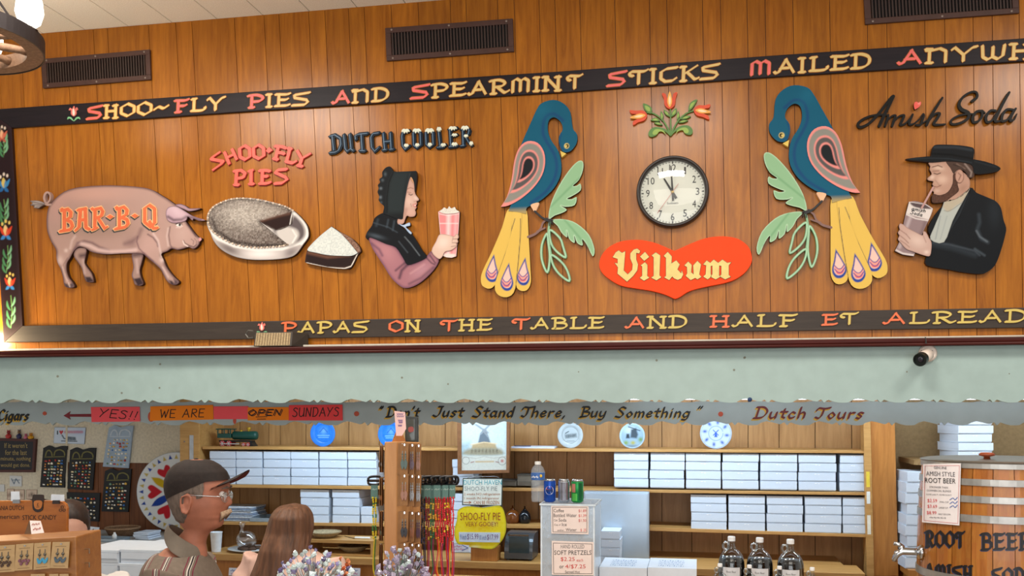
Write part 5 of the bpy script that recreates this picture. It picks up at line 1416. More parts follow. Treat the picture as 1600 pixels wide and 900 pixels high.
G1, G2 = 'pie boxes on the upper left shelf', 'pie boxes on the upper right shelf'
stack_rows('upper left shelf', G1, E([327, 369, 411, 454.5, 498.5, 543, 589]), 4, 757.5, 760, 13.2, 13.4, YS + .02, .26)
stack_rows('upper right shelf', G2, [(959, 1014), (1015, 1070), (1071, 1127), (1128, 1186), (1187, 1246), (1247, 1307), (1311, 1354)], 4, 761.5, 768.5, 13.6, 14.4, YS + .02, .26)
stack_rows('lower right shelf', 'pie boxes on the lower right shelf', [(1079, 1136), (1137.5, 1196), (1197.5, 1255), (1256.5, 1315), (1316.5, 1360)], 4, 829, 835, 14, 14.3, YS + .02, .26)
stack_rows('lower left shelf', 'pie boxes on the lower left shelf', [(469, 515), (519, 562.5)], 4, 818, 818.8, 13.2, 13.2, YS + .02, .26)
stack_rows('of the short pile behind the wooden earring rack', 'pie boxes behind the earring rack', [(563.8, 586)], 2, 819, 819, 13.2, 13.2, YS + .02, .26)
stack_rows('of the wider pair left of the windmill picture', 'pie boxes beside the windmill picture', [(707, 741)], 2, 759.3, 759.5, 14, 14, YS + .02, .26)
stack_rows('narrow box topping the pile left of the windmill picture', 'pie boxes beside the windmill picture', [(706, 733)], 1, 731.2, 731.2, 13, 13, YS + .03, .2)
stack_rows('of the pile behind the yellow pie sign', 'pie boxes behind the yellow sign', [(705, 737)], 7, 877, 877, 13.2, 13.2, YS + .0, .26, zc1)
stack_rows('of the pile before the steel cabinet', 'pie boxes before the steel cabinet', [(938, 969)], 4, 885, 885.5, 13.4, 13.4, 5.93, .19, zc1)

# big flat boxes on the front counter with printed lids
for i, (x0, x1, lab) in enumerate(((936.5, 1011, 'wide white bakery box with printed lid, left one of the pair beside the clear case'), (1012, 1088.5, 'wide white bakery box with printed lid, right one of the pair beside the clear case'))):
 t = thing('bakery_box', lab, 'box', P(x0, 900, 4.93), 'bakery boxes on the service counter')
 a, b = P(x0, 885.5 + i, 4.93), P(x1, 887 + i, 4.93)
 ORG[t] = t.location = Vector(((a.x + b.x) / 2, 4.93, .94))
 MB().box((a.x, 4.932, .9405), (b.x, 5.25, a.z - .006)).build('tray', boxm, t, bevel=.002)
 mb = MB()
 mb.box((a.x, 4.93, a.z - .006), (b.x, 5.25, a.z))
 mb.box((a.x, 4.926, a.z - .09), (b.x, 4.9295, a.z))
 mb.build('lid', boxm, t)
 mb = MB()
 w = (b.x - a.x)
 for r in range(4):
  y = 4.98 + r * .055
  print_line(mb, ['~12', '~18', '~20', '~10'][r], (a.x + w * .2, y, a.z + .0006), (w * .55, 0, 0), (0, .035, 0))
 mb.build('lid_print', M('blue_print', '#7390b4', .6), t)

# boxes stacked at the right-hand recess
t = thing('recess_shelf', 'plain shelf in the tan recess behind the barrel', 'shelf', P(1520, 720, 6.1))
a, b = P(1412, 718.5, 6.15), P(1700, 722, 6.15)
MB().box((a.x + .06, 6.15, a.z - .03), (b.x, YB - .001, a.z - .0)).build('board', M('tan_shelf', '#86683f', .6), t)
mb = MB()
for x in (1478, 1560, 1650):
 p = P(x, 718, 6.2)
 mb.box((p.x - .01, 6.2, a.z - .2), (p.x + .01, YB - .001, a.z - .03))
mb.build('bracket', M('tan_bracket', '#6f5637', .6), t)
lv = levels(5)
for r in range(5):
 x0, x1 = (1497, 1556 + (r % 2) * 3 - 4)
 p0, p1 = P(x0, 718, 6.16), P(x1, 718, 6.16)
 h = .052
 o = pie_box('grey-white pie box, %s of the stack above the barrel' % lv[4 - r], 'pie boxes above the barrel', p0.x, p1.x, 6.18, .3, a.z + r * h + .001, a.z + (r + 1) * h, .05 * (r % 2) + .12)
zr = .95
t = thing('recess_counter', 'wooden counter in the recess behind the barrel', 'counter', (P(1420, 890, 6.0).x, 6.0, 0))
a, b = P(1418, 890, 6.05), P(1700, 890, 6.05)
MB().box((a.x, 6.02, zr - .04), (b.x, YB - .001, zr)).build('counter_top', post_wood, t)
MB().box((a.x + .02, 6.06, 0), (b.x, YB - .001, zr - .04)).build('cabinet', post_wood, t)
n = 9
ztop = P(1420, 738, 6.06).z
lv = levels(n)
lv[1:8] = ['second from top', 'third from top', 'fourth from top', 'exactly halfway', 'fourth from the bottom', 'third from the bottom', 'second from the bottom']
for r in range(n):
 h = (ztop - zr) / n
 p0, p1 = P(1407 + (r % 3) * 1.5, 800, 6.06), P(1443, 800, 6.06)
 pie_box('grey-white pie box, %s of the tall stack between post and barrel' % lv[n - 1 - r], 'pie boxes between post and barrel', p0.x + .03, p1.x + .06, 6.08, .3, zr + r * h + .001, zr + (r + 1) * h, rb.uniform(-.05, .05))

# ------------------------------------------------------------------ plates on the top shelf
def ztopshelf(px): return np.interp(px, [330, 1350], [P(330, 698, YS).z, P(1350, 704, YS).z])
def plate(label, cx, cy, r, rim_m, layers, base='#cfdbe4', well=.7):
 Y0 = YS + .09
 c = P(cx, cy, Y0)
 R_ = (P(cx + r, cy, Y0).x - P(cx - r, cy, Y0).x) / 2
 c.z = ztopshelf(cx) + R_ + .001
 t = thing('display_plate', label, 'plate', (c.x, c.y, c.z - R_), 'plates on the top shelf')
 MB().lathe([(R_ * .55, 0), (R_ * .6, -.004), (R_ * .98, .012), (R_, .015), (R_ * .97, .018), (R_ * .66, .004), (R_ * .6, .002), (.001, .002)], c, 40, ax=(0, -1, 0)).build('rim', rim_m, t, smooth=True)
 y = cy + (P(cx, cy, Y0).z - c.z) / (P(cx, cy, Y0).z - P(cx, cy + 1, Y0).z)
 painted_board('picture', circ(cx, y, r * well, r * well, 40), Y0 - .006 if well < .8 else Y0 - .019, .002, base, layers(cx, y, r), t, .7)
bl, bl2 = '#2d78d0', '#7fb4ea'
def blue_l(cx, cy, r): return [('n', '#1d5cb4', 1.6, .5), ('g', bl2, (cx, cy - 4), 5, 5, 0, .6), ('s', bl2, [(cx - 9, cy + 3), (cx + 9, cy + 3)], 1.2, .8), ('s', bl2, [(cx - 8, cy + 6), (cx + 8, cy + 6)], 1, .8), ('s', '#164a9c', [(cx - 6, cy - 2), (cx, cy - 9), (cx + 6, cy - 2)], 1, .8)]
cob = M('cobalt_plate', '#2a72cc', .25)
plate('bright blue plate above the white boxes, left one of the two blue plates', 505.5, 680, 19.5, cob, blue_l, bl)
plate('bright blue plate half hidden behind the pink price tag of the rack', 611, 678, 19.5, cob, blue_l, bl)
wh = M('pale_plate', '#b0bcc1', .2)
plate('white plate with small dark lettering right of the windmill picture', 891.5, 679, 20, wh, lambda x, y, r: [('p', '#26343c', [(x - 9, y - 1), (x + 9, y - 3), (x + 10, y + 3), (x - 8, y + 5)], 1.5, .75), ('n', '#b3bfc4', 1.5, .25), ('s', '#26343c', [(x - 8, y - 3), (x - 3, y - 6)], 1.2, .8), ('s', '#6c7a82', [(x - 6, y + 9), (x + 6, y + 9)], .8, .8)], '#b3bfc4', .62)
plate('plate painted with a grey mill and green fruit', 988, 679, 20, M('sky_plate', '#a9c4d8', .25), lambda x, y, r: [('g', '#c9d8df', (x - 4, y - 9), 10, 6, 0, .8), ('p', '#46525c', [(x - 3, y + 3), (x - 2, y - 10), (x + 6, y - 12), (x + 9, y - 2), (x + 7, y + 4)], 1.5), ('p', '#39424a', [(x - 10, y + 4), (x - 9, y - 3), (x - 5, y - 3), (x - 4, y + 4)], 1), ('s', '#2f3a44', [(x - 6, y - 14), (x + 12, y - 8)], 1.4, 1), ('g', '#7d9a3e', (x - 10, y + 11), 4, 3.4, 0, .95), ('g', '#a8a23c', (x + 1, y + 11), 4, 3.2, 0, .95), ('g', '#6f8f4a', (x + 13, y + 6), 4, 4, 0, .95), ('g', '#5a6c82', (x, y + 16), 12, 2, 0, .6)], '#8fabc0', .86)
def delft(x, y, r):
 L = [('p', '#3f62b8', circ(x, y, r * .97), .8), ('p', '#b7c6d8', circ(x, y, r * .93), .8)]
 for k in range(8):
  a = math.radians(45 * k + 10)
  L.append(('g', '#2a4fa6', (x + r * .70 * math.cos(a), y + r * .70 * math.sin(a)), 3.3, 2.2, 45 * k, .95))
 L += [('s', '#2f59b4', [(x - 4, y - 5), (x + 4, y + 3)], 1.3, .8), ('s', '#2f59b4', [(x + 4, y - 5), (x - 4, y + 3)], 1.3, .8), ('p', '#2f59b4', [(x - 2.5, y + 6), (x - 1, y - 1), (x + 1, y - 1), (x + 2.5, y + 6)], .8), ('s', '#6f8fd0', circ(x, y, r * .45) , .9, .8)]
 return L
plate('white plate with blue windmill medallions at the right end of the top shelf', 1118.5, 680, 25, M('delft_plate', '#b7c6d8', .2), delft, '#b7c6d8', .93)

# toy steam locomotive
t = thing('toy_locomotive', 'dark green toy steam locomotive with red wheels on the top shelf', 'toy train', P(370, 698, YS + .1))
Yt = YS + .10
zt0 = ztopshelf(370)
def tx(px): return P(px, 690, Yt).x
def tz(py): return P(370, py, Yt).z + (zt0 - P(370, 697, Yt).z)
gmat, bkm, rdm, brs = M('loco_green', '#16443a', .35), M('loco_black', '#16191a', .4), M('loco_red', '#b53035', .4), M('loco_brass', '#c9a53a', .3, .7)
MB().lathe([(.028, 0), (.031, .01), (.031, .17), (.027, .18), (.01, .186)], (tx(365), Yt, tz(680)), 20, ax=(1, 0, 0)).build('boiler', gmat, t, smooth=True)
mb = MB()
x0, x1 = tx(343), tx(364)
mb.box((x0, Yt - .035, tz(684)), (x1, Yt + .035, tz(677)))
for xx in (x0, (x0 + x1) / 2 - .004, x1 - .008):
 for yy in (-.035, .027): mb.box((xx, Yt + yy, tz(677)), (xx + .008, Yt + yy + .008, tz(671)))
mb.box((x0 - .008, Yt - .042, tz(671)), (x1 + .008, Yt + .042, tz(669.3)))
mb.build('cab', gmat, t, bevel=.002)
MB().box((tx(345), Yt - .03, tz(690)), (tx(396), Yt + .03, tz(687.5))).build('chassis', bkm, t, bevel=.003)
for px, r in ((351, .020), (361, .020), (384, .014), (391, .014)):
 mb = MB()
 for yy in (-.036, .030): mb.lathe([(r, 0), (r, .006)], (tx(px), Yt + yy, zt0 + r + .0005), 18, ax=(0, 1, 0))
 for k in range(3):
  a = math.pi * k / 3
  d = Vector((math.cos(a), 0, math.sin(a))) * r * .9
  mb.obox((tx(px), Yt - .037, zt0 + r), d, (0, .001, 0), Vector((-d.z, 0, d.x)) * .12, 1)
 mb.build('wheel', [rdm, M('loco_silver', '#c7c9c9', .3, .8)], t)
MB().box((tx(350), Yt - .042, zt0 + .016), (tx(378), Yt - .038, zt0 + .022)).build('side_rod', MATS['loco_silver'], t)
MB().lathe([(.010, 0), (.009, .02), (.016, .035), (.014, .04)], (tx(389), Yt, tz(676)), 16).build('chimney', brs, t, smooth=True)
MB().lathe([(.012, 0), (.012, .012), (.006, .022)], (tx(377), Yt, tz(676)), 16).build('dome', brs, t, smooth=True)
MB().prism([Vector((tx(393), Yt - .034, zt0 + .003)), Vector((tx(400), Yt - .034, zt0 + .003)), Vector((tx(394), Yt - .034, tz(688)))], Vector((0, .068, 0))).build('cowcatcher', bkm, t)

# envelope-like papers and flat boxes on the shelves
t = thing('paper_pad', 'flat blue-white paper pad lying on the top shelf right of the picture', 'papers', P(832, 698, YS + .02))
a, b = P(799, 697, YS + .03), P(866, 698.5, YS + .03)
z0 = ztopshelf(832) + .001
MB().box((a.x, YS + .03, z0), (b.x, YS + .2, z0 + .012)).build('sheets', M('bluish_paper', '#ccd5e6', .7), t)
MB().box((a.x + .02, YS + .028, z0 + .0125), (a.x + .13, YS + .05, z0 + .017)).build('pen', M('navy_pen', '#2a3a66', .4), t)
for lab, x0, x1, yt, n in (('thin grey-brown flat carton lying right of the windmill picture', 781, 807, 750.5, 1), ('thicker grey-brown carton behind the water bottle', 808.5, 838, 741.5, 1)):
 a, b = P(x0, 759.6, YS + .04), P(x1, 759.6, YS + .04)
 z0 = P(800, 758.8, YS).z + (P(800, 756, YS).z - P(800, 758, YS).z) * -.6 + .006
 zz = a.z + P(x0, yt, YS + .04).z - P(x0, 759.6, YS + .04).z
 t = thing('flat_carton', lab, 'carton', (a.x, YS + .04, a.z + .002), 'cartons on the upper shelf')
 MB().box((a.x, YS + .04, a.z + .004), (b.x, YS + .22, zz - .006)).build('tray', M('kraft_grey', '#6f675a', .7), t)
 MB().box((a.x - .003, YS + .037, zz - .006), (b.x + .003, YS + .223, zz)).build('lid', M('kraft_dark', '#4f4a42', .7), t)
 mb = MB()
 for k in range(3): mb.box((a.x + .01, YS + .0385, a.z + .01 + k * .009), (b.x - .01, YS + .04, a.z + .0125 + k * .009))
 mb.build('printing', MATS['kraft_dark'], t)

# framed windmill picture
YP = 6.17
C = crop(700, 620, 3.213)
t = thing('windmill_picture', 'brown-framed picture of a windmill bakery hanging before the shelves', 'picture', P(755, 741, YP))
o_, i_ = [(713.5, 634), (797, 634), (795.5, 739), (715, 741)], [(720.5, 640), (791.5, 640), (791, 734), (721, 735)]
mb = MB()
for k in range(4):
 q = [o_[k], o_[(k + 1) % 4], i_[(k + 1) % 4], i_[k]]
 mb.plate(q, YP, .03)
mb.build('frame', wood('walnut_frame', '#6b4529', '#8a5d3a', .4, (5, 5, 5), 6), t, bevel=.002)
pic = [(720, 639.5), (792, 639.5), (791.5, 734.5), (720.5, 735.5)]
lay = [('g', '#b9cfd6', (735, 655), 14, 8, 0, .6), ('g', '#b5cbd2', (780, 668), 10, 10, 0, .5), ('n', '#cfdad6', 2.2, .4), ('p', '#7fa5b4', C([(65, 240), (110, 225), (110, 285), (65, 290)]), 4, .6),
       ('p', '#66717a', C([(150, 235), (160, 190), (170, 180), (190, 180), (200, 190), (215, 235)]), 1.2), ('p', '#6c6a62', C([(165, 182), (178, 160), (192, 165), (198, 185)]), 1.0), ('s', '#8d949a', C([(140, 140), (200, 180)]), 3, 1, .9), ('s', '#8d949a', C([(215, 135), (165, 185)]), 3, 1, .9), ('s', '#8d949a', C([(180, 175), (200, 200)]), 2.2, 1, .9),
       ('p', '#b39a72', C([(118, 262), (122, 240), (160, 232), (200, 230), (238, 236), (246, 262)]), 1.2), ('s', '#e0c79c', C([(115, 240), (180, 228), (245, 236)]), 1.6, 1, .9), ('p', '#8f8872', C(spl([(75, 290), (90, 268), (130, 258), (230, 256), (268, 266), (275, 290), (180, 296)], True, 3)), 2.5), *[('g', '#4a4438', C([(x, 272)])[0], 1.6, 3, 0, .8) for x in range(120, 250, 18)], ('n', '#b5a684', 1.5, .3, C([(75, 240), (275, 240), (275, 292), (80, 295)])),
       ('p', '#c9c7ba', C([(68, 298), (293, 296), (295, 366), (66, 368)]), 1), ('s', '#a8a294', C([(70, 300), (140, 310), (180, 300), (230, 308), (290, 300)]), .9, .8, .8), ('s', '#b98f4c', C([(140, 326), (228, 325)]), 2.4, 1.6, .7), ('s', '#8a3a30', C([(115, 330), (130, 326)]), 1.5, 1, .8), ('s', '#8a3a30', C([(240, 326), (255, 330)]), 1.5, 1, .8), ('s', '#6f6c66', C(circ(90, 320, 18)), .9, .7, .8), ('s', '#6f6c66', C(circ(272, 322, 20)), .9, .7, .8), ('g', '#b03a34', C([(272, 322)])[0], 2.4, 2.4, 0, .9), ('n', '#7a776e', 1.3, .16)]
painted_board('print', pic, YP + .008, .01, '#c3cfcd', lay, t, .8)

mb = MB()
for px in (725, 787): mb.tube([P(px, 636, YP + .02), Vector((P(px, 636, YP + .02).x, YP + .02, 2.2))], .0015, 6)
mb.build('hanging_wire', M('grey_wire', '#7d7f7c', .4, .8), t)

# DUTCH HAVEN card and yellow SHOO-FLY PIE sign on a wooden block
YD = 5.95
zb_ = zcount(P(755, 880, YD).x)
t = thing('pie_price_sign', 'white card over a yellow scalloped pie price sign standing on a wood block', 'sign', (P(755, 880, YD).x, YD, zb_))
a, b = P(735.5, 890, YD - .01), P(776.5, 890, YD - .01)
MB().box((a.x, YD - .01, zb_ + .0005), (b.x, YD + .11, P(755, 854, YD).z)).build('block', post_wood, t, bevel=.003)
sgn = spl([(716, 797), (730, 791), (755, 793), (780, 790), (788, 800), (791, 820), (789, 836), (780, 850), (768, 858), (745, 856), (722, 853), (712, 845), (710, 828), (714, 812)], True, 3)
painted_board('yellow_board', sgn, YD - .02, .012, '#f0dd22', [('g', '#e2b414', (750, 825), 22, 14, 0, .6), ('n', '#f7ee6a', 3, .25), ('s', '#8a8a2a', sgn[::2], 2.5, 2.5, .55), ('g', '#efe7b8', (742, 854), 8, 2, 0, .8), ('g', '#c98f1a', (730, 850), 8, 3, 0, .6), ('g', '#d8d8a8', (770, 818), 5, 4, 0, .5)], t, .9)
redb = M('red_brown_sign_ink', '#9c3a1c', .5)
mb = MB()
print_px(mb, 'SHOO-FLY PIE', 719, 801, 782, 813, YD - .0225)
mb.build('lettering', redb, t)
mb = MB()
print_px(mb, 'VERY GOOEY!', 727, 815.5, 778, 822.5, YD - .0225)
mb.build('lettering', redb, t)
mb = MB()
mb.plate([(717, 831.5), (781.5, 832), (781, 847.5), (717.5, 846.5)], YD - .024, .002)
mb.build('price_strip', M('bluish_price_paper', '#cfdcec', .6), t)
mb = MB()
print_px(mb, '9 inch', 719, 835, 729, 843, YD - .0247)
print_px(mb, '10 inch', 749, 836, 760, 843.5, YD - .0247)
mb.build('lettering', M('blue_pen', '#3a62a8', .6), t)
mb = MB()
print_px(mb, '$15.99', 730, 834, 747.5, 844, YD - .0247)
print_px(mb, '$17.99', 761, 835, 778.5, 844.5, YD - .0247)
mb.build('lettering', M('purple_pen', '#6d4a86', .6), t)
mb = MB()
mb.plate([(723, 747), (785.5, 747.5), (784.5, 791), (722, 789.5)], YD - .004, .005, 1)
mb.plate([(724.5, 748.5), (784, 749), (783, 789.5), (723.5, 788)], YD - .006, .003, 0)
mb.build('white_card', [M('cream_card', '#e3e9df', .6), M('dark_card_edge', '#3d4a46', .6)], t)
for s_, x0, y0, x1, y1, c in (('DUTCH HAVEN', 724.5, 750, 784, 757.5, '#3fa9b8'), ('SHOO-FLY PIE', 726, 760, 777, 767, '#8f9a9a'), ('2 weeks NO refrigeration', 725, 770, 781, 775, '#a9653e'), ('1 month IN refrigerator', 725, 776.5, 780, 781.5, '#a9653e'), ('CAN BE FROZEN', 740, 782.5, 780, 788, '#a9653e')):
 mb = MB()
 print_px(mb, s_, x0, y0, x1, y1, YD - .0066)
 mb.build('lettering', M('ink_' + c[1:], c, .6), t)
mb = MB()
round_stroke(mb, [(725, 785), (736, 785)], 1, YD - .0066, .0005)
round_stroke(mb, [(733, 783.3), (736, 785), (733, 786.7)], 1, YD - .0066, .0005)
mb.build('arrow', MATS['ink_a9653e'], t)
mb = MB()
mb.tube([P(730, 747, YD), P(735, 744.5, YD), P(775, 744.5, YD), P(780, 747, YD)], .002)
mb.tube([P(735, 790, YD - .01), P(752, 793, YD - .01), P(775, 790, YD - .01)], .002)
mb.build('wire', M('grey_wire', '#7d7f7c', .4, .8), t)
# small arrow note between the necklaces and block
t = thing('arrow_note', 'small white note with pink writing and a dark arrow left of the wood block', 'note', P(725, 862, 5.9))
MB().plate([(708, 850), (733, 852), (733, 862), (709, 861)], 5.915, .002).build('paper', M('note_paper', '#d9dce8', .7), t)
mb = MB()
print_px(mb, '~4', 710, 852, 722, 855.3, 5.9142)
print_px(mb, '~7', 710, 856.5, 726, 859.6, 5.9142)
mb.build('lettering', M('pink_pen', '#c06a92', .6), t)
mb = MB()
round_stroke(mb, [(722, 851.5), (731, 856), (722, 860.5)], 1, 5.9142, .0005)
mb.build('arrow', M('blue_pen', '#3a62a8'), t)

# toaster oven, rounded pots, knife and baskets
t = thing('toaster_oven', 'grey countertop toaster oven with a glass door beside the wood block', 'toaster oven', (0, 0, 0))
a, b = P(788, 885, 6.0), P(832, 885, 6.0)
z0 = zcount(a.x)
z1 = P(800, 835, 6.0).z
t.location = ORG[t] = Vector(((a.x + b.x) / 2, 6.0, z0))
mb = MB()
n = 14
sec = [(0, .012), (0, .06)] + [(0.0 + .12 * (1 - math.cos(i / 8 * math.pi / 2)), .06 + (z1 - z0 - .06) * math.sin(i / 8 * math.pi / 2)) for i in range(1, 9)] + [(.22, z1 - z0), (.22, .012)]
L_ = [Vector((a.x, 6.0 + y, z0 + z)) for y, z in sec]
m_ = len(L_)
mb.add(L_ + [p + Vector((b.x - a.x, 0, 0)) for p in L_], [tuple(range(m_)), tuple(range(2 * m_ - 1, m_ - 1, -1))] + [(i, i + m_, (i + 1) % m_ + m_, (i + 1) % m_) for i in range(m_)])
mb.build('housing', M('toaster_grey', '#5f6468', .3, .6), t, smooth=False)
MB().box((a.x + .03, 5.992, z0 + .05), (b.x - .02, 5.999, z0 + .155)).build('door_glass', M('oven_glass', '#33454c', .08), t, bevel=.002)
mb = MB()
mb.tube([(a.x + .03, 5.975, z0 + .165), (b.x - .02, 5.975, z0 + .165)], .006)
mb.build('handle', M('chrome', '#c9ccd0', .12, 1.0), t)
mb = MB()
for xx in (a.x + .02, b.x - .02): mb.box((xx - .01, 6.02, z0), (xx + .01, 6.04, z0 + .012))
mb.build('foot', bkm, t)
z3 = lambda px: np.interp(px, [316, 1012], [P(316, 815.0, YS).z, P(1012, 822.5, YS).z])
for lab, px, w, hh, col in (('shiny amber-brown rounded pot on the lower shelf beside the yellow sign', 801, 23, 23, '#6e3d1a'), ('shiny black rounded pot just left of the clear case', 820, 19, 22, '#17191c')):
 Yp = YS + .1
 c = P(px, 819, Yp)
 r = (P(px + w / 2, 810, Yp).x - P(px - w / 2, 810, Yp).x) / 2
 hz = P(px, 819 - hh, Yp).z - c.z
 t = thing('rounded_pot', lab, 'pot', (c.x, Yp, z3(px)), 'pots on the lower shelf')
 MB().lathe([(r * .75, 0), (r * .98, hz * .2), (r, hz * .4), (r * .85, hz * .68), (r * .5, hz * .88), (r * .3, hz * .93)], (c.x, Yp, z3(px) + .0005), 28).build('body', M('glaze_' + col[1:], col, .12), t, smooth=True)
 MB().lathe([(r * .32, 0), (r * .3, .008), (r * .1, .014), (r * .12, .024), (.001, .03)], (c.x, Yp, z3(px) + hz * .92), 20).build('lid', M('glaze_' + col[1:], col), t, smooth=True)
# small open stand with wicker plates, knife
t = thing('open_stand', 'small open wooden stand on the counter behind the long-haired woman', 'stand', (P(535, 890, 5.97).x, 5.97, 0))
x0, x1 = P(478, 860, 5.97).x, P(583, 860, 5.97).x
zt_, zb2 = P(530, 844, 5.97).z, zcount(x0)
t.location = ORG[t] = Vector(((x0 + x1) / 2, 5.97, zb2))
MB().box((x0, 5.97, zt_ - .02), (x1, 6.22, zt_)).build('top_board', shelf_wood, t)
MB().box((x0, 5.97, zb2 + .001), (x0 + .018, 6.22, zt_ - .02)).build('side', shelf_wood, t)
MB().box((x1 - .018, 5.97, zb2 + .001), (x1, 6.22, zt_ - .02)).build('side', shelf_wood, t)
MB().box((x0 + .018, 5.975, zb2 + .001), (x1 - .018, 6.215, zb2 + .014)).build('base_board', shelf_wood, t)
wick = M('wicker', '#a99572', .7, var=.3, scale=120, bump=.4)
def wicker_plate(lab, px, py, w, z, Yq):
 c = P(px, py, Yq)
 r = w / 2
 t = thing('wicker_plate', lab, 'wicker plate', (c.x, Yq, z), 'wicker plates on the small stand')
 MB().lathe([(r * .55, 0), (r * .6, .002), (r * .95, .028), (r, .034), (r * .97, .038), (r * .6, .012), (.001, .010)], (c.x, Yq, z + .0005), 32).build('dish', wick, t, smooth=True)
 MB().tube([(c.x + r * math.cos(a_), Yq + r * math.sin(a_), z + .036) for a_ in np.linspace(0, 2 * math.pi, 33)[:-1]], .006, 6, closed=True).build('woven_edge', M('wicker_edge', '#8d7a58', .7, var=.3, scale=150), t)
wicker_plate('round wicker plate on top of the small stand right of the woman', 508, 838, .21, zt_, 6.09)
wicker_plate('round wicker plate inside the small stand', 552, 868, .2, zb2 + .0145, 6.09)
t = thing('kitchen_knife', 'white-handled knife lying on top of the small stand', 'knife', P(566, 841, 6.05))
p0, p1 = P(555, 842, 6.05), P(578, 840, 6.05)
p0.z = p1.z = zt_ + .008
MB().tube([p0, p1], [.007, .008], 10).build('handle', M('white_plastic', '#e6e6e2', .4), t)
q0 = P(538, 834, 6.15)
MB().hexa([p0 + Vector((0, 0, -.005)), p0 + Vector((0, -.012, -.004)), Vector((q0.x, 6.15, zt_ + .002)), Vector((q0.x, 6.16, zt_ + .002)), p0 + Vector((0, 0, -.003)), p0 + Vector((0, -.012, -.002)), Vector((q0.x, 6.15, zt_ + .003)), Vector((q0.x, 6.16, zt_ + .003))]).build('blade', M('dark_blade', '#3a3430', .3, .5), t)

# stainless cabinet
t = thing('steel_cabinet', 'upright stainless steel panel cabinet behind the clear case', 'cabinet', (0, 0, 0))
a, b = P(912, 768, 6.13), P(1014, 769.5, 6.13)
z0 = zcount(a.x) + .0
t.location = ORG[t] = Vector(((a.x + b.x) / 2, 6.13, z0))
MB().box((a.x, 6.135, zcount(a.x) + .012), (b.x, 6.22, a.z)).build('body', M('brushed_steel', '#b4c4d2', .34, .55, var=.12, scale=3), t, bevel=.004)
MB().box((a.x + .01, 6.128, zcount(a.x) + .02), (b.x - .01, 6.134, a.z - .01)).build('door', M('brushed_steel', '#a4b0ba'), t, bevel=.002)
mb = MB()
for xx in (a.x + .03, b.x - .03): mb.lathe([(.012, 0), (.012, .014)], (xx, 6.18, max(zcount(xx), zcount(a.x))), 12)
mb.build('foot', bkm, t)

# papers, tray, cookie platter on the left shelves
t = thing('newspaper_stack', 'uneven stack of folded newspapers on the shelf before the man', 'papers', P(365, 815, YS + .05))
zz = z3(365) + .001
a, b = P(336, 810, YS + .03), P(394, 810, YS + .03)
for k in range(9):
 j, w = rb.uniform(-.012, .012), rb.uniform(.9, 1.0)
 mb = MB()
 m0 = (a.x + b.x) / 2 + j
 hw = (b.x - a.x) / 2 * w
 mb.obox((m0, YS + .15, zz + .004 + k * .0115), (hw, rb.uniform(-.004, .004), 0), (0, .11, 0), (0, 0, .0045))
 mb.build('folded_paper', [M('newsprint_grey', '#a5adb8', .8, var=.25, scale=60), M('newsprint_blue', '#8c9bb2', .8, var=.25, scale=60), M('newsprint_light', '#c9cfd6', .8, var=.2, scale=60)][k % 3], t, bevel=.003)
t = thing('baking_tray', 'shallow grey metal tray on the shelf left of the woman', 'tray', P(408, 815, YS + .05))
a, b = P(392, 812, YS + .02), P(424, 812, YS + .02)
zz = z3(408) + .001
mb = MB()
mb.box((a.x, YS + .02, zz), (b.x, YS + .26, zz + .006))
mb.build('base', M('tray_grey', '#9aa8b2', .35, .6), t)
mb = MB()
for q in (((a.x - .005, YS + .01, zz), (b.x + .005, YS + .022, zz + .028)), ((a.x - .005, YS + .258, zz), (b.x + .005, YS + .27, zz + .028)), ((a.x - .005, YS + .022, zz), (a.x + .006, YS + .258, zz + .028)), ((b.x - .006, YS + .022, zz), (b.x + .005, YS + .258, zz + .028))): mb.box(*q)
mb.build('rim', MATS['tray_grey'], t, bevel=.002)
t = thing('cookie_platter', 'white platter with a plastic bag of dark cookies behind the man', 'platter', P(388, 868, 6.05))
c = P(388, 866, 6.05)
zz = zcount(c.x) + .001
MB().lathe([(.10, 0), (.11, .003), (.15, .016), (.148, .02), (.1, .008), (.001, .008)], (c.x, 6.08, zz), 32).build('dish', M('white_china', '#d7dad8', .25), t, smooth=True)
for k in range(7):
 a_ = k * .9
 MB().lathe([(.028, 0), (.03, .008), (.02, .016), (.001, .018)], (c.x + .055 * math.cos(a_) * (k > 0), 6.08 + .055 * math.sin(a_) * (k > 0), zz + .012 + .012 * (k == 0)), 14).build('cookie', M('dark_cookie', '#4b3322', .8, var=.3, scale=80, bump=.4), t, smooth=True)
mb = MB()
mb.ball((c.x - .03, 6.08, zz + .075), (.075, .06, .06), 14, 9)
mb.lathe([(.02, 0), (.008, .03), (.028, .07)], (c.x - .06, 6.08, zz + .12), 10, caps=False)
mb.build('plastic_bag', clear('cling_film', gloss=.18, rough=.15), t, smooth=True)
t = thing('white_cup', 'plain white paper cup beside the cookie platter', 'cup', P(352, 868, 6.0))
c = P(338, 866, 6.0)
MB().lathe([(.03, 0), (.04, .13), (.042, .133), (.039, .133), (.029, .006)], (c.x, 6.0, zcount(c.x) + .0005), 24, caps=False).build('wall', M('paper_cup', '#dfe2e4', .6), t, smooth=True)
MB().lathe([(.0295, .0), (.0295, .005)], (c.x, 6.0, zcount(c.x) + .0005), 24).build('bottom', M('paper_cup', '#dfe2e4'), t)
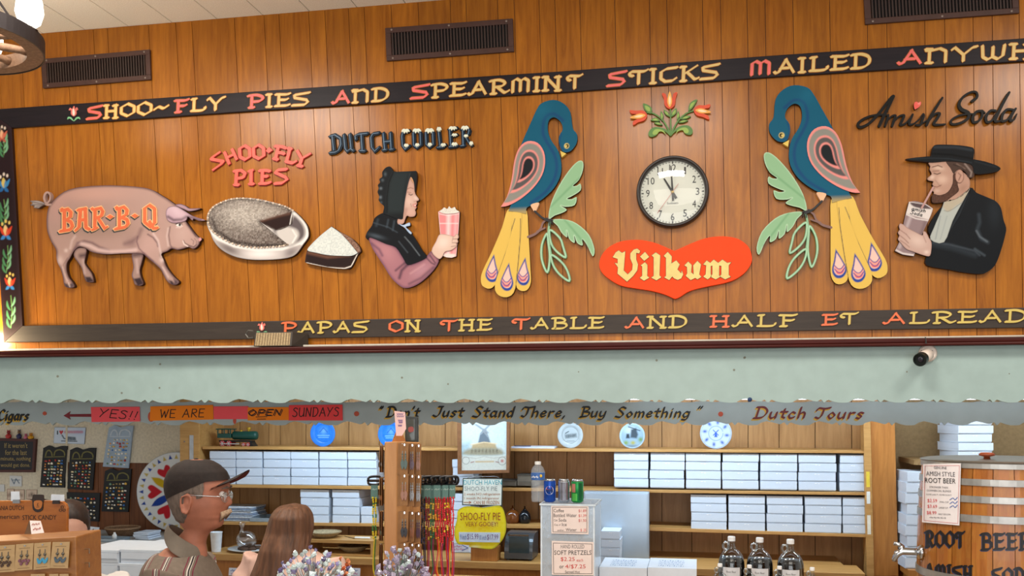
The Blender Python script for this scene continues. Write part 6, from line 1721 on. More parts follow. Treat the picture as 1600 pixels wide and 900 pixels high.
for lab, x0, x1, s_ in (('small white price card leaning on the counter edge right of the man', 358, 378, '~5'), ('small white price card at the counter edge left of the earring rack', 541, 563, '~6')):
 t = thing('price_card', lab, 'price card', P(x0, 897, 5.9), 'price cards on the rear counter')
 MB().plate([(x0, 887), (x1, 888), (x1 - .5, 900), (x0 - 1, 899)], 5.905, .002).build('card', M('note_paper', '#d9dce8'), t)
 mb = MB()
 print_px(mb, '~7', x0 + 2, 889.5, x1 - 3, 893, 5.9045)
 mb.build('lettering', M('blue_pen', '#3a62a8'), t)
 mb = MB()
 print_px(mb, s_, x0 + 3, 894.5, x1 - 4, 898, 5.9045)
 mb.build('lettering', M('pink_pen', '#c06a92'), t)

# ================================================================== CLEAR CASE, DRINKS, JUGS
chrome = M('chrome', '#c9ccd0', .12, 1.0)
acr = hazy('acrylic', '#dce9f4', .30)
edge_m = M('frosted_acrylic_edge', '#d3e0ea', .3)
YC = 4.72
t = thing('pretzel_case', 'clear acrylic pretzel display case with price cards on its front', 'display case', (0, 0, 0))
a, b = P(845, 787, YC), P(929, 788, YC)
zt_ = a.z
x0, x1, y0, y1, z0 = a.x, b.x, YC, YC + .30, .94
x0 -= .0
t.location = ORG[t] = Vector(((x0 + x1) / 2, YC, z0))
th = .005
MB().box((x0 - .005, y0 - .005, zt_ - th), (x1 + .005, y1 + .005, zt_)).build('top_panel', acr, t)
MB().box((x0, y0, z0 + .001), (x1, y0 + th, zt_ - th)).build('front_panel', acr, t)
MB().box((x0, y0 + th, z0 + .001), (x0 + th, y1, zt_ - th)).build('side_panel', hazy('frosted_acrylic', '#dceaf6', .70), t)
MB().box((x1 - th, y0 + th, z0 + .001), (x1, y1, zt_ - th)).build('side_panel', hazy('frosted_acrylic'), t)
MB().box((x0 + th, y1 - th, z0 + .001), (x1 - th, y1, zt_ - th)).build('back_panel', acr, t)
for k in (1, 2, 3):
 z = z0 + (zt_ - z0) * k / 3.6
 MB().box((x0 + th, y0 + th, z), (x1 - th, y1 - th, z + .004)).build('shelf', acr, t)
mb = MB()
for xx in (x0, x1 - .006):
 for yy in (y0, y1 - .006): mb.box((xx - .001, yy - .001, z0 + .001), (xx + .007, yy + .007, zt_ - th))
for yy in (y0 - .006, y1): mb.box((x0 - .006, yy, zt_ - .007), (x1 + .006, yy + .006, zt_ + .0008))
for xx in (x0 - .006, x1): mb.box((xx, y0, zt_ - .007), (xx + .006, y1, zt_ + .0008))
mb.build('edge', edge_m, t)
card = M('blush_card', '#ead9d2', .5, var=.03)
bk, rd = M('card_black', '#2d2a2a', .5), M('card_red', '#c8362f', .5)
Yk = YC - .004
def price_card(lab, q, inner, lines):
 o = thing('menu_card', lab, 'price card', P(sum(p[0] for p in q) / 4, q[2][1], Yk), 'price cards on the clear case')
 MB().plate(q, Yk, .0025).build('card', card, o)
 mb = MB()
 for i in range(4): round_stroke(mb, [inner[i], inner[(i + 1) % 4]], .7, Yk - .0006, .0005, n=6)
 mb.build('border', bk, o)
 for s_, x0, y0, x1, y1, c in lines:
  mb = MB()
  print_px(mb, s_, x0, y0, x1, y1, Yk - .0007)
  mb.build('lettering', c, o)
price_card('pink menu card listing coffee, water, soda and ice prices on the case front', [(861, 790), (919.5, 790.5), (919.5, 835), (861.5, 833.5)], [(863.5, 792.5), (917, 793), (917, 832), (864, 831)], [
 ('Coffee', 865, 795, 881, 800.5, bk), ('Bottled Water', 865, 802.5, 901, 808, bk), ('Can', 865.5, 811, 871, 814.5, bk), ('Soda', 873, 810, 885, 815, bk), ('Cup of', 866, 818.5, 876, 822, bk), ('Ice', 878, 817, 885.5, 822, bk), ('and/or', 871, 827, 881, 829.8, bk), ('Water', 884, 825.3, 901, 830, bk),
 ('$1.89', 904, 796, 916, 801, rd), ('$1.39', 904, 803.5, 916, 808.5, rd), ('$1.50', 904, 811, 916, 816, rd), ('$ .25', 907, 826, 916, 831, rd)])
price_card('pink card reading HAND ROLLED SOFT PRETZELS on the case front', [(862, 845), (927.5, 847), (927.5, 899), (862.5, 898)], [(864.5, 848.5), (925, 850), (925, 896.5), (865, 896)], [
 ('HAND ROLLED', 876, 851, 913, 857, M('card_grey', '#6d6868', .5)), ('SOFT PRETZELS', 866, 860, 924, 867, bk), ('$2.25', 876, 870.5, 898, 877.5, rd), ('each', 901, 873, 911, 877.5, rd), ('or', 874, 884, 881, 888, bk), ('4/$7.25', 883, 882, 915, 889, rd), ('Served Hot', 883, 891.5, 906, 895.5, bk)])
# pretzels on the case shelves
pz = M('pretzel_crust', '#8a6a4a', .5, var=.2, scale=60)
spots = [(x0 + .075, 1), (x1 - .07, 1), (x0 + .07, 2), (x1 - .075, 2), (x0 + .12, 3)]
pr = None
for i, (xx, k) in enumerate(spots):
 lab = ['soft pretzel on the lowest shelf of the clear case, left', 'soft pretzel on the lowest shelf of the clear case, right', 'soft pretzel on the middle shelf of the clear case, left', 'soft pretzel on the middle shelf of the clear case, right', 'soft pretzel alone on the top shelf of the clear case'][i]
 z = z0 + (zt_ - z0) * k / 3.6 + .0045
 pos = (xx, y0 + .16, z)
 if pr is None:
  pr = thing('soft_pretzel', lab, 'pretzel', pos, 'pretzels in the clear case')
  pth = [(0, -.045), (.03, -.04), (.055, 0), (.045, .035), (.02, .04), (0, .015), (-.02, -.01), (-.03, -.04)]
  pth2 = [(0, -.045), (-.03, -.04), (-.055, 0), (-.045, .035), (-.02, .04), (0, .015), (.02, -.01), (.03, -.04)]
  mb = MB()
  for j, q in enumerate((pth, pth2)):
   mb.tube([Vector(pos) + Vector((u, v * .9, .012 + .004 * j * (abs(u) < .02))) for u, v in spl(q, False, 4)], .0105, 8)
  mb.build('dough', pz, pr, smooth=True)
  mb = MB()
  for j in range(14): mb.ball(Vector(pos) + Vector((.05 * math.cos(j * .45) * .95, .036 * math.sin(j * .45), .022)), .0016, 6, 4)
  mb.build('salt', M('salt', '#eeeae2', .6), pr)
 else:
  o = copy_tree(pr)
  o.location = pos
  tag(o, lab, 'pretzel', 'pretzels in the clear case')

# bottle and cans on the case
Yd = YC + .09
def wpx(px, w, Y): return (P(px + w / 2, 780, Y).x - P(px - w / 2, 780, Y).x) / 2
def hpx(px, h, Y): return P(px, 780 - h, Y).z - P(px, 780, Y).z
c = P(840.5, 785, Yd)
r = wpx(840.5, 21, Yd)
c.z = zt_ + .001
H = hpx(840, 62.5, Yd)
t = thing('water_bottle', 'clear plastic water bottle with blue label on top of the clear case', 'bottle', c)
prof = [(r * .8, 0), (r * .97, .006)]
for k in range(9): prof += [(r * (1 if k % 2 else .93), .012 + k * H * .062)]
prof += [(r, H * .60), (r, H * .78), (r * .8, H * .86), (r * .42, H * .92), (r * .38, H * .94)]
MB().lathe(prof, c, 28).build('body', hazy('pet_plastic', '#dbe6ee', .20), t, smooth=True)
MB().lathe([(r * .46, H * .93), (r * .46, H), (r * .40, H * 1.005)], c, 20).build('cap', M('white_plastic', '#e6e6e2'), t)
lab_l = M('bottle_label_blue', '#3c66a8', .4)
MB().lathe([(r * 1.01, H * .55), (r * 1.01, H * .73)], c, 28, caps=False).build('label', lab_l, t, smooth=True)
mb = MB()
for k, s_ in enumerate(('~6',)):
 print_line(mb, s_, c + Vector((-r * .75, -r * 1.02, H * .60)), (r * 1.0, 0, 0), (0, 0, H * .06))
mb.build('lettering', M('white_ink', '#e8ecef', .5), t)
MB().ball(c + Vector((r * .55, -r * .86, H * .655)), (.008, .002, .008), 10, 6).build('sun_mark', M('label_yellow', '#d9b23a', .5), t)
alu = M('can_aluminium', '#c3c6ca', .22, .95)
def can(lab, px, w, body, band, letter, Yc=Yd):
 c = P(px, 785, Yc)
 c.z = zt_ + .001
 r = wpx(px, w, Yc)
 H = hpx(px, 36, Yc)
 t = thing('soda_can', lab, 'can', c, 'soda cans on the clear case')
 MB().lathe([(r * .72, 0), (r * .8, .003), (r, H * .07), (r, H * .90), (r * .97, H * .92)], c, 32).build('body', body, t, smooth=True)
 MB().lathe([(r * .97, H * .92), (r * .84, H * .97), (r * .86, H), (r * .8, H), (r * .76, H * .975), (.001, H * .975)], c, 32).build('lid', alu, t, smooth=True)
 return t, c, r, H
def patch(mb, c, r, a0, a1, z0, z1, mi=0, n=10, lift=1.006):
 vs, fs = [], []
 for i in range(n + 1):
  a = a0 + (a1 - a0) * i / n
  for z in (z0, z1): vs.append(c + Vector((r * lift * math.sin(a), -r * lift * math.cos(a), z)))
 for i in range(n): fs.append((2 * i, 2 * i + 2, 2 * i + 3, 2 * i + 1))
 mb.add(vs, fs, mi)
def disc_on(mb, c, r, a, z, rad, mi=0, lift=1.008, lo=-1, hi=1):
 pts = [(math.cos(2 * math.pi * k / 28), math.sin(2 * math.pi * k / 28)) for k in range(28)]
 pts = [(u, max(lo, min(hi, v))) for u, v in pts]
 vs = [c + Vector((r * lift * math.sin(a + u * rad / r), -r * lift * math.cos(a + u * rad / r), z + v * rad)) for u, v in pts]
 mb.add(vs, [tuple(range(len(vs)))], mi)
t, c, r, H = can('blue cola can with red, white and blue round emblem, left of the three cans', 859, 18.5, M('can_blue', '#1f4fae', .25, .5), None, None)
av = math.atan2(c.x, c.y) * -1 - .06
mb = MB()
disc_on(mb, c, r, av, H * .52, r * .72, 0)
disc_on(mb, c, r, av, H * .52, r * .66, 1, 1.012, .28, 1)
disc_on(mb, c, r, av, H * .52, r * .66, 2, 1.012, -1, -.3)
mb.build('emblem', [M('white_ink', '#e8ecef'), M('emblem_red', '#d8343a', .4), M('emblem_blue', '#1c3f96', .4)], t)
mb = MB()
print_line(mb, 'PEPSI', c + Vector((r * 1.04 * math.sin(av) - r * .62, -r * 1.06, H * .47)), (r * 1.24, 0, 0), (0, 0, H * .10))
mb.build('lettering', bk, t)
t, c, r, H = can('plain silver soda can, middle of the three cans', 881, 18, M('can_silver', '#b9bcc4', .25, .85), None, None)
mb = MB()
patch(mb, c, r, -.5, .35, H * .1, H * .88, 0)
patch(mb, c, r, .55, .9, H * .12, H * .86, 1)
mb.build('artwork', [M('can_grey_art', '#82828c', .35, .5, var=.3), M('can_mauve_art', '#7f6670', .4, .3)], t)
t, c, r, H = can('green soda can with pinkish label patch, right of the three cans', 902, 19, M('can_green', '#1f8a45', .28, .4), None, None)
mb = MB()
patch(mb, c, r, -.9, -.2, H * .45, H * .82, 0)
patch(mb, c, r, -.9, .1, H * .08, H * .4, 1)
patch(mb, c, r, .35, .95, H * .1, H * .85, 2)
mb.build('artwork', [M('can_pink_art', '#b8766a', .4, .2, var=.3), M('can_lime_art', '#4fae4a', .35, .3), M('can_darkgreen_art', '#155f35', .35, .3)], t)

# root beer jugs
glass_m = clear('jug_glass', '#f2f5f4', .05, .02)
rootb = M('dark_root_beer', '#0c0706', .15, spec=.6)
capm = M('white_cap', '#e9eaea', .35)
def make_jug(lab, group, R_, Hh, pos, label=True):
 t = thing('root_beer_jug', lab, 'jug', pos, group)
 c = Vector(pos)
 s_ = Hh / .27
 body = [(R_ * .9, 0), (R_ * .98, .006), (R_, .02), (R_, Hh * .50), (R_ * .97, Hh * .58), (R_ * .85, Hh * .67), (R_ * .62, Hh * .745), (R_ * .36, Hh * .785), (R_ * .30, Hh * .80), (R_ * .27, Hh * .86), (R_ * .245, Hh * .91), (R_ * .27, Hh * .92)]
 MB().lathe(body, c, 36, caps=False).build('glass', glass_m, t, smooth=True)
 MB().lathe([(R_ * .31, Hh * .795), (R_ * .36, Hh * .805), (R_ * .31, Hh * .815)], c, 28, caps=False).build('neck_ring', glass_m, t, smooth=True)
 liq = [(R_ * .88, .003), (R_ * .965, .01), (R_ * .975, .03), (R_ * .975, Hh * .50), (R_ * .945, Hh * .58), (R_ * .86, Hh * .645), (.001, Hh * .645)]
 MB().lathe(liq, c, 36).build('root_beer', rootb, t, smooth=True)
 MB().lathe([(R_ * .27, Hh * .92), (R_ * .285, Hh * .925), (R_ * .285, Hh * .985), (R_ * .26, Hh)], c, 24).build('cap', capm, t)
 hc = c + Vector((-R_ * .42, -.002, Hh * .835))
 MB().tube([hc + Vector((-R_ * .20 * math.cos(a) - .0, 0, Hh * .062 * math.sin(a))) + Vector((R_ * .0, 0, 0)) for a in np.linspace(0, 2 * math.pi, 21)[:-1]], .006 * s_, 8, closed=True).build('handle', clear('jug_handle_glass', '#e4eaec', .30, .05), t, smooth=True)
 if label:
  mb = MB()
  patch(mb, c, R_, -.72, .62, Hh * .22, Hh * .50, 0, 14, 1.004)
  L = mb.build('label', M('jug_label', '#d9dade', .5), t)
  mb = MB()
  for k, (w, zz, hh, s2) in enumerate(((.55, .41, .035, 'Root Beer'), (.6, .34, .016, '~14'), (.6, .29, .016, '~12'))):
   V, fs, _ = type_mesh(s2)
   mb.add([c + Vector((R_ * 1.012 * math.sin(-.05 + (v[0] - .5) * w * 1.3), -R_ * 1.012 * math.cos(-.05 + (v[0] - .5) * w * 1.3), Hh * zz + v[1] * Hh * hh)) for v in V], fs)
  mb.build('lettering', bk, L)
 return t
YJ = 5.10
rj = wpx(1185, 42, YJ)
jug = None
labs = ['large glass jug of dark root beer, left of the three', 'large glass jug of dark root beer, middle of the three', 'large glass jug of dark root beer, right of the three']
for i, (px, py) in enumerate(((1141.5, 838), (1185.5, 840), (1233.5, 842.5))):
 p = P(px + 1.5, py, YJ)
 pos = (p.x, YJ, .9405)
 if jug is None: jug = make_jug(labs[0], 'large root beer jugs', rj, p.z - .9405, pos); hj = p.z - .9405
 else:
  o = copy_tree(jug)
  o.location = pos
  o.scale = (1, 1, (p.z - .9405) / hj)
  tag(o, labs[i], 'jug', 'large root beer jugs')
YJ2 = 4.86
sj = None
for i, (px, py) in enumerate(((1125, 880.5), (1171, 882.5), (1218, 884.5), (1269, 886.5))):
 p = P(px, py, YJ2)
 pos = (p.x, YJ2, .9405)
 lab = ['small glass jug in front of the left large jug', 'small glass jug in front of the middle large jug', 'small glass jug in front of the right large jug', 'small glass jug alone at the right end of the jug row'][i]
 if sj is None: sj = make_jug(lab, 'small root beer jugs', wpx(px, 26, YJ2) * 1.0, p.z - .9405, pos, False); hs = p.z - .9405
 else:
  o = copy_tree(sj)
  o.location = pos
  o.scale = (1, 1, (p.z - .9405) / hs)
  tag(o, lab, 'jug', 'small root beer jugs')

# ------------------------------------------------------------------ barrel with tap
def dep2(px, dep): return ray(px, 640) * dep
bc = ray(1563, 640) * 3.55
bc = Vector((bc.x, bc.y, 0))
ztop_b = CZ + (640 - 723) / F * 3.33
# radius at the top from the left silhouette x = 1441, at the bulge x = 1433
def sil(px):
 d = ray(px, 640)
 d = Vector((d.x, d.y, 0)).normalized()
 return (bc - d * bc.dot(d)).length
rt, rbulge = sil(1440.5), sil(1432)
zbase = .94
Hb = ztop_b - zbase
def Rz(z):
 k = (z - zbase) / Hb
 return rbulge - (rbulge - rt) * ((k - .45) / .55) ** 2 if k > .45 else rbulge - (rbulge - rt) * ((.45 - k) / .55) ** 2
t = thing('root_beer_barrel', 'varnished wooden root beer barrel with steel hoops and blackletter writing', 'barrel', (bc.x, bc.y, zbase))
NS = 26
mb = MB()
zs = np.linspace(zbase + .0005, ztop_b - .004, 15)
rs = random.Random(5)
for k in range(NS):
 a0, a1 = 2 * math.pi * k / NS + .004, 2 * math.pi * (k + 1) / NS - .004
 vs, fs = [], []
 for z in zs:
  for a in np.linspace(a0, a1, 5): vs.append((bc.x + Rz(z) * math.cos(a), bc.y + Rz(z) * math.sin(a), z))
  for a in (a1, a0): vs.append((bc.x + (Rz(z) - .02) * math.cos(a), bc.y + (Rz(z) - .02) * math.sin(a), z))
 for i in range(14):
  for j in range(7): fs.append((i * 7 + j, i * 7 + (j + 1) % 7, (i + 1) * 7 + (j + 1) % 7, (i + 1) * 7 + j))
 fs.append(tuple(range(7))[::-1])
 fs.append(tuple(14 * 7 + j for j in range(7)))
 i0 = len(mb.f)
 mb.add(vs, fs)
 w = rs.uniform(.62, 1.08)
 for i in range(i0, len(mb.f)): mb.tone[i] = (w, w * rs.choice((.92, 1.0)), w * .95)
mb.build('staves', wood('barrel_oak', '#94541a', '#c98538', .22, (7, 7, .8), 6, True), t)
MB().lathe([(rt - .022, .02), (rt - .022, Hb - .03)], (bc.x, bc.y, zbase), 40).build('lining', M('dark_lining', '#2b1a0e', .8), t)
steel = M('galvanised_hoop', '#a9a7a2', .38, .8, var=.2, scale=18)
bd = (bc - Vector((0, 0, 0))).length
zpix = lambda py: CZ + (640 - py) / F * 3.30
for y0_, y1_ in ((724, 734), (750, 761), (777, 788), (807, 819), (905, 918), (940, 952)):
 za, zb3 = zpix(y1_), zpix(y0_)
 MB().lathe([(Rz(za) + .0005, za), (Rz(za) + .004, za + .001), (Rz(zb3) + .004, zb3 - .001), (Rz(zb3) + .0005, zb3)], (bc.x, bc.y, 0), 64, caps=False).build('hoop', steel, t, smooth=False)
MB().lathe([(rt + .006, ztop_b - .004), (rt + .008, ztop_b), (rt - .01, ztop_b + .004), (.001, ztop_b + .004)], (bc.x, bc.y, 0), 48).build('lid', M('lid_steel', '#8f8d88', .3, .8), t)
kp = ray(1538, 640)
kc = Vector((bc.x, bc.y, 0)) + Vector((-.06, -.05, ztop_b + .004))
MB().lathe([(.012, 0), (.010, .008), (.026, .012), (.028, .018), (.02, .023), (.001, .024)], kc, 20).build('knob', M('red_brown_knob', '#8b3f22', .3), t, smooth=True)
def on_barrel(lift):
 def pr(px, py, Y=0):
  d = ray(px, py)
  d2 = Vector((d.x, d.y, 0))
  r = rbulge + lift
  for _ in range(3):
   A_, B_, C_ = d2.dot(d2), -2 * d2.dot(bc), bc.dot(bc) - r * r
   q = (-B_ - math.sqrt(max(B_ * B_ - 4 * A_ * C_, 0))) / (2 * A_)
   p = Vector((0, 0, CZ)) + d * q
   r = Rz(p.z) + lift
  return p - Vector((0, (Y - 5) * 1.0, 0)) * 0
 return pr
def letters_on(word, glyphs, lift=.0016):
 for ch, strokes in glyphs:
  mb = MB()
  mb.proj = on_barrel(lift)
  for p in strokes:
   nib_stroke(mb, p, 4.3, math.radians(40), 2.0, 5, .001)
  mb2 = MB()
  mb2.proj = on_barrel(lift * .5)
  for p in strokes:
   nib_stroke(mb2, [(x - .8, y + .8) for x, y in p], 4.3, math.radians(40), 2.6, 5, .0005, 0)
  o = mb.build('letter', M('barrel_black', '#161215', .4), t)
  mb2.build('letter_edge', M('barrel_blue_edge', '#2c3a5e', .4), o)
def word_on(word, x0, x1, ya, yb, h):
 G = []
 for ch, paths, hh in lay_word(CAPS, word, x0, x1, ya, yb, h, h, .16, 0): G.append((ch, paths))
 letters_on(word, G)
word_on('ROOT', 1446, 1506, 854, 855, 24)
word_on('BEER', 1533, 1612, 859, 858, 25)
word_on('AMISH', 1444, 1519, 903, 908, 22)
word_on('SODA', 1550, 1618, 912, 912, 24)
# paper notice taped to the barrel
mb = MB()
mb.proj = on_barrel(.009)
n = 8
tl, tr_, br_, bl_ = (1442.5, 725), (1501.5, 724), (1499, 821), (1440.5, 816)
t2 = thing('barrel_notice', 'white notice with root beer prices taped to the barrel', 'notice', on_barrel(.006)(1470, 820))
vs, fs = [], []
for v in range(9):
 for u in range(9):
  U, V_ = u / 8, v / 8
  x = tl[0] * (1 - U) * (1 - V_) + tr_[0] * U * (1 - V_) + br_[0] * U * V_ + bl_[0] * (1 - U) * V_
  y = tl[1] * (1 - U) * (1 - V_) + tr_[1] * U * (1 - V_) + br_[1] * U * V_ + bl_[1] * (1 - U) * V_
  vs.append(on_barrel(.0075)(x, y))
for v in range(8):
 for u in range(8): fs.append((v * 9 + u, (v + 1) * 9 + u, (v + 1) * 9 + u + 1, v * 9 + u + 1))
MB().add(vs, fs).build('sheet', M('notice_paper', '#e3dcdc', .45, var=.03), t2)
mb = MB()
mb.proj = on_barrel(.0085)
for q in ([(1445, 728), (1499, 727.5)], [(1499, 727.5), (1496.5, 818)], [(1496.5, 818), (1443.5, 813)], [(1443.5, 813), (1445, 728)]): nib_stroke(mb, [(q[0][0] + (q[1][0] - q[0][0]) * k / 6, q[0][1] + (q[1][1] - q[0][1]) * k / 6) for k in range(7)], .7, 0, .7, 5, .0003)
mb.build('border', M('pale_red_line', '#c9898a', .5), t2)
def print_barrel(body, x0, y0, x1, y1, mat, lift=.0088):
 V, fs, _ = type_mesh(body)
 pr = on_barrel(lift)
 MB().add([pr(x0 + (x1 - x0) * v[0], y1 + (y0 - y1) * v[1] + (x0 + (x1 - x0) * v[0] - 1470) * .035) for v in V], fs).build('lettering', mat, t2)
pk = M('notice_red', '#cf4a50', .5)
gy = M('notice_grey', '#5c5a60', .5)
for s_, x0_, y0_, x1_, y1_, m_ in (('GENUINE', 1459, 729, 1479, 733, gy), ('AMISH STYLE', 1447, 737, 1492, 744, gy), ('ROOT BEER', 1445, 747, 1493, 755, bk), ('STRONGER THAN', 1452, 760, 1481, 763, gy), ('COMMERCIAL BLENDS', 1448, 765.5, 1486, 768.5, gy), ('SOME LIKE IT, SOME DON\'T', 1447, 772, 1487, 774.5, gy),
                                   ('$2.59', 1449, 780, 1464, 786, pk), ('SMALL CUP', 1468, 783, 1482, 785.5, gy), ('$3.69', 1449, 789, 1464, 795, pk), ('LARGE CUP', 1467, 792, 1481, 794.5, gy), ('$8.99', 1448, 799, 1463, 805, pk), ('HALF GALLON', 1466, 802, 1485, 804.5, gy), ('~14', 1452, 808, 1478, 810, gy)):
 print_barrel(s_, x0_, y0_, x1_, y1_, m_)
mb = MB()
mb.proj = on_barrel(.0088)
for k in range(3): nib_stroke(mb, spl([(1484, 781 + k * 6), (1489, 778 + k * 6), (1492, 781 + k * 6), (1496, 777 + k * 6)], False, 3), .7, 0, .7, 5, .0003)
mb.build('handwriting', M('blue_pen', '#3a62a8'), t2)
# tap
q = on_barrel(0)(1440, 868)
tp = P(1433, 866, q.y)
t = thing('barrel_tap', 'chrome tap with lever handle on the left side of the barrel', 'tap', q)
Yq = q.y - .0
pp = lambda x, y: P(x, y, Yq)
MB().tube([pp(1443, 863), pp(1428, 862), pp(1410, 861), pp(1402, 865), pp(1397.5, 874), pp(1397, 877)], [.013, .013, .014, .013, .010, .009], 14).build('spout', chrome, t, smooth=True)
MB().tube([pp(1441, 863), pp(1434.5, 862.5)], [.030, .022], 18).build('flange', chrome, t, smooth=True)
MB().tube([pp(1409.5, 862), pp(1409, 852)], [.012, .008], 12).build('valve_stem', chrome, t, smooth=True)
MB().tube([pp(1412.5, 855), pp(1405, 851), pp(1397, 849)], [.006, .009, .008], 12).build('lever', chrome, t, smooth=True)

# ------------------------------------------------------------------ security camera and intercom speaker
t = thing('security_camera', 'white bullet security camera with black visor on the mint board', 'camera', P(1445, 560, YM))
c = P(1449, 552, YM - .001)
wm, bm2 = M('camera_white', '#d9cbc0', .4), M('camera_black', '#1c2322', .3)
MB().lathe([(.040, 0), (.040, .012), (.034, .018)], c, 28, ax=(0, -1, 0)).build('mount', wm, t, smooth=False)
e = P(1437, 562.5, YM - .12)
st = c + Vector((0, -.03, -.004))
MB().tube([c + Vector((0, -.015, 0)), st], .014, 12).build('arm', wm, t)
ax = (e - st).normalized()
st2 = st.lerp(e, .05)
ln = (e - st2).length
MB().lathe([(.020, 0), (.027, .008), (.028, ln - .03)], st2, 24, ax=ax).build('housing', wm, t, smooth=True)
MB().lathe([(.0285, ln - .034), (.030, ln - .03), (.030, ln), (.026, ln), (.024, ln - .010), (.001, ln - .010)], st2, 24, ax=ax).build('visor', bm2, t, smooth=False)
MB().lathe([(.016, ln - .0115), (.012, ln - .006), (.001, ln - .004)], st2, 20, ax=ax).build('lens', M('lens_glass', '#2b2a33', .08), t, smooth=True)
MB().tube([c + Vector((-.01, -.004, .03)), c + Vector((-.008, -.008, .05)), P(1447, 536, 4.63), P(1446, 527, 4.64)], .003, 6).build('cable', bm2, t)
mb = MB()
for x, y in ((1440, 548), (1456.5, 548), (1453, 558.5)): mb.ball(P(x, y, YM - .017), .003, 8, 5)
mb.build('screw', bm2, t)

t = thing('intercom_speaker', 'small slant-fronted speaker with tan grille cloth on the dark red ledge', 'speaker', P(430, 541, 4.66))
zl_ = P(430, 541.2, 4.665).z
f0, f1, f2, f3 = P(396, 541, 4.665), P(455, 541, 4.665), P(457, 518.5, 4.685), P(399, 519, 4.685)
for p in (f0, f1): p.z = zl_
b0, b1, b2, b3 = (Vector((p.x + .05, YR - .008, p.z)) for p in (f0, f1, f2, f3))
MB().hexa([f0, f1, f2, f3, b0, b1, b2, b3]).build('case', M('speaker_case', '#3c352f', .5), t, bevel=.003)
g = lambda u, v: f0.lerp(f1, u).lerp(f3.lerp(f2, u), v) + Vector((0, -.002, 0))
mb = MB()
mb.add([g(.04, .06), g(.96, .06), g(.96, .94), g(.04, .94)], [(0, 1, 2, 3)])
mb.build('grille_cloth', M('tan_cloth', '#a58f6c', .8, var=.25, scale=140), t)
mb = MB()
for k in range(13):
 u = .08 + .84 * k / 12
 mb.tube([g(u, .08) + Vector((0, -.001, 0)), g(u, .92) + Vector((0, -.001, 0))], .0013, 5)
mb.build('grille_bar', M('grille_bar', '#6f5c44', .6), t)
mb = MB()
mb.tube([P(396, 517, 4.70), P(388, 516, 4.71), P(384, 522, 4.72), P(388, 528, 4.71), P(396, 527, 4.70)], .003, 6)
mb.build('wire', M('grey_wire', '#7d7f7c'), t)

# ------------------------------------------------------------------ wagon-wheel lamp
hubc = ray(-82, 58) * 4.2 + Vector((0, 0, CZ))
Rw = .385
wt = thing('wagon_wheel_lamp', 'wooden wagon-wheel chandelier with a glowing glass shade, top left corner', 'chandelier', hubc)
ww = wood('weathered_wheel', '#5a3f2c', '#8f7058', .7, (9, 9, 9), 7)
iron = M('iron_tyre', '#2a2526', .5, .5)
tilt = Matrix.Rotation(math.radians(4), 3, 'Y')
def ring(r0, r1, z0, z1, mat, name):
 mb = MB()
 mb.lathe([(r0, z0), (r1, z0), (r1, z1), (r0, z1), (r0, z0)], hubc, 72, caps=False)
 mb.build(name, mat, wt)
ring(Rw - .075, Rw - .006, -.03, .03, ww, 'felloe')
ring(Rw - .006, Rw, -.034, .034, iron, 'iron_tyre')
MB().lathe([(.05, -.09), (.065, -.06), (.075, 0), (.065, .06), (.045, .09)], hubc, 28).build('hub', ww, wt, smooth=True)
for k in range(10):
 a = 2 * math.pi * k / 10 + .12
 d = Vector((math.cos(a), math.sin(a), 0))
 MB().tube([hubc + d * .06, hubc + d * .15, hubc + d * (Rw - .10), hubc + d * (Rw - .07)], [.022, .019, .017, .022], 10).build('spoke', ww, wt, smooth=True)
for k in range(3):
 a = 2 * math.pi * k / 3 + .8
 p = hubc + Vector((math.cos(a), math.sin(a), 0)) * (Rw - .04)
 MB().tube([p, Vector((hubc.x, hubc.y, ZC))], .006, 6).build('chain', iron, wt)
MB().lathe([(.06, 0), (.05, -.03)], (hubc.x, hubc.y, ZC), 20).build('ceiling_rose', iron, wt)
glow = M('lit_shade', '#fff4e2', .3, emit=13.0, var=.01)
for k, ang in enumerate((12, 102, 192, 282)):
 a = math.radians(ang)
 p = hubc + Vector((math.cos(a), math.sin(a), 0)) * (Rw - .03)
 MB().lathe([(.03, .03), (.035, .035), (.02, .05)], p, 16).build('lamp_socket', iron, wt)
 MB().lathe([(.022, .045), (.045, .065), (.058, .11), (.052, .16), (.038, .21), (.040, .25)], p, 24).build('glass_shade', glow, wt, smooth=True)

# ================================================================== PEOPLE
CR = Vector((math.cos(YAW), math.sin(YAW), 0))       # to the right in the picture
CF = Vector((-math.sin(YAW), math.cos(YAW), 0))      # away from the camera
UP = Vector((0, 0, 1))
skin_m = M('warm_skin', '#a2664f', .55, var=.10, scale=30)
def remesh(o, vox, smooth=3):
 m = o.modifiers.new('one_surface', 'REMESH')
 m.mode = 'VOXEL'
 m.voxel_size = vox
 m.use_smooth_shade = True
 s_ = o.modifiers.new('soften', 'SMOOTH')
 s_.iterations = smooth
 s_.factor = .5
 return o
def loft(mb, rings, mi=0, n=32):
 """rings: (centre, ax vector, ay vector, front flattening) closed top and bottom"""
 vs, fs = [], []
 for c, ax, ay in rings:
  for j in range(n):
   a = 2 * math.pi * j / n
   vs.append(c + ax * math.cos(a) + ay * math.sin(a))
 k = len(rings)
 for i in range(k - 1):
  for j in range(n):
   j2 = (j + 1) % n
   fs.append((i * n + j, i * n + j2, (i + 1) * n + j2, (i + 1) * n + j))
 fs.append(tuple(range(n))[::-1])
 fs.append(tuple((k - 1) * n + j for j in range(n)))
 mb.add(vs, fs, mi)
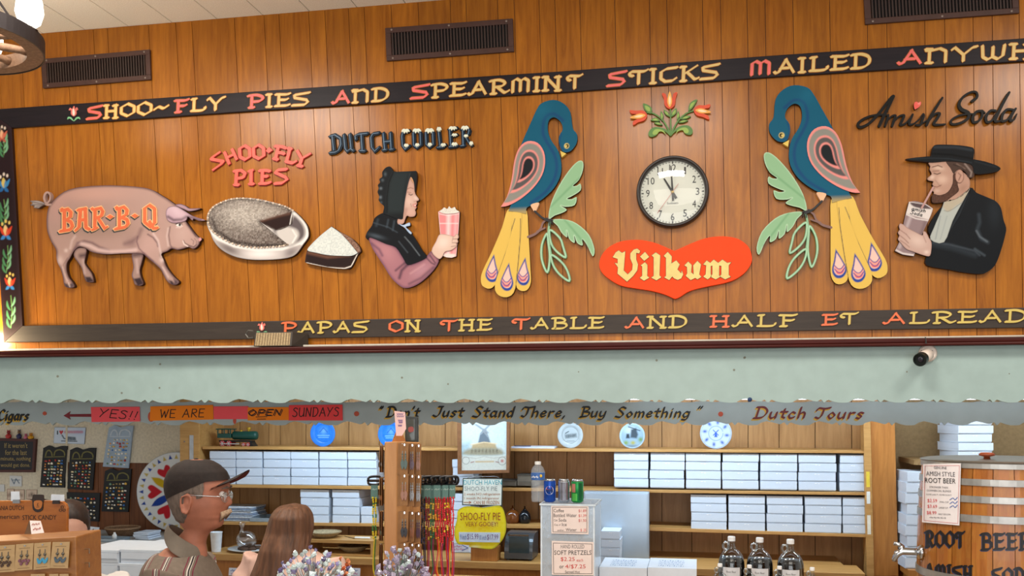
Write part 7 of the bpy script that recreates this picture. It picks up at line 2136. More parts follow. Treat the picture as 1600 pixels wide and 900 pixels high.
class Body:
 """frame of a standing person: base on the floor, f forward, r to the person's right"""
 def __init__(s, base, f, H):
  s.b, s.f, s.H, s.tf, s.tw = Vector(base), f.normalized(), H, 0.0, 1.0
  s.r = s.f.cross(UP).normalized()
 def p(s, fo, la, z): return s.b + s.f * fo + s.r * la + UP * z
 def arm(s, side, bend):
  H = s.H
  t = s.tf
  return [s.p(t, side * .165, .80 * H), s.p(t - .015, side * .205, .75 * H), s.p(t - .02, side * .235, .63 * H), s.p(bend * .5, side * .235, .565 * H), s.p(bend, side * .215, .50 * H)]
 def torso(s, mb, g=0.0, lo=.47, hi=.90, w=1.0):
  H = s.H
  lv = [(.47, .105, .160, 0), (.53, .112, .160, .0), (.60, .112, .152, .005), (.67, .118, .160, .005), (.73, .120, .172, 0), (.775, .108, .180, -.005), (.805, .088, .168, -.01), (.818, .076, .125, -.012), (.829, .064, .088, -.01), (.84, .056, .07, -.005), (.90, .052, .056, .005)]
  w *= s.tw
  rings = [(s.p(fo + s.tf * min(1, (.9 - z) / .08), 0, z * H), s.f * (d + g) * w, s.r * (wd + g)) for z, d, wd, fo in lv if lo <= z <= hi]
  loft(mb, rings)
 def limbs(s, mb, bend=.06):
  H = s.H
  for sd in (-1, 1):
   mb.tube(s.arm(sd, bend), [.055, .052, .042, .037, .028], 14)
   w = s.p(bend, sd * .215, .50 * H)
   d = Vector((0, 0, -1)) * .9 + s.f * .3
   d.normalize()
   mb.tube([w, w + d * .03, w + d * .08, w + d * .095], [.026, .034, .036, .02], 12)
   for k in range(4):                        # four unequal bent fingers
    a = w + d * .085 + s.f * (.027 - .018 * k)
    L = (.075, .085, .08, .062)[k]
    mb.tube([a, a + d * L * .5, a + d * L * .85 - s.r * sd * .012, a + d * L - s.r * sd * .022], [.0098, .009, .0082, .007], 8)
   a = w + d * .03 + s.f * .03
   mb.tube([a, a + d * .03 + s.f * .022, a + d * .06 + s.f * .028], [.012, .0105, .009], 8)
   mb.tube([s.p(0, sd * .09, .50 * H), s.p(.01, sd * .095, .28 * H), s.p(-.015, sd * .095, .17 * H), s.p(-.02, sd * .095, .045 * H)], [.088, .06, .052, .038], 16)
   mb.tube([s.p(-.06, sd * .095, .035), s.p(.05, sd * .1, .04), s.p(.16, sd * .105, .028)], [.036, .042, .03], 12)

def cloth_pieces(bd, t, top_mat, pant_mat, bend, sleeve_to=.5, name='shirt', vox=.009):
 mb = MB()
 H = bd.H
 bd.torso(mb, .014, .47, .831)
 for sd in (-1, 1):
  a = bd.arm(sd, bend)
  k = 3 if sleeve_to > .4 else 5
  mb.tube(a[:k], [.073, .071, .062, .052, .042][:k], 18)
 remesh(mb.build(name, top_mat, t), vox, 4)
 mb = MB()
 loft(mb, [(bd.p(0, 0, z * H), bd.f * d, bd.r * w) for z, d, w in ((.44, .125, .175), (.49, .128, .178), (.53, .122, .172))])
 for sd in (-1, 1): mb.tube([bd.p(0, sd * .092, .50 * H), bd.p(.01, sd * .097, .28 * H), bd.p(-.015, sd * .097, .05 * H)], [.10, .078, .068], 16)
 remesh(mb.build('trousers', pant_mat, t), .012, 3)
 mb = MB()
 for sd in (-1, 1): mb.tube([bd.p(-.075, sd * .095, .04), bd.p(.05, sd * .1, .045), bd.p(.175, sd * .105, .034)], [.044, .05, .036], 12)
 mb.build('shoes', M('dark_shoes', '#2a221e', .5), t, smooth=True)

# ---- man in the dark cap, seen from his right side
DEPM = 3.42
SC = F / DEPM
refx = 200 + 430 / 4.05
base = ray(refx, 640) * DEPM
manb = Body((base.x, base.y, 0), CR, 1.675)
manb.tf, manb.tw = -.05, 1.14
man = thing('person', 'man in dark brown cap, glasses and striped brown shirt, seen in profile facing right', 'person', manb.b)
def mx(x): return (x - 430) / 4.05 / SC               # crop x -> forward metres
def mz(y): return CZ + (640 - (700 + y / 4.05)) / SC
HP = [(72, 405, 465, 26), (84, 355, 520, 62), (110, 305, 566, 94), (150, 272, 608, 118), (200, 255, 632, 130), (235, 251, 640, 133), (252, 251, 642, 133), (275, 252, 628, 133), (300, 256, 630, 132), (330, 264, 634, 130), (360, 274, 634, 127), (385, 286, 628, 121), (405, 294, 622, 116), (420, 300, 612, 112), (432, 306, 618, 108), (450, 316, 602, 100), (468, 326, 604, 92), (485, 336, 600, 84), (500, 348, 584, 76), (512, 362, 556, 70), (530, 348, 522, 68), (560, 322, 500, 70), (600, 300, 490, 76), (640, 285, 495, 84), (690, 275, 500, 92)]
ys_ = [h[0] for h in HP]
def head_pt(y, ang, grow=0.0):
 """ang 0 = face front, +90 = the side nearest the camera"""
 bk_, fr_, hw = (np.interp(y, ys_, [h[k] for h in HP]) for k in (1, 2, 3))
 cx, a = (bk_ + fr_) / 2, (fr_ - bk_) / 2 + grow
 ca, sa = math.cos(ang), math.sin(ang)
 e = .82 if ca > 0 else .95
 fx = a * math.copysign(abs(ca) ** e, ca)
 sy = (hw + grow) * math.copysign(abs(sa) ** .92, sa)
 if ca > 0:                                        # nose, brow, eye hollows, cheeks
  lat = abs(sy)
  nose = np.interp(y, [255, 285, 320, 345, 358, 372], [0, 8, 20, 30, 24, 0])
  fx += nose * math.exp(-(lat / (16 + 10 * np.interp(y, [280, 350], [0, 1]))) ** 2)
  fx -= 16 * math.exp(-((lat - 62) / 24) ** 2) * math.exp(-((y - 286) / 16) ** 2)
  fx += 6 * math.exp(-((lat - 55) / 35) ** 2) * math.exp(-((y - 250) / 10) ** 2)
  fx += 5 * math.exp(-((lat - 70) / 26) ** 2) * math.exp(-((y - 345) / 26) ** 2)
  if 425 < y < 445: fx -= 2 * math.exp(-(lat / 45) ** 2)
 return manb.p(mx(cx + fx), sy / 4.05 / SC, mz(y))
mb = MB()
n = 72
lev = sorted(set(list(np.linspace(72, 690, 88))))
vs, fs = [], []
for y in lev[::-1]:
 for j in range(n): vs.append(head_pt(y, -2 * math.pi * j / n))
for i in range(len(lev) - 1):
 for j in range(n):
  j2 = (j + 1) % n
  fs.append((i * n + j, (i + 1) * n + j, (i + 1) * n + j2, i * n + j2))
fs = [f[::-1] for f in fs]
fs.append(tuple(range(n))[::-1])
fs.append(tuple((len(lev) - 1) * n + j for j in range(n)))
mb.add(vs, fs)
manb.torso(mb, 0, .47, .84)
manb.limbs(mb)
for sd in (1, -1):                                    # ears
 lat = sd * 130 / 4.05 / SC
 cpt = lambda x, y, o=0: manb.p(mx(x), lat + sd * o, mz(y))
 hx = [(400, 400), (390, 370), (386, 330), (392, 300), (415, 285), (438, 292), (446, 320), (440, 350), (430, 385), (415, 404)]
 mb.tube([cpt(x, y, .008 + (.006 if x < 420 else 0)) for x, y in spl(hx, False, 3)], .0042, 8)
 mb.ball(cpt(415, 345, .003), (.012, .007, .028), 14, 10)
 mb.ball(cpt(412, 392, .006), .008, 10, 8)
remesh(mb.build('body', skin_m, man), .0048, 2)
# hair: back and sides below the cap
hairg = M('grey_brown_hair', '#6a5c52', .75, var=.35, scale=120, stretch=(1, 1, .25), bump=.6)
mb = MB()
vs, fs = [], []
angs = np.radians(np.linspace(72, 288, 49))
lv = np.linspace(180, 470, 22)
for y in lv:
 for a in angs:
  d = abs(math.degrees(a) - 180)
  cut = np.interp(d, [0, 55, 72, 90, 108], [470, 468, 425, 320, 300])
  yy = min(y, cut)
  g = 9 + 3 * math.sin(a * 37) * math.sin(yy * .3) if yy < cut else 1
  if 78 < d < 98 and yy > 285: g = -4
  vs.append(head_pt(yy, a, g))
for i in range(len(lv) - 1):
 for j in range(len(angs) - 1): fs.append((i * 49 + j, i * 49 + j + 1, (i + 1) * 49 + j + 1, (i + 1) * 49 + j))
mb.add(vs, fs)
mb.build('hair', hairg, man, smooth=True)
# cap
capm_ = M('dark_brown_cap', '#251b17', .8, var=.25, scale=60, bump=.3)
capu = M('dark_red_brim_lining', '#571a1a', .8)
def rim_y(x): return np.interp(x, [235, 400, 530, 640], [330, 262, 205, 196])
mb = MB()
vs, fs = [], []
nt_, na = 14, 64
for i in range(nt_ + 1):
 t_ = i / nt_
 for j in range(na):
  a = 2 * math.pi * j / na
  q = head_pt(225, a, 10)
  xx = 430 + (q - manb.b).dot(manb.f) * SC * 4.05
  yr = rim_y(xx)
  y = yr + (80 - yr) * t_
  g = 12 + (7 if math.cos(a) < .3 else 1) * math.sin(math.pi * min(1, t_ * 1.15))
  p = head_pt(y, a, g)
  p = p + UP * .003 * t_
  vs.append(p)
for i in range(nt_):
 for j in range(na):
  j2 = (j + 1) % na
  fs.append((i * na + j, i * na + j2, (i + 1) * na + j2, (i + 1) * na + j))
fs.append(tuple(nt_ * na + j for j in range(na)))
mb.add(vs, fs)
crown = mb.build('cap', capm_, man, smooth=True)
mb = MB()
for side, off, mi in ((1, 0, 0), (-1, -.0035, 1)):
 vs, fs = [], []
 for i in range(13):
  s_ = -1 + 2 * i / 12
  a = s_ * math.radians(62)
  q = head_pt(210, a, 13)
  q.z = mz(197) - .034 * s_ * s_ + off
  for k in range(7):
   t_ = k / 6
   L = .066 * (1 - .30 * s_ ** 4) * min(1, 3.5 * (1.06 - abs(s_)))
   vs.append(q + manb.f * L * t_ + UP * (.034 * t_ * (1 - .75 * s_ * s_)))
 for i in range(12):
  for k in range(6): fs.append((i * 7 + k, i * 7 + k + 1, (i + 1) * 7 + k + 1, (i + 1) * 7 + k))
 mb.add(vs, fs, mi)
mb.build('cap_brim', [capm_, capu], man, smooth=True)
MB().ball(manb.p(mx(432), 0, mz(72)), (.008, .008, .005), 10, 6).build('cap_button', capm_, man, smooth=True)
# moustache, brows, eyes, glasses
must = M('sandy_moustache', '#a98e74', .8, var=.3, scale=160, bump=.6)
mb = MB()
for sd in (1, -1):
 for k in range(7):
  la = sd * (2 + k * 9) / 4.05 / SC
  x0_, y0_ = 644 - k * 5.0 - .06 * k * k, 384 + k * 2.2
  mb.tube([manb.p(mx(x0_ - 2), la, mz(y0_)), manb.p(mx(x0_ + 4), la * 1.04, mz(y0_ + 20)), manb.p(mx(x0_ - 4 - k * 1.5), la * 1.08, mz(y0_ + 36 + k * 4.5))], [.0052, .0068, .002], 8)
mb.build('moustache', must, man, smooth=True)
mb = MB()
for sd in (1, -1):
 mb.tube([manb.p(mx(644), sd * .009, mz(252)), manb.p(mx(640), sd * .025, mz(246)), manb.p(mx(614), sd * .043, mz(252))], [.003, .0042, .002], 8)
mb.build('eyebrow', hairg, man, smooth=True)
mb = MB()
for sd in (1, -1):
 c = manb.p(mx(612), sd * .031, mz(288))
 mb.ball(c, .0115, 14, 10, 0)
 mb.ball(c + manb.f * .0075, .0055, 12, 8, 1)
mb.build('eye', [M('eye_white', '#d9cfc8', .2), M('dark_iris', '#2c2320', .1)], man, smooth=True)
fm = M('silver_frame', '#c4c6c8', .2, .9)
mb = MB()
for sd in (1, -1):
 la = sd * 118 / 4.05 / SC
 mb.tube([manb.p(mx(392), sd * .079, mz(288)), manb.p(mx(480), sd * .081, mz(288)), manb.p(mx(600), sd * .069, mz(296)), manb.p(mx(632), sd * .058, mz(298))], .0016, 8)
 c = manb.p(mx(636), sd * .033, mz(306))
 mb.tube([c + manb.r * .025 * math.cos(a) + UP * .017 * math.sin(a) - manb.f * .006 * abs(math.cos(a)) * (1 if sd * math.cos(a) > 0 else 0) for a in np.linspace(0, 2 * math.pi, 25)[:-1]], .0014, 6, closed=True)
mb.tube([manb.p(mx(640), .009, mz(300)), manb.p(mx(648), 0, mz(297)), manb.p(mx(640), -.009, mz(300))], .0014, 6)
mb.build('glasses', fm, man, smooth=True)
mb = MB()
for sd in (1, -1):
 c = manb.p(mx(636), sd * .033, mz(306))
 mb.add([c + manb.r * .024 * math.cos(a) + UP * .016 * math.sin(a) for a in np.linspace(0, 2 * math.pi, 25)[:-1]], [tuple(range(24))])
mb.build('lens', clear('spectacle_lens', gloss=.10), man)
# striped shirt: stripes woven along the forward axis
sm = M('striped_shirt', '#6d6054', .85, var=.10, scale=60)
nt = sm.node_tree
b = nt.nodes['Principled BSDF']
src = b.inputs['Base Color'].links[0].from_socket
tc = [x for x in nt.nodes if x.type == 'TEX_COORD'][0]
vm = nt.nodes.new('ShaderNodeVectorMath')
vm.operation = 'DOT_PRODUCT'
vm.inputs[1].default_value = (CR + UP * .12).normalized()
nt.links.new(tc.outputs['Object'], vm.inputs[0])
md = nt.nodes.new('ShaderNodeMath')
md.operation = 'FRACT'
ml = nt.nodes.new('ShaderNodeMath')
ml.operation = 'MULTIPLY'
ml.inputs[1].default_value = 1 / .072
nt.links.new(vm.outputs['Value'], ml.inputs[0])
nt.links.new(ml.outputs[0], md.inputs[0])
rp = nt.nodes.new('ShaderNodeValToRGB')
rp.color_ramp.interpolation = 'CONSTANT'
els = [(0, '#6d6054', 0), (.30, '#6e2638', 1), (.345, '#6d6054', 0), (.41, '#c8beb4', 1), (.455, '#241f1f', 1), (.51, '#c8beb4', 1), (.53, '#6d6054', 0), (.60, '#6e2638', 1), (.64, '#6d6054', 0)]
while len(rp.color_ramp.elements) < len(els): rp.color_ramp.elements.new(.5)
for e, (p_, c_, a_) in zip(rp.color_ramp.elements, els):
 e.position = p_
 e.color = lin(c_) + (a_,)
nt.links.new(md.outputs[0], rp.inputs['Fac'])
mx_ = nt.nodes.new('ShaderNodeMix')
mx_.data_type = 'RGBA'
nt.links.new(rp.outputs['Alpha'], mx_.inputs['Factor'])
nt.links.new(src, mx_.inputs[6])
nt.links.new(rp.outputs['Color'], mx_.inputs[7])
nt.links.new(mx_.outputs[2], b.inputs['Base Color'])
cloth_pieces(manb, man, sm, M('dark_trousers', '#3c3a3c', .9), .06, .3)
mb = MB()                                             # collar: stand and two turned-down points
for sd in (1, -1):
 c0 = [(262, 478, 0), (274, 486, 46), (320, 520, 84), (395, 572, 92), (450, 606, 74), (482, 640, 22)]
 c1 = [(236, 520, 0), (246, 560, 60), (300, 625, 150), (375, 665, 182), (432, 702, 150), (488, 680, 30)]
 A_ = [manb.p(mx(x), sd * w / 4.05 / SC, mz(y)) for x, y, w in c0]
 B_ = [manb.p(mx(x), sd * w / 4.05 / SC, mz(y)) for x, y, w in c1]
 vs = A_ + B_
 mb.add(vs, [(i, i + 1, i + 7, i + 6) for i in range(5)])
cl = mb.build('collar', M('collar_cloth', '#6b6156', .85, var=.08), man)
sl = cl.modifiers.new('thick', 'SOLIDIFY')
sl.thickness = .004
sb = cl.modifiers.new('smooth', 'SUBSURF')
sb.levels = sb.render_levels = 2

# ---- woman with long brown hair, seen from behind
DEPW = 3.95
SW = F / DEPW
bw = ray(457, 640) * DEPW
fw = (CF * .93 + CR * .37).normalized()
wob = Body((bw.x, bw.y, 0), fw, 1.60)
wom = thing('person', 'woman with long brown hair and a pale pink top, seen from behind', 'person', wob.b)
skin2 = M('fair_skin', '#c99a86', .5, var=.06)
def gen_head(mb, bd, top, s=1.0):
 """plain adult head: levels measured down from the crown"""
 L = [(0, .02, .02, -.005), (.012, .06, .05, -.005), (.04, .088, .068, -.005), (.08, .098, .076, -.003), (.115, .099, .077, .0), (.15, .097, .074, .002), (.18, .088, .066, .006), (.205, .078, .055, .014), (.225, .062, .042, .024), (.235, .05, .05, .0), (.27, .05, .052, -.01), (.33, .052, .06, -.015)]
 loft(mb, [(bd.p(o * s, 0, top - z * s), bd.f * d * s, bd.r * w * s) for z, d, w, o in L][::-1], 0, 36)
 mb.tube([bd.p(.094 * s, 0, top - .115 * s), bd.p(.108 * s, 0, top - .14 * s), bd.p(.118 * s, 0, top - .155 * s), bd.p(.098 * s, 0, top - .166 * s)], [.006, .008, .011, .008], 10)
 for sd in (1, -1): mb.ball(bd.p(-.005, sd * .078 * s, top - .135 * s), (.016, .016, .03), 12, 8)
 mb.tube([bd.p(.086 * s, -.02, top - .187 * s), bd.p(.096 * s, 0, top - .187 * s), bd.p(.086 * s, .02, top - .187 * s)], .006, 8)
topw = CZ + (640 - 789) / SW
mb = MB()
gen_head(mb, wob, topw - .012, .86)
wob.torso(mb, 0, .47, .84, .92)
wob.limbs(mb)
remesh(mb.build('body', skin2, wom), .006, 2)
cloth_pieces(wob, wom, M('pale_pink_top', '#d9b3a4', .85, var=.05, scale=20), M('blue_jeans', '#3d4657', .9), .06, .5, 'blouse')
mb = MB()
for sd in (1, -1):
 c = wob.p(.066, sd * .026, topw - .113)
 mb.ball(c, .012, 12, 8, 0)
 mb.ball(c + wob.f * .008, .0055, 10, 6, 1)
mb.build('eye', [MATS['eye_white'], MATS['dark_iris']], wom, smooth=True)
# long hair, ridged into strands; outline as measured (left x, right x, y)
hm = M('long_brown_hair', '#664531', .58, var=.45, scale=55, stretch=(1, 1, .06), bump=.5)
HO = [(118, 580, 640), (124, 530, 700), (140, 478, 745), (170, 430, 778), (230, 388, 806), (300, 362, 816), (400, 332, 815), (500, 305, 806), (600, 280, 800), (700, 262, 792), (780, 236, 776), (860, 205, 742), (900, 200, 720), (950, 215, 690), (990, 240, 660)]
vs, fs = [], []
n = 72
lv = np.linspace(118, 990, 40)
for y in lv:
 xl, xr = np.interp(y, [h[0] for h in HO], [h[1] for h in HO]), np.interp(y, [h[0] for h in HO], [h[2] for h in HO])
 pxl, pxr, py = 370 + xl / 6.92, 370 + xr / 6.92, 770 + y / 6.92
 cx, hw = (pxl + pxr) / 2, (pxr - pxl) / 2 / SW
 c = ray(cx, 640) * DEPW
 z = CZ + (640 - py) / SW
 dp = np.interp(y, [118, 160, 250, 420, 600, 990], [.03, .08, .112, .105, .08, .055])
 sh = np.interp(y, [118, 420, 600, 990], [0, .0, -.045, -.075])
 for j in range(n):
  a = 2 * math.pi * j / n
  k = 1 + .030 * math.sin(a * 23 + y * .004) + .022 * math.sin(a * 41 + 1.3 + y * .007)
  vs.append(Vector((c.x, c.y, z)) + CR * hw * k * math.cos(a) + CF * (dp * k * math.sin(a) + sh))
k_ = len(lv)
for i in range(k_ - 1):
 for j in range(n):
  j2 = (j + 1) % n
  mid = 2 * math.pi * (j + .5) / n
  if 175 < y and False: continue
  yy = lv[i]
  am = math.degrees(mid)
  if yy > 200 and yy < 560 and 38 < am < 118: continue      # open at the face
  fs.append((i * n + j, (i + 1) * n + j, (i + 1) * n + j2, i * n + j2))
fs.append(tuple(range(n)))
MB().add(vs, fs).build('hair', hm, wom, smooth=True)

# ---- third person, mostly hidden behind the candy rack
DEP3 = 3.75
S3 = F / DEP3
b3 = ray(103, 640) * DEP3
p3 = Body((b3.x, b3.y, 0), (CR * .55 - CF * .8), 1.52)
per = thing('person', 'dark-haired person almost hidden behind the orange stick candy board', 'person', p3.b)
t3 = CZ + (640 - 784) / S3
mb = MB()
gen_head(mb, p3, t3)
p3.torso(mb, 0, .47, .84, .92)
p3.limbs(mb)
remesh(mb.build('body', skin2, per), .006, 2)
cloth_pieces(p3, per, M('white_work_top', '#cfcac6', .85, var=.05), M('blue_jeans', '#3d4657'), .06, .5, 'top')
mb = MB()
loft(mb, [(p3.p(-.012 + o, 0, t3 + .008 - z), p3.f * d, p3.r * w) for z, d, w, o in [(0, .03, .03, 0), (.015, .075, .066, 0), (.05, .102, .084, 0), (.09, .106, .092, -.008), (.14, .088, .094, -.03), (.19, .07, .085, -.045), (.23, .05, .07, -.055)]][::-1], 0, 40)
mb.build('hair', M('dark_brown_hair', '#2e1f18', .5, var=.4, scale=60, stretch=(1, 1, .1), bump=.4), per, smooth=True)
mb = MB()
for sd in (1, -1):
 c = p3.p(.082, sd * .03, t3 - .118)
 mb.ball(c, .012, 12, 8, 0)
 mb.ball(c + p3.f * .008, .0055, 10, 6, 1)
mb.build('eye', [MATS['eye_white'], MATS['dark_iris']], per, smooth=True)

# ================================================================== THINGS ON THE LEFT WALL
# hex sign (its right end is tucked behind the shelf post)
YH = 6.44
C = crop(200, 700, 4.05)
hx, hy, hr = 275.5, 768.5, 62.0
t = thing('hex_sign', 'round white hex sign with red hearts and blue and yellow petals', 'wall sign', P(hx, hy + hr, YH))
out = [p for p in circ(hx, hy, hr, hr, 72)]
out = [(min(x, 301), y) for x, y in out]
o2 = []
for p in out:
 if not o2 or abs(p[0] - o2[-1][0]) + abs(p[1] - o2[-1][1]) > .3: o2.append(p)
lay = []
def pol(a, r): return (hx + hr * r * math.cos(math.radians(a)), hy - hr * r * math.sin(math.radians(a)))
for k in range(6):
 a = 30 + 60 * k
 lay.append(('p', ('#c9a91f', '#23449c')[(k + 0) % 2] if k % 2 == 0 else '#23449c', spl([pol(a, .06), pol(a - 14, .34), pol(a - 9, .55), pol(a, .73), pol(a + 9, .55), pol(a + 14, .34)], True, 4, (0, 3)), .7))
for k in range(6):
 a = 60 * k
 q = lambda u, v: (lambda c, s_: (hx + hr * (c * (.52 + v) - s_ * u), hy - hr * (s_ * (.52 + v) + c * u)))(math.cos(math.radians(a)), math.sin(math.radians(a)))
 lay.append(('p', '#bf2733', spl([q(0, -.17), q(-.15, .04), q(-.17, .14), q(-.10, .20), q(0, .12), q(.10, .20), q(.17, .14), q(.15, .04)], True, 4, (0, 4)), .7))
for k in range(36):
 a = 10 * k
 lay.append(('p', ('#23449c', '#c3ad5a')[k % 2], [pol(a - 3.2, .835), pol(a + 3.2, .835), pol(a, .945)], .6))
lay.append(('e', '#8a94a0', circ(hx, hy, hr, hr, 72), 1.0, .8))
painted_board('disc', o2, YH, .02, '#dfe4e6', lay, t, .8, '#b9bcbc')

# plaque, toys on top
t = thing('quote_plaque', 'dark plaque with gold lettering about the last minute, on the cream wall', 'plaque', P(27, 738, YL - .02))
MB().plate([(-22, 686), (52, 688), (50, 734), (-24, 735)], YL - .018, .018).build('board', M('navy_black_board', '#1f1f26', .5), t)
mb = MB()
o_, i_ = [(-26, 684), (56, 686), (52.5, 738), (-28, 738)], [(-22, 688), (52, 690), (49.5, 734), (-24, 734)]
for k in range(4): mb.plate([o_[k], o_[(k + 1) % 4], i_[(k + 1) % 4], i_[k]], YL - .024, .024)
mb.build('frame', M('maroon_frame', '#4a221c', .4), t)
gold2 = M('dull_gold_lettering', '#a8935a', .5)
for s_, x0, x1, y in (("If it weren't", 7, 43, 692), ('for the last', 8, 42, 703), ('minute, nothing', 1, 48, 713.5), ('would get done.', 1, 47, 723.5)):
 mb = MB()
 print_px(mb, s_, x0, y, x1, y + 8, YL - .0186)
 mb.build('lettering', gold2, t)
ztoy = P(20, 685.5, YL - .02).z
for lab, px, w, h, col, c2 in (('red toy figure first on the plaque top', 13.5, 8, 11, '#b5322f', '#8a2422'), ('dark blue toy figure second on the plaque top', 30, 7, 12, '#2a2b55', '#7a5a3c'), ('pink toy figure third on the plaque top', 40.5, 6, 7, '#c46f86', '#a9506a'), ('yellow toy figure last on the plaque top', 48.5, 8, 8, '#d59a1f', '#b9741c')):
 p = P(px, 686, YL - .012)
 s_ = (P(px + 1, 686, YL).x - P(px, 686, YL).x)
 z = np.interp(px, [-26, 56], [P(-26, 684, YL - .024).z, P(56, 686, YL - .024).z])
 t = thing('toy_figure', lab, 'toy', (p.x, YL - .012, z), 'toy figures on the plaque')
 a, b = M('toy_' + col[1:], col, .4), M('toy_' + c2[1:], c2, .4)
 r, H = w * s_ / 2, h * s_
 c = Vector((p.x, YL - .013, z))
 MB().lathe([(r * .7, 0), (r * .95, H * .15), (r * .8, H * .45), (r * .35, H * .58)], c, 16).build('body', a, t, smooth=True)
 MB().ball(c + UP * H * .74, (r * .6, r * .55, H * .24), 14, 10).build('head', b, t, smooth=True)
 for d in (-1, 1):
  MB().ball(c + Vector((d * r * .42, 0, H * .95)), (r * .2, r * .18, H * .10), 8, 6).build('ear', a, t, smooth=True)
  MB().tube([c + Vector((d * r * .6, -.002, H * .45)), c + Vector((d * r * 1.0, -.006, H * .25))], r * .22, 8).build('arm', a, t, smooth=True)

# heart plate
t = thing('souvenir_plate', 'white souvenir licence plate with a red heart and grey buggy', 'souvenir plate', P(109, 694, YL - .006))
painted_board('plate', [(85, 667.5), (134, 668), (132, 694), (83.5, 692.5)], YL - .006, .004, '#cfdcec', [('g', '#a9c4ea', (125, 675), 12, 5, 0, .6), ('s', '#44525f', [(96, 689), (120, 689.5)], 1.6, .8), ('p', '#5a6874', [(104, 688), (106, 682), (118, 683), (119, 688)], .8), ('s', '#46525e', [(97, 680), (100, 685), (104, 686)], 2, .8), ('s', '#c5556a', [(102, 675), (128, 675)], 4, 2.5, .7), ('n', '#cfdcec', 1.2, .2), ('e', '#7d93ad', [(85, 667.5), (134, 668), (132, 694), (83.5, 692.5)], 1, .7)], t, .7)
MB().plate(spl([(95.5, 679), (92.8, 675), (93.5, 672.5), (95.5, 673.5), (97.8, 672.3), (98.4, 675)], True, 3, (0,)), YL - .0075, .001).build('heart', M('plate_red', '#c53a44', .4), t)
mb = MB()
print_px(mb, 'I', 89, 673, 90.6, 679, YL - .0072)
mb.build('lettering', M('plate_ink', '#2d3b47', .5), t)

# pin cards
pin_cols = [M('pin_%d' % i, c, .25, .55, var=.2) for i, c in enumerate(('#d8c9a4', '#b8b4aa', '#c9a24a', '#a33a34', '#d9d6cf', '#3f6da8', '#8f7a52', '#d08a4a', '#6c8a74', '#e2dccb'))]
blackc = M('black_pin_card', '#15171a', .5)
bluec = M('pale_blue_pin_card', '#9fb2c4', .45)
rp_ = random.Random(21)
pin_mesh = {}
def pin_card(lab, quad, rows, cols, Y, matc, crest, top=.30):
 tl, tr, br, bl_ = [Vector(p) for p in quad]
 q = lambda u, v: (lambda p: (p.x, p.y))(tl.lerp(tr, u).lerp(bl_.lerp(br, u), v))
 t = thing('pin_card', lab, 'pin display', P(*q(.5, 1), Y), 'souvenir pin cards on the left wall')
 hump = spl([q(0, 0), q(.12, -.03), q(.22, -.055), q(.34, -.03), q(.5, .01), q(.75, -.02), q(1, -.01)], False, 3) if crest else [q(0, 0), q(1, 0)]
 MB().plate(hump + [q(1, 1), q(0, 1)], Y, .012).build('card', matc, t)
 if crest:
  mb = MB()
  cm_ = M('olive_crest', '#6f6a3a', .5) if crest == 1 else M('grey_crest', '#c2ced9', .5)
  for u0, u1 in ((.12, .40), (.48, .92)):
   round_stroke(mb, spl([q(u0, .20), q(u0 + .04, .10), q((u0 + u1) / 2, .07), q(u1 - .04, .13), q(u1, .21)], False, 3), 2.2, Y - .0015, .0015, n=6)
  round_stroke(mb, [q(.1, .235), q(.92, .245)], 1.6, Y - .0015, .0015, n=6)
  mb.build('crest', cm_, t)
 for r in range(rows):
  for c in range(cols):
   if rp_.random() < .10: continue
   u, v = .1 + .8 * (c + .5) / cols + rp_.uniform(-.02, .02), top + (.96 - top) * (r + .5) / rows + rp_.uniform(-.012, .012)
   p = P(*q(u, v), Y)
   k = rp_.randrange(3), rp_.randrange(10)
   if k not in pin_mesh:
    mb = MB()
    s_ = .0085
    if k[0] == 0: mb.lathe([(s_, 0), (s_ * .95, .003), (s_ * .4, .0045)], (0, 0, 0), 10, ax=(0, -1, 0))
    elif k[0] == 1: mb.hexa([(-s_ * 1.2, -.004, -s_ * .5), (s_ * 1.2, -.004, -s_ * .6), (s_ * 1.1, -.004, s_ * .5), (-s_, -.004, s_ * .7), (-s_ * 1.2, 0, -s_ * .5), (s_ * 1.2, 0, -s_ * .6), (s_ * 1.1, 0, s_ * .5), (-s_, 0, s_ * .7)])
    else: mb.prism([Vector(x) for x in ((-s_, -.004, -s_ * .7), (s_ * .9, -.004, -s_ * .8), (s_ * 1.1, -.004, s_ * .1), (s_ * .2, -.004, s_), (-s_ * .9, -.004, s_ * .5))], Vector((0, .004, 0)))
    o = mb.build('pin', pin_cols[k[1]], base=(0, 0, 0))
    pin_mesh[k] = o.data
    o.parent = t
   else:
    o = bpy.data.objects.new('pin', pin_mesh[k])
    COL.objects.link(o)
    o.parent = t
   o.location = p - ORG[t]
   o.scale = (rp_.uniform(.7, 1.15),) * 3
pin_card('black pin card on the cream wall, leftmost of the five pin cards', [(67.5, 700), (105, 697.5), (100.5, 762), (62.5, 761)], 9, 6, YL - .014, blackc, 1)
pin_card('black pin card with olive crest, between the leftmost card and the brown boards', [(109.5, 703), (149.5, 700.5), (144.5, 766), (105, 763.5)], 9, 6, YL - .014, blackc, 1)
pin_card('tilted pale blue pin card, topmost of the five pin cards', [(170, 668), (208, 666), (200.5, 731.5), (160.5, 729)], 8, 6, YL - .020, bluec, 2, .28)
pin_card('black pin card on the brown boards below the pale blue card', [(164, 736), (205, 733.5), (200, 800), (158.5, 799)], 8, 7, YL - .014, blackc, 1)
pin_card('wide black pin card lowest of the five, near the dark-haired person', [(104, 769), (156, 770.5), (154, 815), (106, 812)], 6, 8, YL - .014, blackc, 0, .14)

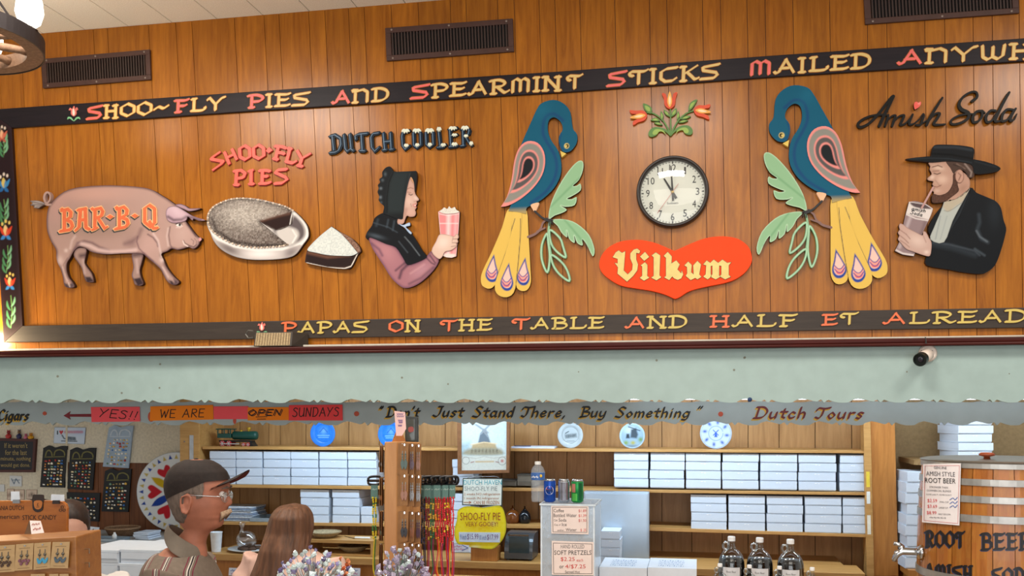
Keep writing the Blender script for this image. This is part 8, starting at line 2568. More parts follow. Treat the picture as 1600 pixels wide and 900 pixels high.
# small papers and postcards above the candy board
pap = M('note_white', '#d5dbe2', .7)
def wall_note(lab, quad, cat='note', marks=(), name='paper_note', Y=YL - .004):
 t = thing(name, lab, cat, P(quad[3][0], quad[3][1], Y))
 painted_board('paper', quad, Y, .0015, '#d3d6d6' if name == 'paper_note' else '#d9c4b0', list(marks), t, .8)
 return t
wall_note('small white note with a scribble on the cream wall under the plaque', [(15, 743), (34, 744), (34, 760), (15, 760)], marks=[('s', '#5f7286', [(18, 748), (22, 756), (25, 748), (30, 755)], 1.4, .9), ('s', '#5f7286', [(19, 750), (31, 750)], 1, .9)])
wall_note('plain white note at the left edge above the candy board', [(-10, 757), (7, 757), (7, 768), (-10, 768)])
for i, (q, lab) in enumerate((([(11, 764), (22, 764), (22, 781), (11, 781)], 'framed postcard with a figure, left of the three'), ([(22.5, 765), (38, 765), (38, 781), (22.5, 781)], 'postcard with four small figures, middle of the three'), ([(41, 765), (58, 765), (57.5, 780), (41, 780)], 'postcard with a rider, right of the three'))):
 cx = (q[0][0] + q[1][0]) / 2
 t = wall_note(lab + ' above the candy board', q, 'postcard', [('e', '#8a5a4a', q, 1.2, .8), ('g', '#5a4a44', (cx, 773), 2.5, 4, 0, .8), ('g', '#7a5a50', (cx - 4, 774), 1.5, 3, 0, .7), ('g', '#7a5a50', (cx + 4, 774), 1.5, 3, 0, .7)], 'postcard')

# things on the end counter
bkt = M('wicker_brown', '#6f5138', .7, var=.35, scale=120, bump=.4)
c = P(189, 838, 6.2)
r = (P(212, 838, 6.2).x - P(166, 838, 6.2).x) / 2
t = thing('wicker_basket', 'low brown wicker basket on the end counter below the pin cards', 'basket', (c.x, 6.22, zl))
MB().lathe([(r * .7, 0), (r * .8, .004), (r, .05), (r * 1.02, .056), (r * .96, .056), (r * .75, .012), (.001, .010)], (c.x, 6.22, zl + .0005), 36).build('bowl', bkt, t, smooth=True)
MB().tube([(c.x + r * math.cos(a), 6.22 + r * math.sin(a), zl + .057) for a in np.linspace(0, 2 * math.pi, 33)[:-1]], .008, 6, closed=True).build('rim', M('wicker_rim', '#8a6a4c', .7, var=.3, scale=120), t, smooth=True)
t = thing('lettered_card', 'slanting white card with black letters standing on the end counter', 'card', P(132, 840, 6.05))
A_, B_, C_, D_ = P(112, 838, 6.02), P(153, 842, 6.02), P(155, 824, 6.10), P(117, 820, 6.10)
for p in (A_, B_): p.z = zl + .001
MB().hexa([A_, B_, C_, D_] + [p + Vector((0, .004, -.001)) for p in (A_, B_, C_, D_)]).build('card', M('note_white', '#d5dbe2'), t)
for s_, u0, u1, v0, v1 in (('~7', .12, .50, .20, .45), ('~2', .68, .80, .55, .80), ('~3', .52, .66, .15, .40), ('~2', .20, .34, .60, .80)):
 mb = MB()
 O = A_.lerp(B_, u0).lerp(D_.lerp(C_, u0), v0) + Vector((0, -.002, .0004))
 print_line(mb, s_, O, (B_ - A_) * (u1 - u0), (D_ - A_) * (v1 - v0))
 mb.build('lettering', bk, t)
t = thing('paper_pile', 'small pile of white paper bags at the right end of the end counter', 'papers', P(228, 842, 6.1))
for k in range(4):
 MB().obox((P(228, 842, 6.12).x + rb.uniform(-.008, .008), 6.14, zl + .0062 + k * .0122), (.055, rb.uniform(-.006, .006), rb.uniform(-.002, .004)), (0, .08, 0), (0, 0, .0055)).build('paper_bag', boxm, t, bevel=.003)
t = thing('grey_tray', 'flat grey tray in front of the wicker basket', 'tray', P(168, 844, 6.0))
a, b = P(141, 845, 5.98), P(193, 845, 5.98)
MB().box((a.x, 5.90, zl + .0005), (b.x, 6.06, zl + .008)).build('base', M('tray_grey', '#9aa8b2'), t, bevel=.002)
mb = MB()
mb.box((a.x, 5.9, zl + .008), (b.x, 5.908, zl + .02))
mb.box((a.x, 6.052, zl + .008), (b.x, 6.06, zl + .02))
mb.box((a.x, 5.908, zl + .008), (a.x + .008, 6.052, zl + .02))
mb.box((b.x - .008, 5.908, zl + .008), (b.x, 6.052, zl + .02))
mb.build('rim', MATS['tray_grey'], t)
MB().lathe([(.014, 0), (.016, .03), (.008, .04), (.007, .05)], (P(179, 844, 5.97).x, 5.97, zl + .0085), 16).build('shaker', M('white_plastic', '#e6e6e2'), t, smooth=True)

# low table with big white boxes behind the man
zt4 = .86
t = thing('packing_table', 'plain table carrying wide white boxes behind the man in the cap', 'table', (0, 0, 0))
c0 = ray(178, 640) * 4.35
t.location = ORG[t] = Vector((c0.x, c0.y + .2, 0))
MB().box((c0.x - .42, c0.y - .02, zt4 - .03), (c0.x + .42, c0.y + .45, zt4)).build('top', M('grey_laminate', '#a9aaa8'), t)
for sx in (-.39, .39):
 for sy in (.01, .42): MB().tube([(c0.x + sx, c0.y + sy, 0), (c0.x + sx, c0.y + sy, zt4 - .03)], .018, 8).build('leg', bkm, t)
G5 = 'wide white boxes on the packing table'
def wide_box(lab, x0, x1, Yf, dep, z0, z1):
 t = thing('wide_box', lab, 'box', ((x0 + x1) / 2, Yf, z0), G5)
 MB().box((x0, Yf + .003, z0 + .0005), (x1, Yf + dep, z1 - .012)).build('tray', boxm, t, bevel=.002)
 MB().box((x0 - .002, Yf, z1 - .012), (x1 + .002, Yf + dep + .002, z1)).build('lid', boxm, t, bevel=.001)
 MB().box((x0 + .004, Yf - .001, z0 + .02), (x1 - .004, Yf + .0028, z1 - .0125)).build('front_flap', boxm, t)
Ya = c0.y
xa0, xa1, xa2 = P(124, 860, Ya).x, P(184, 860, Ya).x, P(247, 860, Ya).x
z1 = P(150, 859, Ya).z
z2 = P(150, 879, Ya).z
wide_box('wide white box with pale front, upper left of the pile beside the man', xa0, xa1, Ya, .32, z2, z1)
wide_box('wide white box, lower left of the pile beside the man', xa0, xa1, Ya + .004, .32, zt4, z2)
wide_box('wide white box, lower right of the pile, behind the man\'s back', xa1 + .006, xa2, Ya, .34, zt4, z2 - .0)
wide_box('wide white box, upper right of the pile, behind the man\'s back', xa1 + .006, xa2, Ya + .01, .34, z2, z1 + .004)

# ================================================================== STICK CANDY BOARD AND EARRING STAND (front left)
DC_ = 3.05
def QQ(px, py, dep=DC_): return Q(px, py, dep)
def cam_plate(mb, pts, dep, th, mi=0):
 fr = [Q(x, y, dep) for x, y in pts]
 a = sum(((fr[i] - fr[0]).dot(CR)) * ((fr[(i + 1) % len(fr)] - fr[0]).z) - ((fr[(i + 1) % len(fr)] - fr[0]).dot(CR)) * ((fr[i] - fr[0]).z) for i in range(len(fr)))
 if a < 0: fr = fr[::-1]
 n = len(fr)
 mb.add(fr + [p + CF * th for p in fr], [tuple(range(n)), tuple(range(2 * n - 1, n - 1, -1))] + [(i, i + n, (i + 1) % n + n, (i + 1) % n) for i in range(n)], mi)
class CMB(MB):
 """board parallel to the picture plane of its own stand: drawing helpers land at a fixed depth"""
 def __init__(s, dep):
  super().__init__()
  s.dep = dep
 def plate(s, pts, lift, th, mi=0): cam_plate(s, pts, s.dep - lift, th, mi); return s
def cprint(mb, body, x0, y0, x1, y1, dep, mi=0, dy=0.0):
 a, b, c = Q(x0, y1, dep), Q(x1, y1 + dy, dep), Q(x0, y0, dep)
 print_line(mb, body, a, b - a, c - a, mi)
candy_w = wood('orange_candy_board', '#96501a', '#b06a28', .35, (.8, 7, 7), 5)
t = thing('candy_board', 'orange wooden stick candy sign with a bearded hatted face and black lettering', 'sign', Q(50, 850, DC_))
ol = spl([(-40, 783), (60, 782), (92, 783), (101, 786), (105, 793), (104.5, 850), (104, 905), (-40, 905)], True, 2, (0, 1, 5, 6, 7))
mb = CMB(DC_)
mb.plate([(-40, 783), (60, 782), (90, 782.5), (98, 784), (103, 788), (105, 794), (104, 905), (-40, 905)], 0, .015)
mb.build('board', candy_w, t, bevel=.003)
zz = Q(50, 905, DC_).z
fl0 = Q(50, 850, DC_)
mb = MB()
for px in (-20, 90):
 p = Q(px, 900, DC_) + CF * .03
 mb.tube([Vector((p.x, p.y, 0)), Vector((p.x, p.y, zz + .08))], .014, 8)
mb.build('stand_leg', candy_w, t)
blk2 = M('burnt_black', '#2a1a12', .5)
mb = CMB(DC_)
mb.plate(spl([(43, 780.5), (50, 780), (51, 773.5), (56, 772.8), (64, 772.8), (68, 774), (68.5, 779.5), (76, 780.5), (68, 782), (67, 790), (66, 797), (59, 800.5), (52, 797), (50.5, 790), (50, 782)], True, 2), .004, .004)
mb.build('hat_and_beard', blk2, t)
mb = CMB(DC_)
mb.plate(spl([(53.5, 783), (65, 783), (64.5, 793), (59, 796), (54, 793)], True, 3), .006, .002)
mb.build('face', M('orange_face', '#b26a2c', .45), t)
mb = CMB(DC_)
round_stroke(mb, [(59, 786), (58.3, 790), (60, 790.5)], .6, .0075, .0005, n=6)
round_stroke(mb, [(57, 792.3), (61, 792.3)], .6, .0075, .0005, n=6)
mb.build('features', blk2, t)
for s_, x0, y0, x1, y1 in (('PENNSYLVANIA DUTCH', -34, 790.5, 37, 797.5), ('American', -10, 804, 30, 811), ('STICK CANDY', 35, 805, 88, 812.5)):
 mb = MB()
 cprint(mb, s_, x0, y0, x1, y1, DC_ - .0015, 0, -.5)
 mb.build('lettering', blk2, t)
mb = CMB(DC_)
for a in (90, 210, 330):
 c = (97 + 3.2 * math.cos(math.radians(a)), 795.5 - 3.2 * math.sin(math.radians(a)))
 o = circ(*c, 2.0, n=10)
 round_stroke(mb, o + o[:1], .7, .002, .0015, n=6)
mb.build('emblem', blk2, t)
for lab, q, clip in (('white note clipped to the right end of the candy board', [(80, 772.5), (100, 773), (100.5, 783), (79.5, 782)], (87, 784)), ('white note card clipped to the candy board left of the hatted face', [(17, 768), (30, 768), (31, 783), (17, 783)], (25, 783))):
 o = thing('clipped_note', lab, 'note', Q(q[3][0], q[3][1], DC_ - .012), 'notes clipped to the candy board')
 mb = CMB(DC_)
 mb.plate(q, .012, .002)
 mb.build('paper', pap, o)
 mb = CMB(DC_)
 mb.plate([(clip[0] - 5, clip[1] - 2), (clip[0] + 5, clip[1] - 2), (clip[0] + 5.5, clip[1] + 3.5), (clip[0] - 5.5, clip[1] + 3.5)], .020, .007)
 mb.build('binder_clip', M('clip_steel', '#8e9092', .3, .7) if clip[0] < 50 else blk2, o)

# earring stand in front
DE = 2.62
ew = wood('earring_stand_wood', '#7d4a1e', '#a06a32', .45, (.8, 7, 7), 6)
t = thing('earring_stand', 'brown wooden counter stand holding carded earrings, lower left corner', 'display stand', Q(55, 1000, DE))
fr = [Q(-60, 1010, DE), Q(122, 1010, DE), Q(119, 838.5, DE), Q(-60, 849, DE)]
dp = .16
bkv = [p + CF * dp for p in fr]
mb = MB()
mb.hexa(fr + bkv)
mb.build('block', ew, t, bevel=.004)
mb = MB()
for yy in (862, 884):
 p = Q(121, yy, DE)
 mb.tube([p + CF * .05 - CR * .012, p + CF * .05 + CR * .010, p + CF * .05 + CR * .010 - UP * .012], .002, 6)
mb.build('side_hook', chrome, t)
pbase = Q(31, 1010, DE)
MB().obox(Vector((pbase.x, pbase.y, pbase.z / 2)) + CF * .08, CR * .17, CF * .09, UP * (pbase.z / 2 - .0005)).build('pedestal', ew, t)
kraft = M('kraft_card', '#b59468', .7, var=.08, scale=60)
def earring_card(lab, quad, dep, grp, style, th=.0012):
 o = thing('earring_card', lab, 'earrings', Q((quad[2][0] + quad[3][0]) / 2, quad[2][1], dep), grp)
 mb = CMB(dep)
 mb.plate(quad, .0, th)
 mb.build('card', kraft, o)
 tl, tr, br, bl_ = [Vector(p) for p in quad]
 q = lambda u, v: (lambda p: (p.x, p.y))(tl.lerp(tr, u).lerp(bl_.lerp(br, u), v))
 k = (quad[1][0] - quad[0][0])
 mb = CMB(dep)
 mb.plate(circ(*q(.5, .08), .06 * k, .04 * k, 8), .003, .003)
 mb.build('hang_hook', chrome, o)
 mb = CMB(dep)
 for v, w in ((.17, .3), (.92, .32)): round_stroke(mb, [q(.5 - w, v), q(.5 + w, v)], .03 * k, .0003, .0003, n=5)
 mb.build('print', M('brown_card_print', '#7d6240', .7), o)
 for u in (.34, .66):
  mb = CMB(dep)
  round_stroke(mb, [q(u, .26), q(u, .58)], .035 * k, .002, .0015, n=6)
  mb.ball(Q(*q(u, .45), dep - .003), .0009 * k / 6, 8, 6)
  if style[0] == 'moon':
   mb.k = 0
   mb.plate(spl([q(u - .17, .60), q(u - .10, .58), q(u - .02, .66), q(u + .06, .64), q(u + .14, .58), q(u + .17, .66), q(u + .08, .78), q(u - .08, .78)], True, 3), .005, .003, 1)
  elif style[0] == 'leaf':
   for du, dv in ((-.10, .64), (.08, .66), (0, .76)): mb.plate(spl([q(u + du, dv - .07), q(u + du + .08, dv), q(u + du, dv + .06), q(u + du - .08, dv)], True, 2), .005, .003, 1)
  else:
   mb.plate(spl([q(u, .56), q(u + .09, .68), q(u, .82), q(u - .09, .68)], True, 3), .005, .004, 1)
  mb.build('earring', [M('earwire', '#6e6a62', .3, .8), style[1]], o)
 return o
gE = 'carded earrings on the wooden stand'
earring_card('earring card with dark brown drops, leftmost on the wooden stand', [(-8, 853), (23.5, 851), (22.5, 893), (-8, 895)], DE - .012, gE, ('leaf', M('brown_stone', '#4a3428', .3)))
earring_card('earring card with mauve square drops on the wooden stand', [(25, 850.5), (52.5, 848.5), (50.5, 890), (22.5, 892)], DE - .012, gE, ('leaf', M('mauve_stone', '#7a4a58', .3)))
earring_card('earring card with bright blue crescents on the wooden stand', [(53.5, 848.8), (79.5, 846.8), (78, 888), (52, 890.5)], DE - .012, gE, ('moon', M('turquoise_stone', '#3f94b8', .25)))
earring_card('earring card with grey-blue crescents, rightmost on the wooden stand', [(82, 847), (109, 846.5), (106, 888), (78, 887.5)], DE - .012, gE, ('moon', M('slate_stone', '#4a5a66', .25)))
for i, x in enumerate((48, 77, 93)):
 earring_card('earring card cut by the picture bottom, %s of the lower row' % ('left', 'middle', 'right')[i], [(x, 897), (x + 14 + 8 * (i == 0), 896.5), (x + 14 + 8 * (i == 0), 940), (x, 940)], DE - .012, gE, ('drop', M('brown_stone', '#4a3428')))
# folded price card on top of the stand
o = thing('tent_card', 'folded pink-white price card standing on the earring stand', 'price card', Q(60, 836, DE) + CF * .04)
p0, p1, p2, p3_ = Q(49, 834.5, DE + .04), Q(68.5, 832.5, DE + .04), Q(63, 814, DE + .06), Q(46.5, 813.5, DE + .06)
MB().hexa([p0, p1, p2, p3_] + [p + CF * .002 for p in (p0, p1, p2, p3_)]).build('front_leaf', M('blush_card', '#ead9d2'), o)
q0 = Q(38, 834.5, DE + .09)
MB().hexa([q0, p0, p3_, Q(45, 814, DE + .062)] + [p + CF * .002 for p in (q0, p0, p3_, Q(45, 814, DE + .062))]).build('back_leaf', M('card_shade_side', '#7a5a3c', .7), o)
mb = MB()
for s_, a0, a1, b0, b1 in (('~8', .15, .8, .62, .80), ('~5', .2, .85, .25, .45)):
 O = p0.lerp(p1, a0).lerp(p3_.lerp(p2, a0), b0) - CF * .002
 print_line(mb, s_, O, (p1 - p0) * (a1 - a0), (p3_ - p0) * (b1 - b0))
mb.build('lettering', M('red_brown_sign_ink', '#9c3a1c'), o)

# ================================================================== WOODEN EARRING RACK, NECKLACES, GEM TREES
DR = 2.75
rw = wood('light_rack_wood', '#a8713f', '#c48e58', .5, (7, 7, .7), 5)
t = thing('earring_rack', 'tall light wooden column rack hung with brown earring cards, in the middle foreground', 'display rack', (0, 0, 0))
pc = Q(628, 640, DR)
t.location = ORG[t] = Vector((pc.x, pc.y, 0))
def rk(px, py, d=0.0): return Q(px, py, DR + d)
mb = MB()
f = [rk(597, 905), rk(618, 905), rk(620, 689.5), rk(601, 690.5)]
k2 = [rk(597, 905, .10), rk(660, 905, .10), rk(657, 691, .10), rk(601, 690.5, .10)]
side = [rk(618, 905), rk(660, 905, .10), rk(657, 691, .10), rk(620, 689.5)]
z0 = .0
lowp = lambda p: Vector((p.x, p.y, .06))
A1, A2, A3, A4 = lowp(f[0]), lowp(f[1]), lowp(k2[1]), lowp(k2[0])
vs = [A1, A2, A3, A4, f[3], f[2], k2[2], k2[3]]
mb.add(vs, [(0, 1, 5, 4), (1, 2, 6, 5), (2, 3, 7, 6), (3, 0, 4, 7), (4, 5, 6, 7), (3, 2, 1, 0)])
mb.build('column', rw, t, bevel=.003)
cbase = (A1 + A2 + A3 + A4) / 4
MB().lathe([(.11, 0), (.11, .02), (.10, .035), (.05, .0595)], (cbase.x, cbase.y, 0), 32).build('base', rw, t)
tipc = (f[2] + f[3] + k2[2] + k2[3]) / 4
mb = MB()
q4 = [rk(612, 691, .02), rk(634, 689, .05), rk(634, 689, .08), rk(612, 691, .06)]
apex = [rk(621, 668, .04), rk(625, 668, .05), rk(625, 668, .06), rk(621, 668, .05)]
mb.add(q4 + apex, [(0, 1, 5, 4), (1, 2, 6, 5), (2, 3, 7, 6), (3, 0, 4, 7), (4, 5, 6, 7), (3, 2, 1, 0)])
mb.build('finial', wood('finial_wood', '#96561f', '#b57433', .5, (7, 7, .7), 5), t)
o = thing('price_tag', 'tall pink handwritten price tag on top of the wooden rack', 'price tag', rk(626, 681, .01))
mb = CMB(DR)
mb.plate([(616, 642), (633, 644), (634.5, 670), (628, 681), (619, 681)], -.01, .002)
mb.build('tag', M('pink_tag', '#f0c4bc', .6, var=.03), o)
mb = CMB(DR)
wr = random.Random(4)
for k, (y, x0, x1) in enumerate(((647, 620, 630), (650.5, 620, 631), (657, 622, 629), (660, 623, 629), (665, 622, 628))):
 pts = [(x0 + (x1 - x0) * i / 8, y + (1.3 if i % 2 else -1.3)) for i in range(9)]
 round_stroke(mb, pts, .7, -.0092, .0004, n=5)
mb.build('handwriting', M('purple_pen', '#6d4a86'), o)
o = thing('small_display', 'small dark glass-fronted box behind the pink price tag', 'display box', Q(645, 692, DR + .13))
mb = CMB(DR + .13)
mb.plate([(633, 650), (653, 651.5), (653, 692), (633, 692)], 0, .03)
mb.build('case', M('dark_display_case', '#2f3330', .4), o, bevel=.002)
mb = CMB(DR + .13)
mb.plate([(635, 655), (648, 655), (648, 689), (635, 689)], .002, .002)
mb.build('window', M('dim_glass', '#4f5652', .1), o)
mb = CMB(DR + .13)
mb.plate(spl([(638, 668), (645, 667), (646, 674), (639, 675)], True, 3), .0035, .0015)
mb.build('red_mark', M('dim_red', '#9c4a44', .4), o)
mb = CMB(DR + .13)
mb.plate([(640, 692), (646, 692), (646, 706), (640, 706)], 0, .03)
mb.build('foot', M('dark_display_case', '#2f3330'), o)

# carded earrings on the rack: four rows of three hooks, two cards deep
gR = 'earring cards on the wooden rack'
pend = [M('pend_black', '#1f1a1c', .25, .3), M('pend_pewter', '#5f5c5a', .25, .8), M('pend_amber', '#8a4f22', .2), M('pend_green', '#2f4a3c', .25), M('pend_plum', '#4a2438', .25)]
rowsY = [(693, 741), (742, 790), (800, 846), (850, 898)]
colsX = [(625.5, 638.5, .02, -2.2), (640, 648.5, .055, -1.5), (650, 658.5, .085, -1.2)]
rowsN, colsN = ['top', 'second', 'third', 'lowest'], ['left', 'middle', 'right']
pk_ = random.Random(9)
first = None
for ri, (ya, yb) in enumerate(rowsY):
 for ci, (xa_, xb_, d, sl_) in enumerate(colsX):
  dep = DR - .028 + d
  sh = ci * .8 + ri * -.4
  for dk in range(2):
   off = -3.4 * dk
   q = [(xa_ + off, ya + 1 + sh - dk), (xb_ + off, ya + sh - dk - 1), (xb_ + off - 1.2 + sl_ * .2, yb + sh), (xa_ + off - 1.6, yb + 1.5 + sh)]
   o = thing('earring_card', 'brown earring card on the wooden rack, %s row, %s hook, %s card' % (rowsN[ri], colsN[ci], ('front', 'rear')[dk]), 'earrings', Q(q[3][0], q[3][1], dep + .008 * dk), gR)
   mb = CMB(dep + .008 * dk)
   mb.plate(q, 0, .0012)
   mb.build('card', M('kraft_rack_card', '#94683e', .75, var=.14, scale=60), o)
   mb = CMB(dep + .008 * dk)
   mb.plate(circ((xa_ + xb_) / 2 + off, ya + 2 + sh, 1.1, 2.0, 10), .004, .004)
   mb.build('hang_hook', chrome, o)
   if dk == 0:
    k = pk_.randrange(5)
    w = xb_ - xa_
    for u in (.32, .68):
     mb = CMB(dep)
     x = xa_ + w * u - .8
     y0_ = ya + 12 + sh
     round_stroke(mb, [(x, y0_), (x - .3, y0_ + 12)], 1.0, .003, .002, n=5)
     for jj in range(3): mb.plate(circ(x - .2, y0_ + 5 + jj * 4, 1.3, 1.5, 8), .004, .003, 1)
     mb.plate(spl([(x - .3, y0_ + 13), (x + w * .24, y0_ + 19), (x - .2, y0_ + 29), (x - w * .24, y0_ + 19)], True, 3), .005, .005, 1)
     mb.build('earring', [MATS['earwire'], pend[k]], o)
for ri, (ya, yb) in enumerate(((696, 738), (746, 790), (798, 845), (850, 899))):
 for k in range(2):
  x = 594.5 + 3 * k - ri * .4
  o = thing('earring_card', 'edge-on earring card at the left side of the wooden rack, %s row, %s one' % (rowsN[ri], ('outer', 'inner')[k]), 'earrings', Q(x, yb, DR + .05), 'edge-on earring cards on the rack')
  mb = MB()
  a, b_, c_, d_ = Q(x - 1.6, yb, DR + .03), Q(x + 1.0, yb, DR + .075), Q(x + 1.2, ya, DR + .075), Q(x - 1.2, ya, DR + .03)
  mb.hexa([a, b_, c_, d_] + [p + CR * .0012 for p in (a, b_, c_, d_)])
  mb.build('card', MATS['kraft_rack_card'], o)
  MB().ball(Q(x - 1.5, yb - 12, DR + .035), (.004, .004, .009), 8, 6).build('earring', pend[(ri + k) % 5], o, smooth=True)
  MB().tube([Q(x, ya + 1, DR + .05), Q(x + 4.5, ya - .5, DR + .05)], .0015, 6).build('hang_hook', chrome, o)

# necklaces on black plastic loops
DN = 2.95
gN = 'bead necklaces on black loops'
rack = thing('necklace_bar', 'dark metal cross bar with a post behind the wooden rack holding bead necklaces', 'display bar', (0, 0, 0))
pb = Q(640, 640, DN + .06)
rack.location = ORG[rack] = Vector((pb.x, pb.y, 0))
MB().tube([Q(574, 751, DN + .02), Q(712, 752, DN + .02)], .004, 8).build('bar', blk2, rack, smooth=True)
mb = MB()
pz_ = Q(645, 752, DN + .03)
mb.tube([Vector((pz_.x, pz_.y, .02)), pz_], .008, 8)
mb.build('post', blk2, rack)
MB().lathe([(.06, 0), (.06, .012), (.02, .02)], (pz_.x, pz_.y, 0), 28).build('base', blk2, rack)
neck = [(661, '#20242c', '#3a3f66', 850, 0), (668, '#7a1f2a', '#c9a23a', 845, .01), (675, '#2c6b4a', '#d9c04a', 840, 0), (683, '#c0302f', '#e08a2a', 842, .01), (690, '#d32f3a', '#d32f3a', 848, 0), (697, '#c22633', '#e8c23c', 838, .01), (702, '#d9362f', '#f0b52c', 840, 0), (706, '#cf2b36', '#cf2b36', 846, .01), (655, '#3d2a4a', '#22262c', 848, .0), (585, '#d8c22c', '#3f7d3a', 842, .0)]
cname = ['navy and black', 'maroon and gold', 'green and yellow', 'red and orange', 'bright red', 'red and straw', 'scarlet and amber', 'crimson', 'purple and black', 'yellow and green']
loopc, grc = M('black_plastic_loop', '#15171b', .3), M('teal_header_card', '#5d8078', .7)
wn = random.Random(13)
for i, (px, ca, cb, yb, dd) in enumerate(neck):
 dep = DN - .05 + dd * 2 - (.03 if i % 2 else 0)
 lab = '%s bead necklace hanging from a black loop %s' % (cname[i], 'right of the wooden rack' if px > 600 else 'left of the wooden rack')
 o = thing('bead_necklace', lab, 'necklace', Q(px, yb + 40, dep), gN)
 h0 = Q(px, 757, dep)
 w = 10
 lp = [(px - w, 751), (px - w + 2, 746), (px, 744.5), (px + w - 2, 745), (px + w, 750), (px + w - 2, 756), (px, 757.5), (px - w + 2, 756.5)]
 MB().tube([Q(x, y, dep - .02 + .04 * (k / 24)) for k, (x, y) in enumerate(spl(lp, True, 3))], .0038, 7, closed=True).build('hanger_loop', loopc, o, smooth=True)
 mb = CMB(dep)
 wc = 5.5
 mb.plate([(px - wc, 758), (px + wc, 758), (px + wc - .3, 779), (px - wc - .3, 779)], .0, .0015)
 mb.build('header_card', grc, o)
 mb = MB()
 cprint(mb, '~5', px - 4, 763, px + 4, 766, dep - .001)
 mb.build('lettering', M('pale_print', '#b7c9bf', .7), o)
 m1, m2 = M('bead_' + ca[1:], ca, .25), M('bead_' + cb[1:], cb, .25)
 for sd in (-1, 1):
  mb = MB()
  y = 778
  k = 0
  while y < yb:
   rr = wn.uniform(1.3, 1.9)
   mb.ball(Q(px + sd * 2.0 + .5 * math.sin(y * .25 + sd), y, dep + .001 * sd), (rr / F * dep, rr / F * dep, rr * 1.1 / F * dep), 8, 5, 0 if (k // 3) % 2 == 0 or wn.random() < .35 else 1)
   y += rr * 1.9
   k += 1
  mb.build('bead_strand', [m1, m2], o, smooth=True)
 pts = [(px, yb), (px + wn.uniform(-2, 2), yb + 20), (px + wn.uniform(-3, 3), yb + 48), (px + wn.uniform(-3, 3), yb + 62)]
 MB().tube([Q(x, y, dep) for x, y in spl(pts, False, 4)], .0018, 5).build('cord', m1, o)
 MB().tube([Q(x + 2.2, y, dep + .004) for x, y in spl(pts, False, 4)], .0018, 5).build('cord', M('cord_magenta', '#9c2f62', .6) if i % 3 else m2, o)

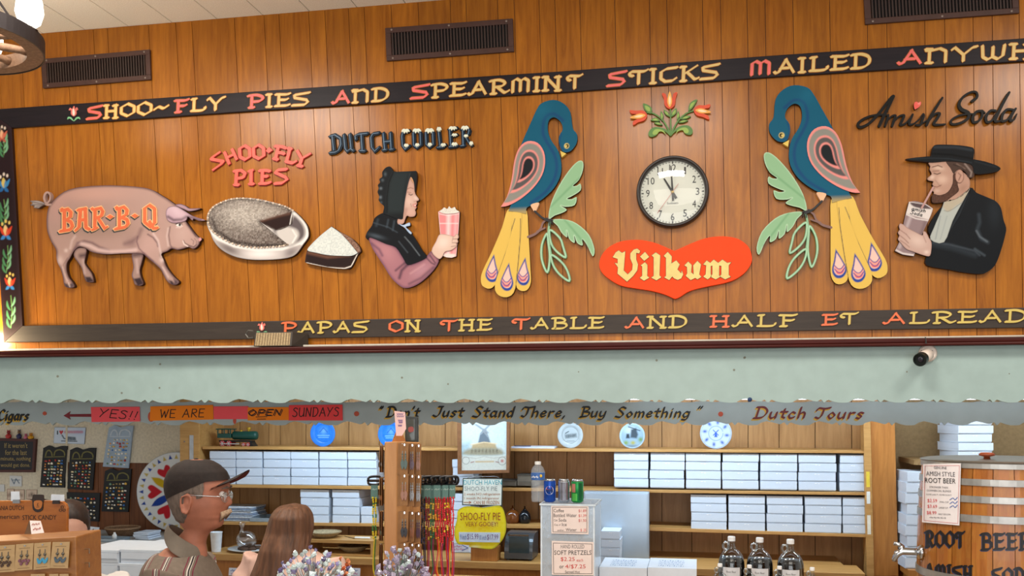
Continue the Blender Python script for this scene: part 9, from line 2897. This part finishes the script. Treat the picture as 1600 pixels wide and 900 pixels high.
# gem trees
leaf_cache = {}
def gem_tree(lab, cx, cy, rx, ry, dep, n, cols, size, trunk, seed, ymax=960):
 rg = random.Random(seed)
 base = Q(cx, cy + ry * 1.6, dep)
 t = thing('gem_tree', lab, 'gem tree', base, None)
 MB().lathe([(.05, -.03), (.055, -.015), (.045, 0), (.02, .006)], base, 18).build('stone_base', M('gem_stone_base', '#6f6a66', .8, var=.3, scale=40, bump=.4), t, smooth=True)
 core = Q(cx, cy + ry * .8, dep)
 tips = []
 for k in range(n):
  a = rg.uniform(0, 2 * math.pi)
  rr = math.sqrt(rg.uniform(.02, 1))
  el = rg.uniform(-.25, 1)
  x = cx + rx * rr * math.cos(a)
  y = cy + ry * .5 - ry * 1.5 * math.sqrt(1 - rr * rr * .9) * rg.uniform(.25, 1.0)
  tips.append(Q(x, y, dep + .10 * rr * math.sin(a) * rx / 60))
 for k in range(9):
  mb = MB()
  for p in tips[k::9]:
   m_ = base.lerp(p, .5) + (core - base.lerp(p, .5)) * .5
   mb.tube([base, m_, p], [.0022, .0016, .0008], 5)
  mb.build('wire_branch', trunk, t)
 for k, p in enumerate(tips):
  ci = rg.randrange(len(cols))
  key = (cols[ci].name, size)
  if key not in leaf_cache:
   mb = MB()
   L, w_ = size, size * .42
   vs = [(0, 0, -L * .5)] + [(w_ * math.cos(a), w_ * .8 * math.sin(a), -L * .05) for a in np.linspace(0, 2 * math.pi, 7)[:-1]] + [(w_ * .75 * math.cos(a + .5), w_ * .6 * math.sin(a + .5), L * .22) for a in np.linspace(0, 2 * math.pi, 7)[:-1]] + [(0, 0, L * .55)]
   fs = [(0, 1 + (j + 1) % 6, 1 + j) for j in range(6)] + [(1 + j, 1 + (j + 1) % 6, 7 + (j + 1) % 6, 7 + j) for j in range(6)] + [(13, 7 + j, 7 + (j + 1) % 6) for j in range(6)]
   o = mb.add(vs, fs).build('gem', cols[ci], base=(0, 0, 0))
   leaf_cache[key] = o.data
  else:
   o = bpy.data.objects.new('gem', leaf_cache[key])
   COL.objects.link(o)
  o.parent = t
  o.location = p - base
  o.rotation_euler = (rg.uniform(-1, 1), rg.uniform(-1, 1), rg.uniform(0, 6.2))
  s_ = rg.uniform(.7, 1.3)
  o.scale = (s_, s_, s_)
def gem(name, col, rough=.08):
 m = M(name, col, rough, var=.05, spec=.9)
 return m
cl1, cl2, cl3 = gem('clear_quartz', '#d5e3e6'), gem('milky_quartz', '#b8c6c4'), gem('pale_amethyst', '#8d84b0')
gem_tree('bushy clear crystal gem tree in front of the woman', 489, 896, 62, 44, 2.45, 100, [cl1, cl1, cl2, cl2, cl3, gem('smoky_violet', '#5a5078')], .017, M('silver_wire', '#a9adb0', .3, .9), 3)
gem_tree('purple-grey gem tree at the foot of the wooden rack', 628, 892, 42, 40, 2.4, 95, [gem('grey_amethyst', '#9a8ea4'), gem('dusky_lilac', '#7d7088'), gem('pale_lilac', '#b8aec0'), cl2], .017, M('silver_wire', '#a9adb0'), 5)
gem_tree('small orange gem tree right of the clear crystal tree', 536, 893, 14, 24, 2.62, 34, [gem('carnelian', '#c2562a'), gem('pale_carnelian', '#d98a5c')], .013, M('copper_wire', '#9a5a36', .35, .9), 8)
# glass-topped front case that carries the stands and gem trees, below the picture edge
zs_ = min(Q(489, 896 + 44 * 1.6, 2.45).z, Q(628, 892 + 64, 2.4).z, Q(536, 893 + 38.4, 2.62).z) - .03
for nm, (cx, dep) in (('gem_shelf', (560, 2.5)),):
 c = Q(cx, 900, dep)
 t = thing('display_table', 'low display table carrying the gem trees, below the picture edge', 'table', (c.x, c.y, 0))
 zz = zs_ - .004
 mb = MB()
 mb.obox(Vector((c.x, c.y, zz - .012)), CR * .26, CF * .15, UP * .012)
 mb.build('top', shelf_wood, t)
 for sx in (-.22, .22):
  for sy in (-.11, .11):
   p = c + CR * sx + CF * sy
   MB().tube([Vector((p.x, p.y, 0)), Vector((p.x, p.y, zz - .024))], .014, 8).build('leg', shelf_wood, t)
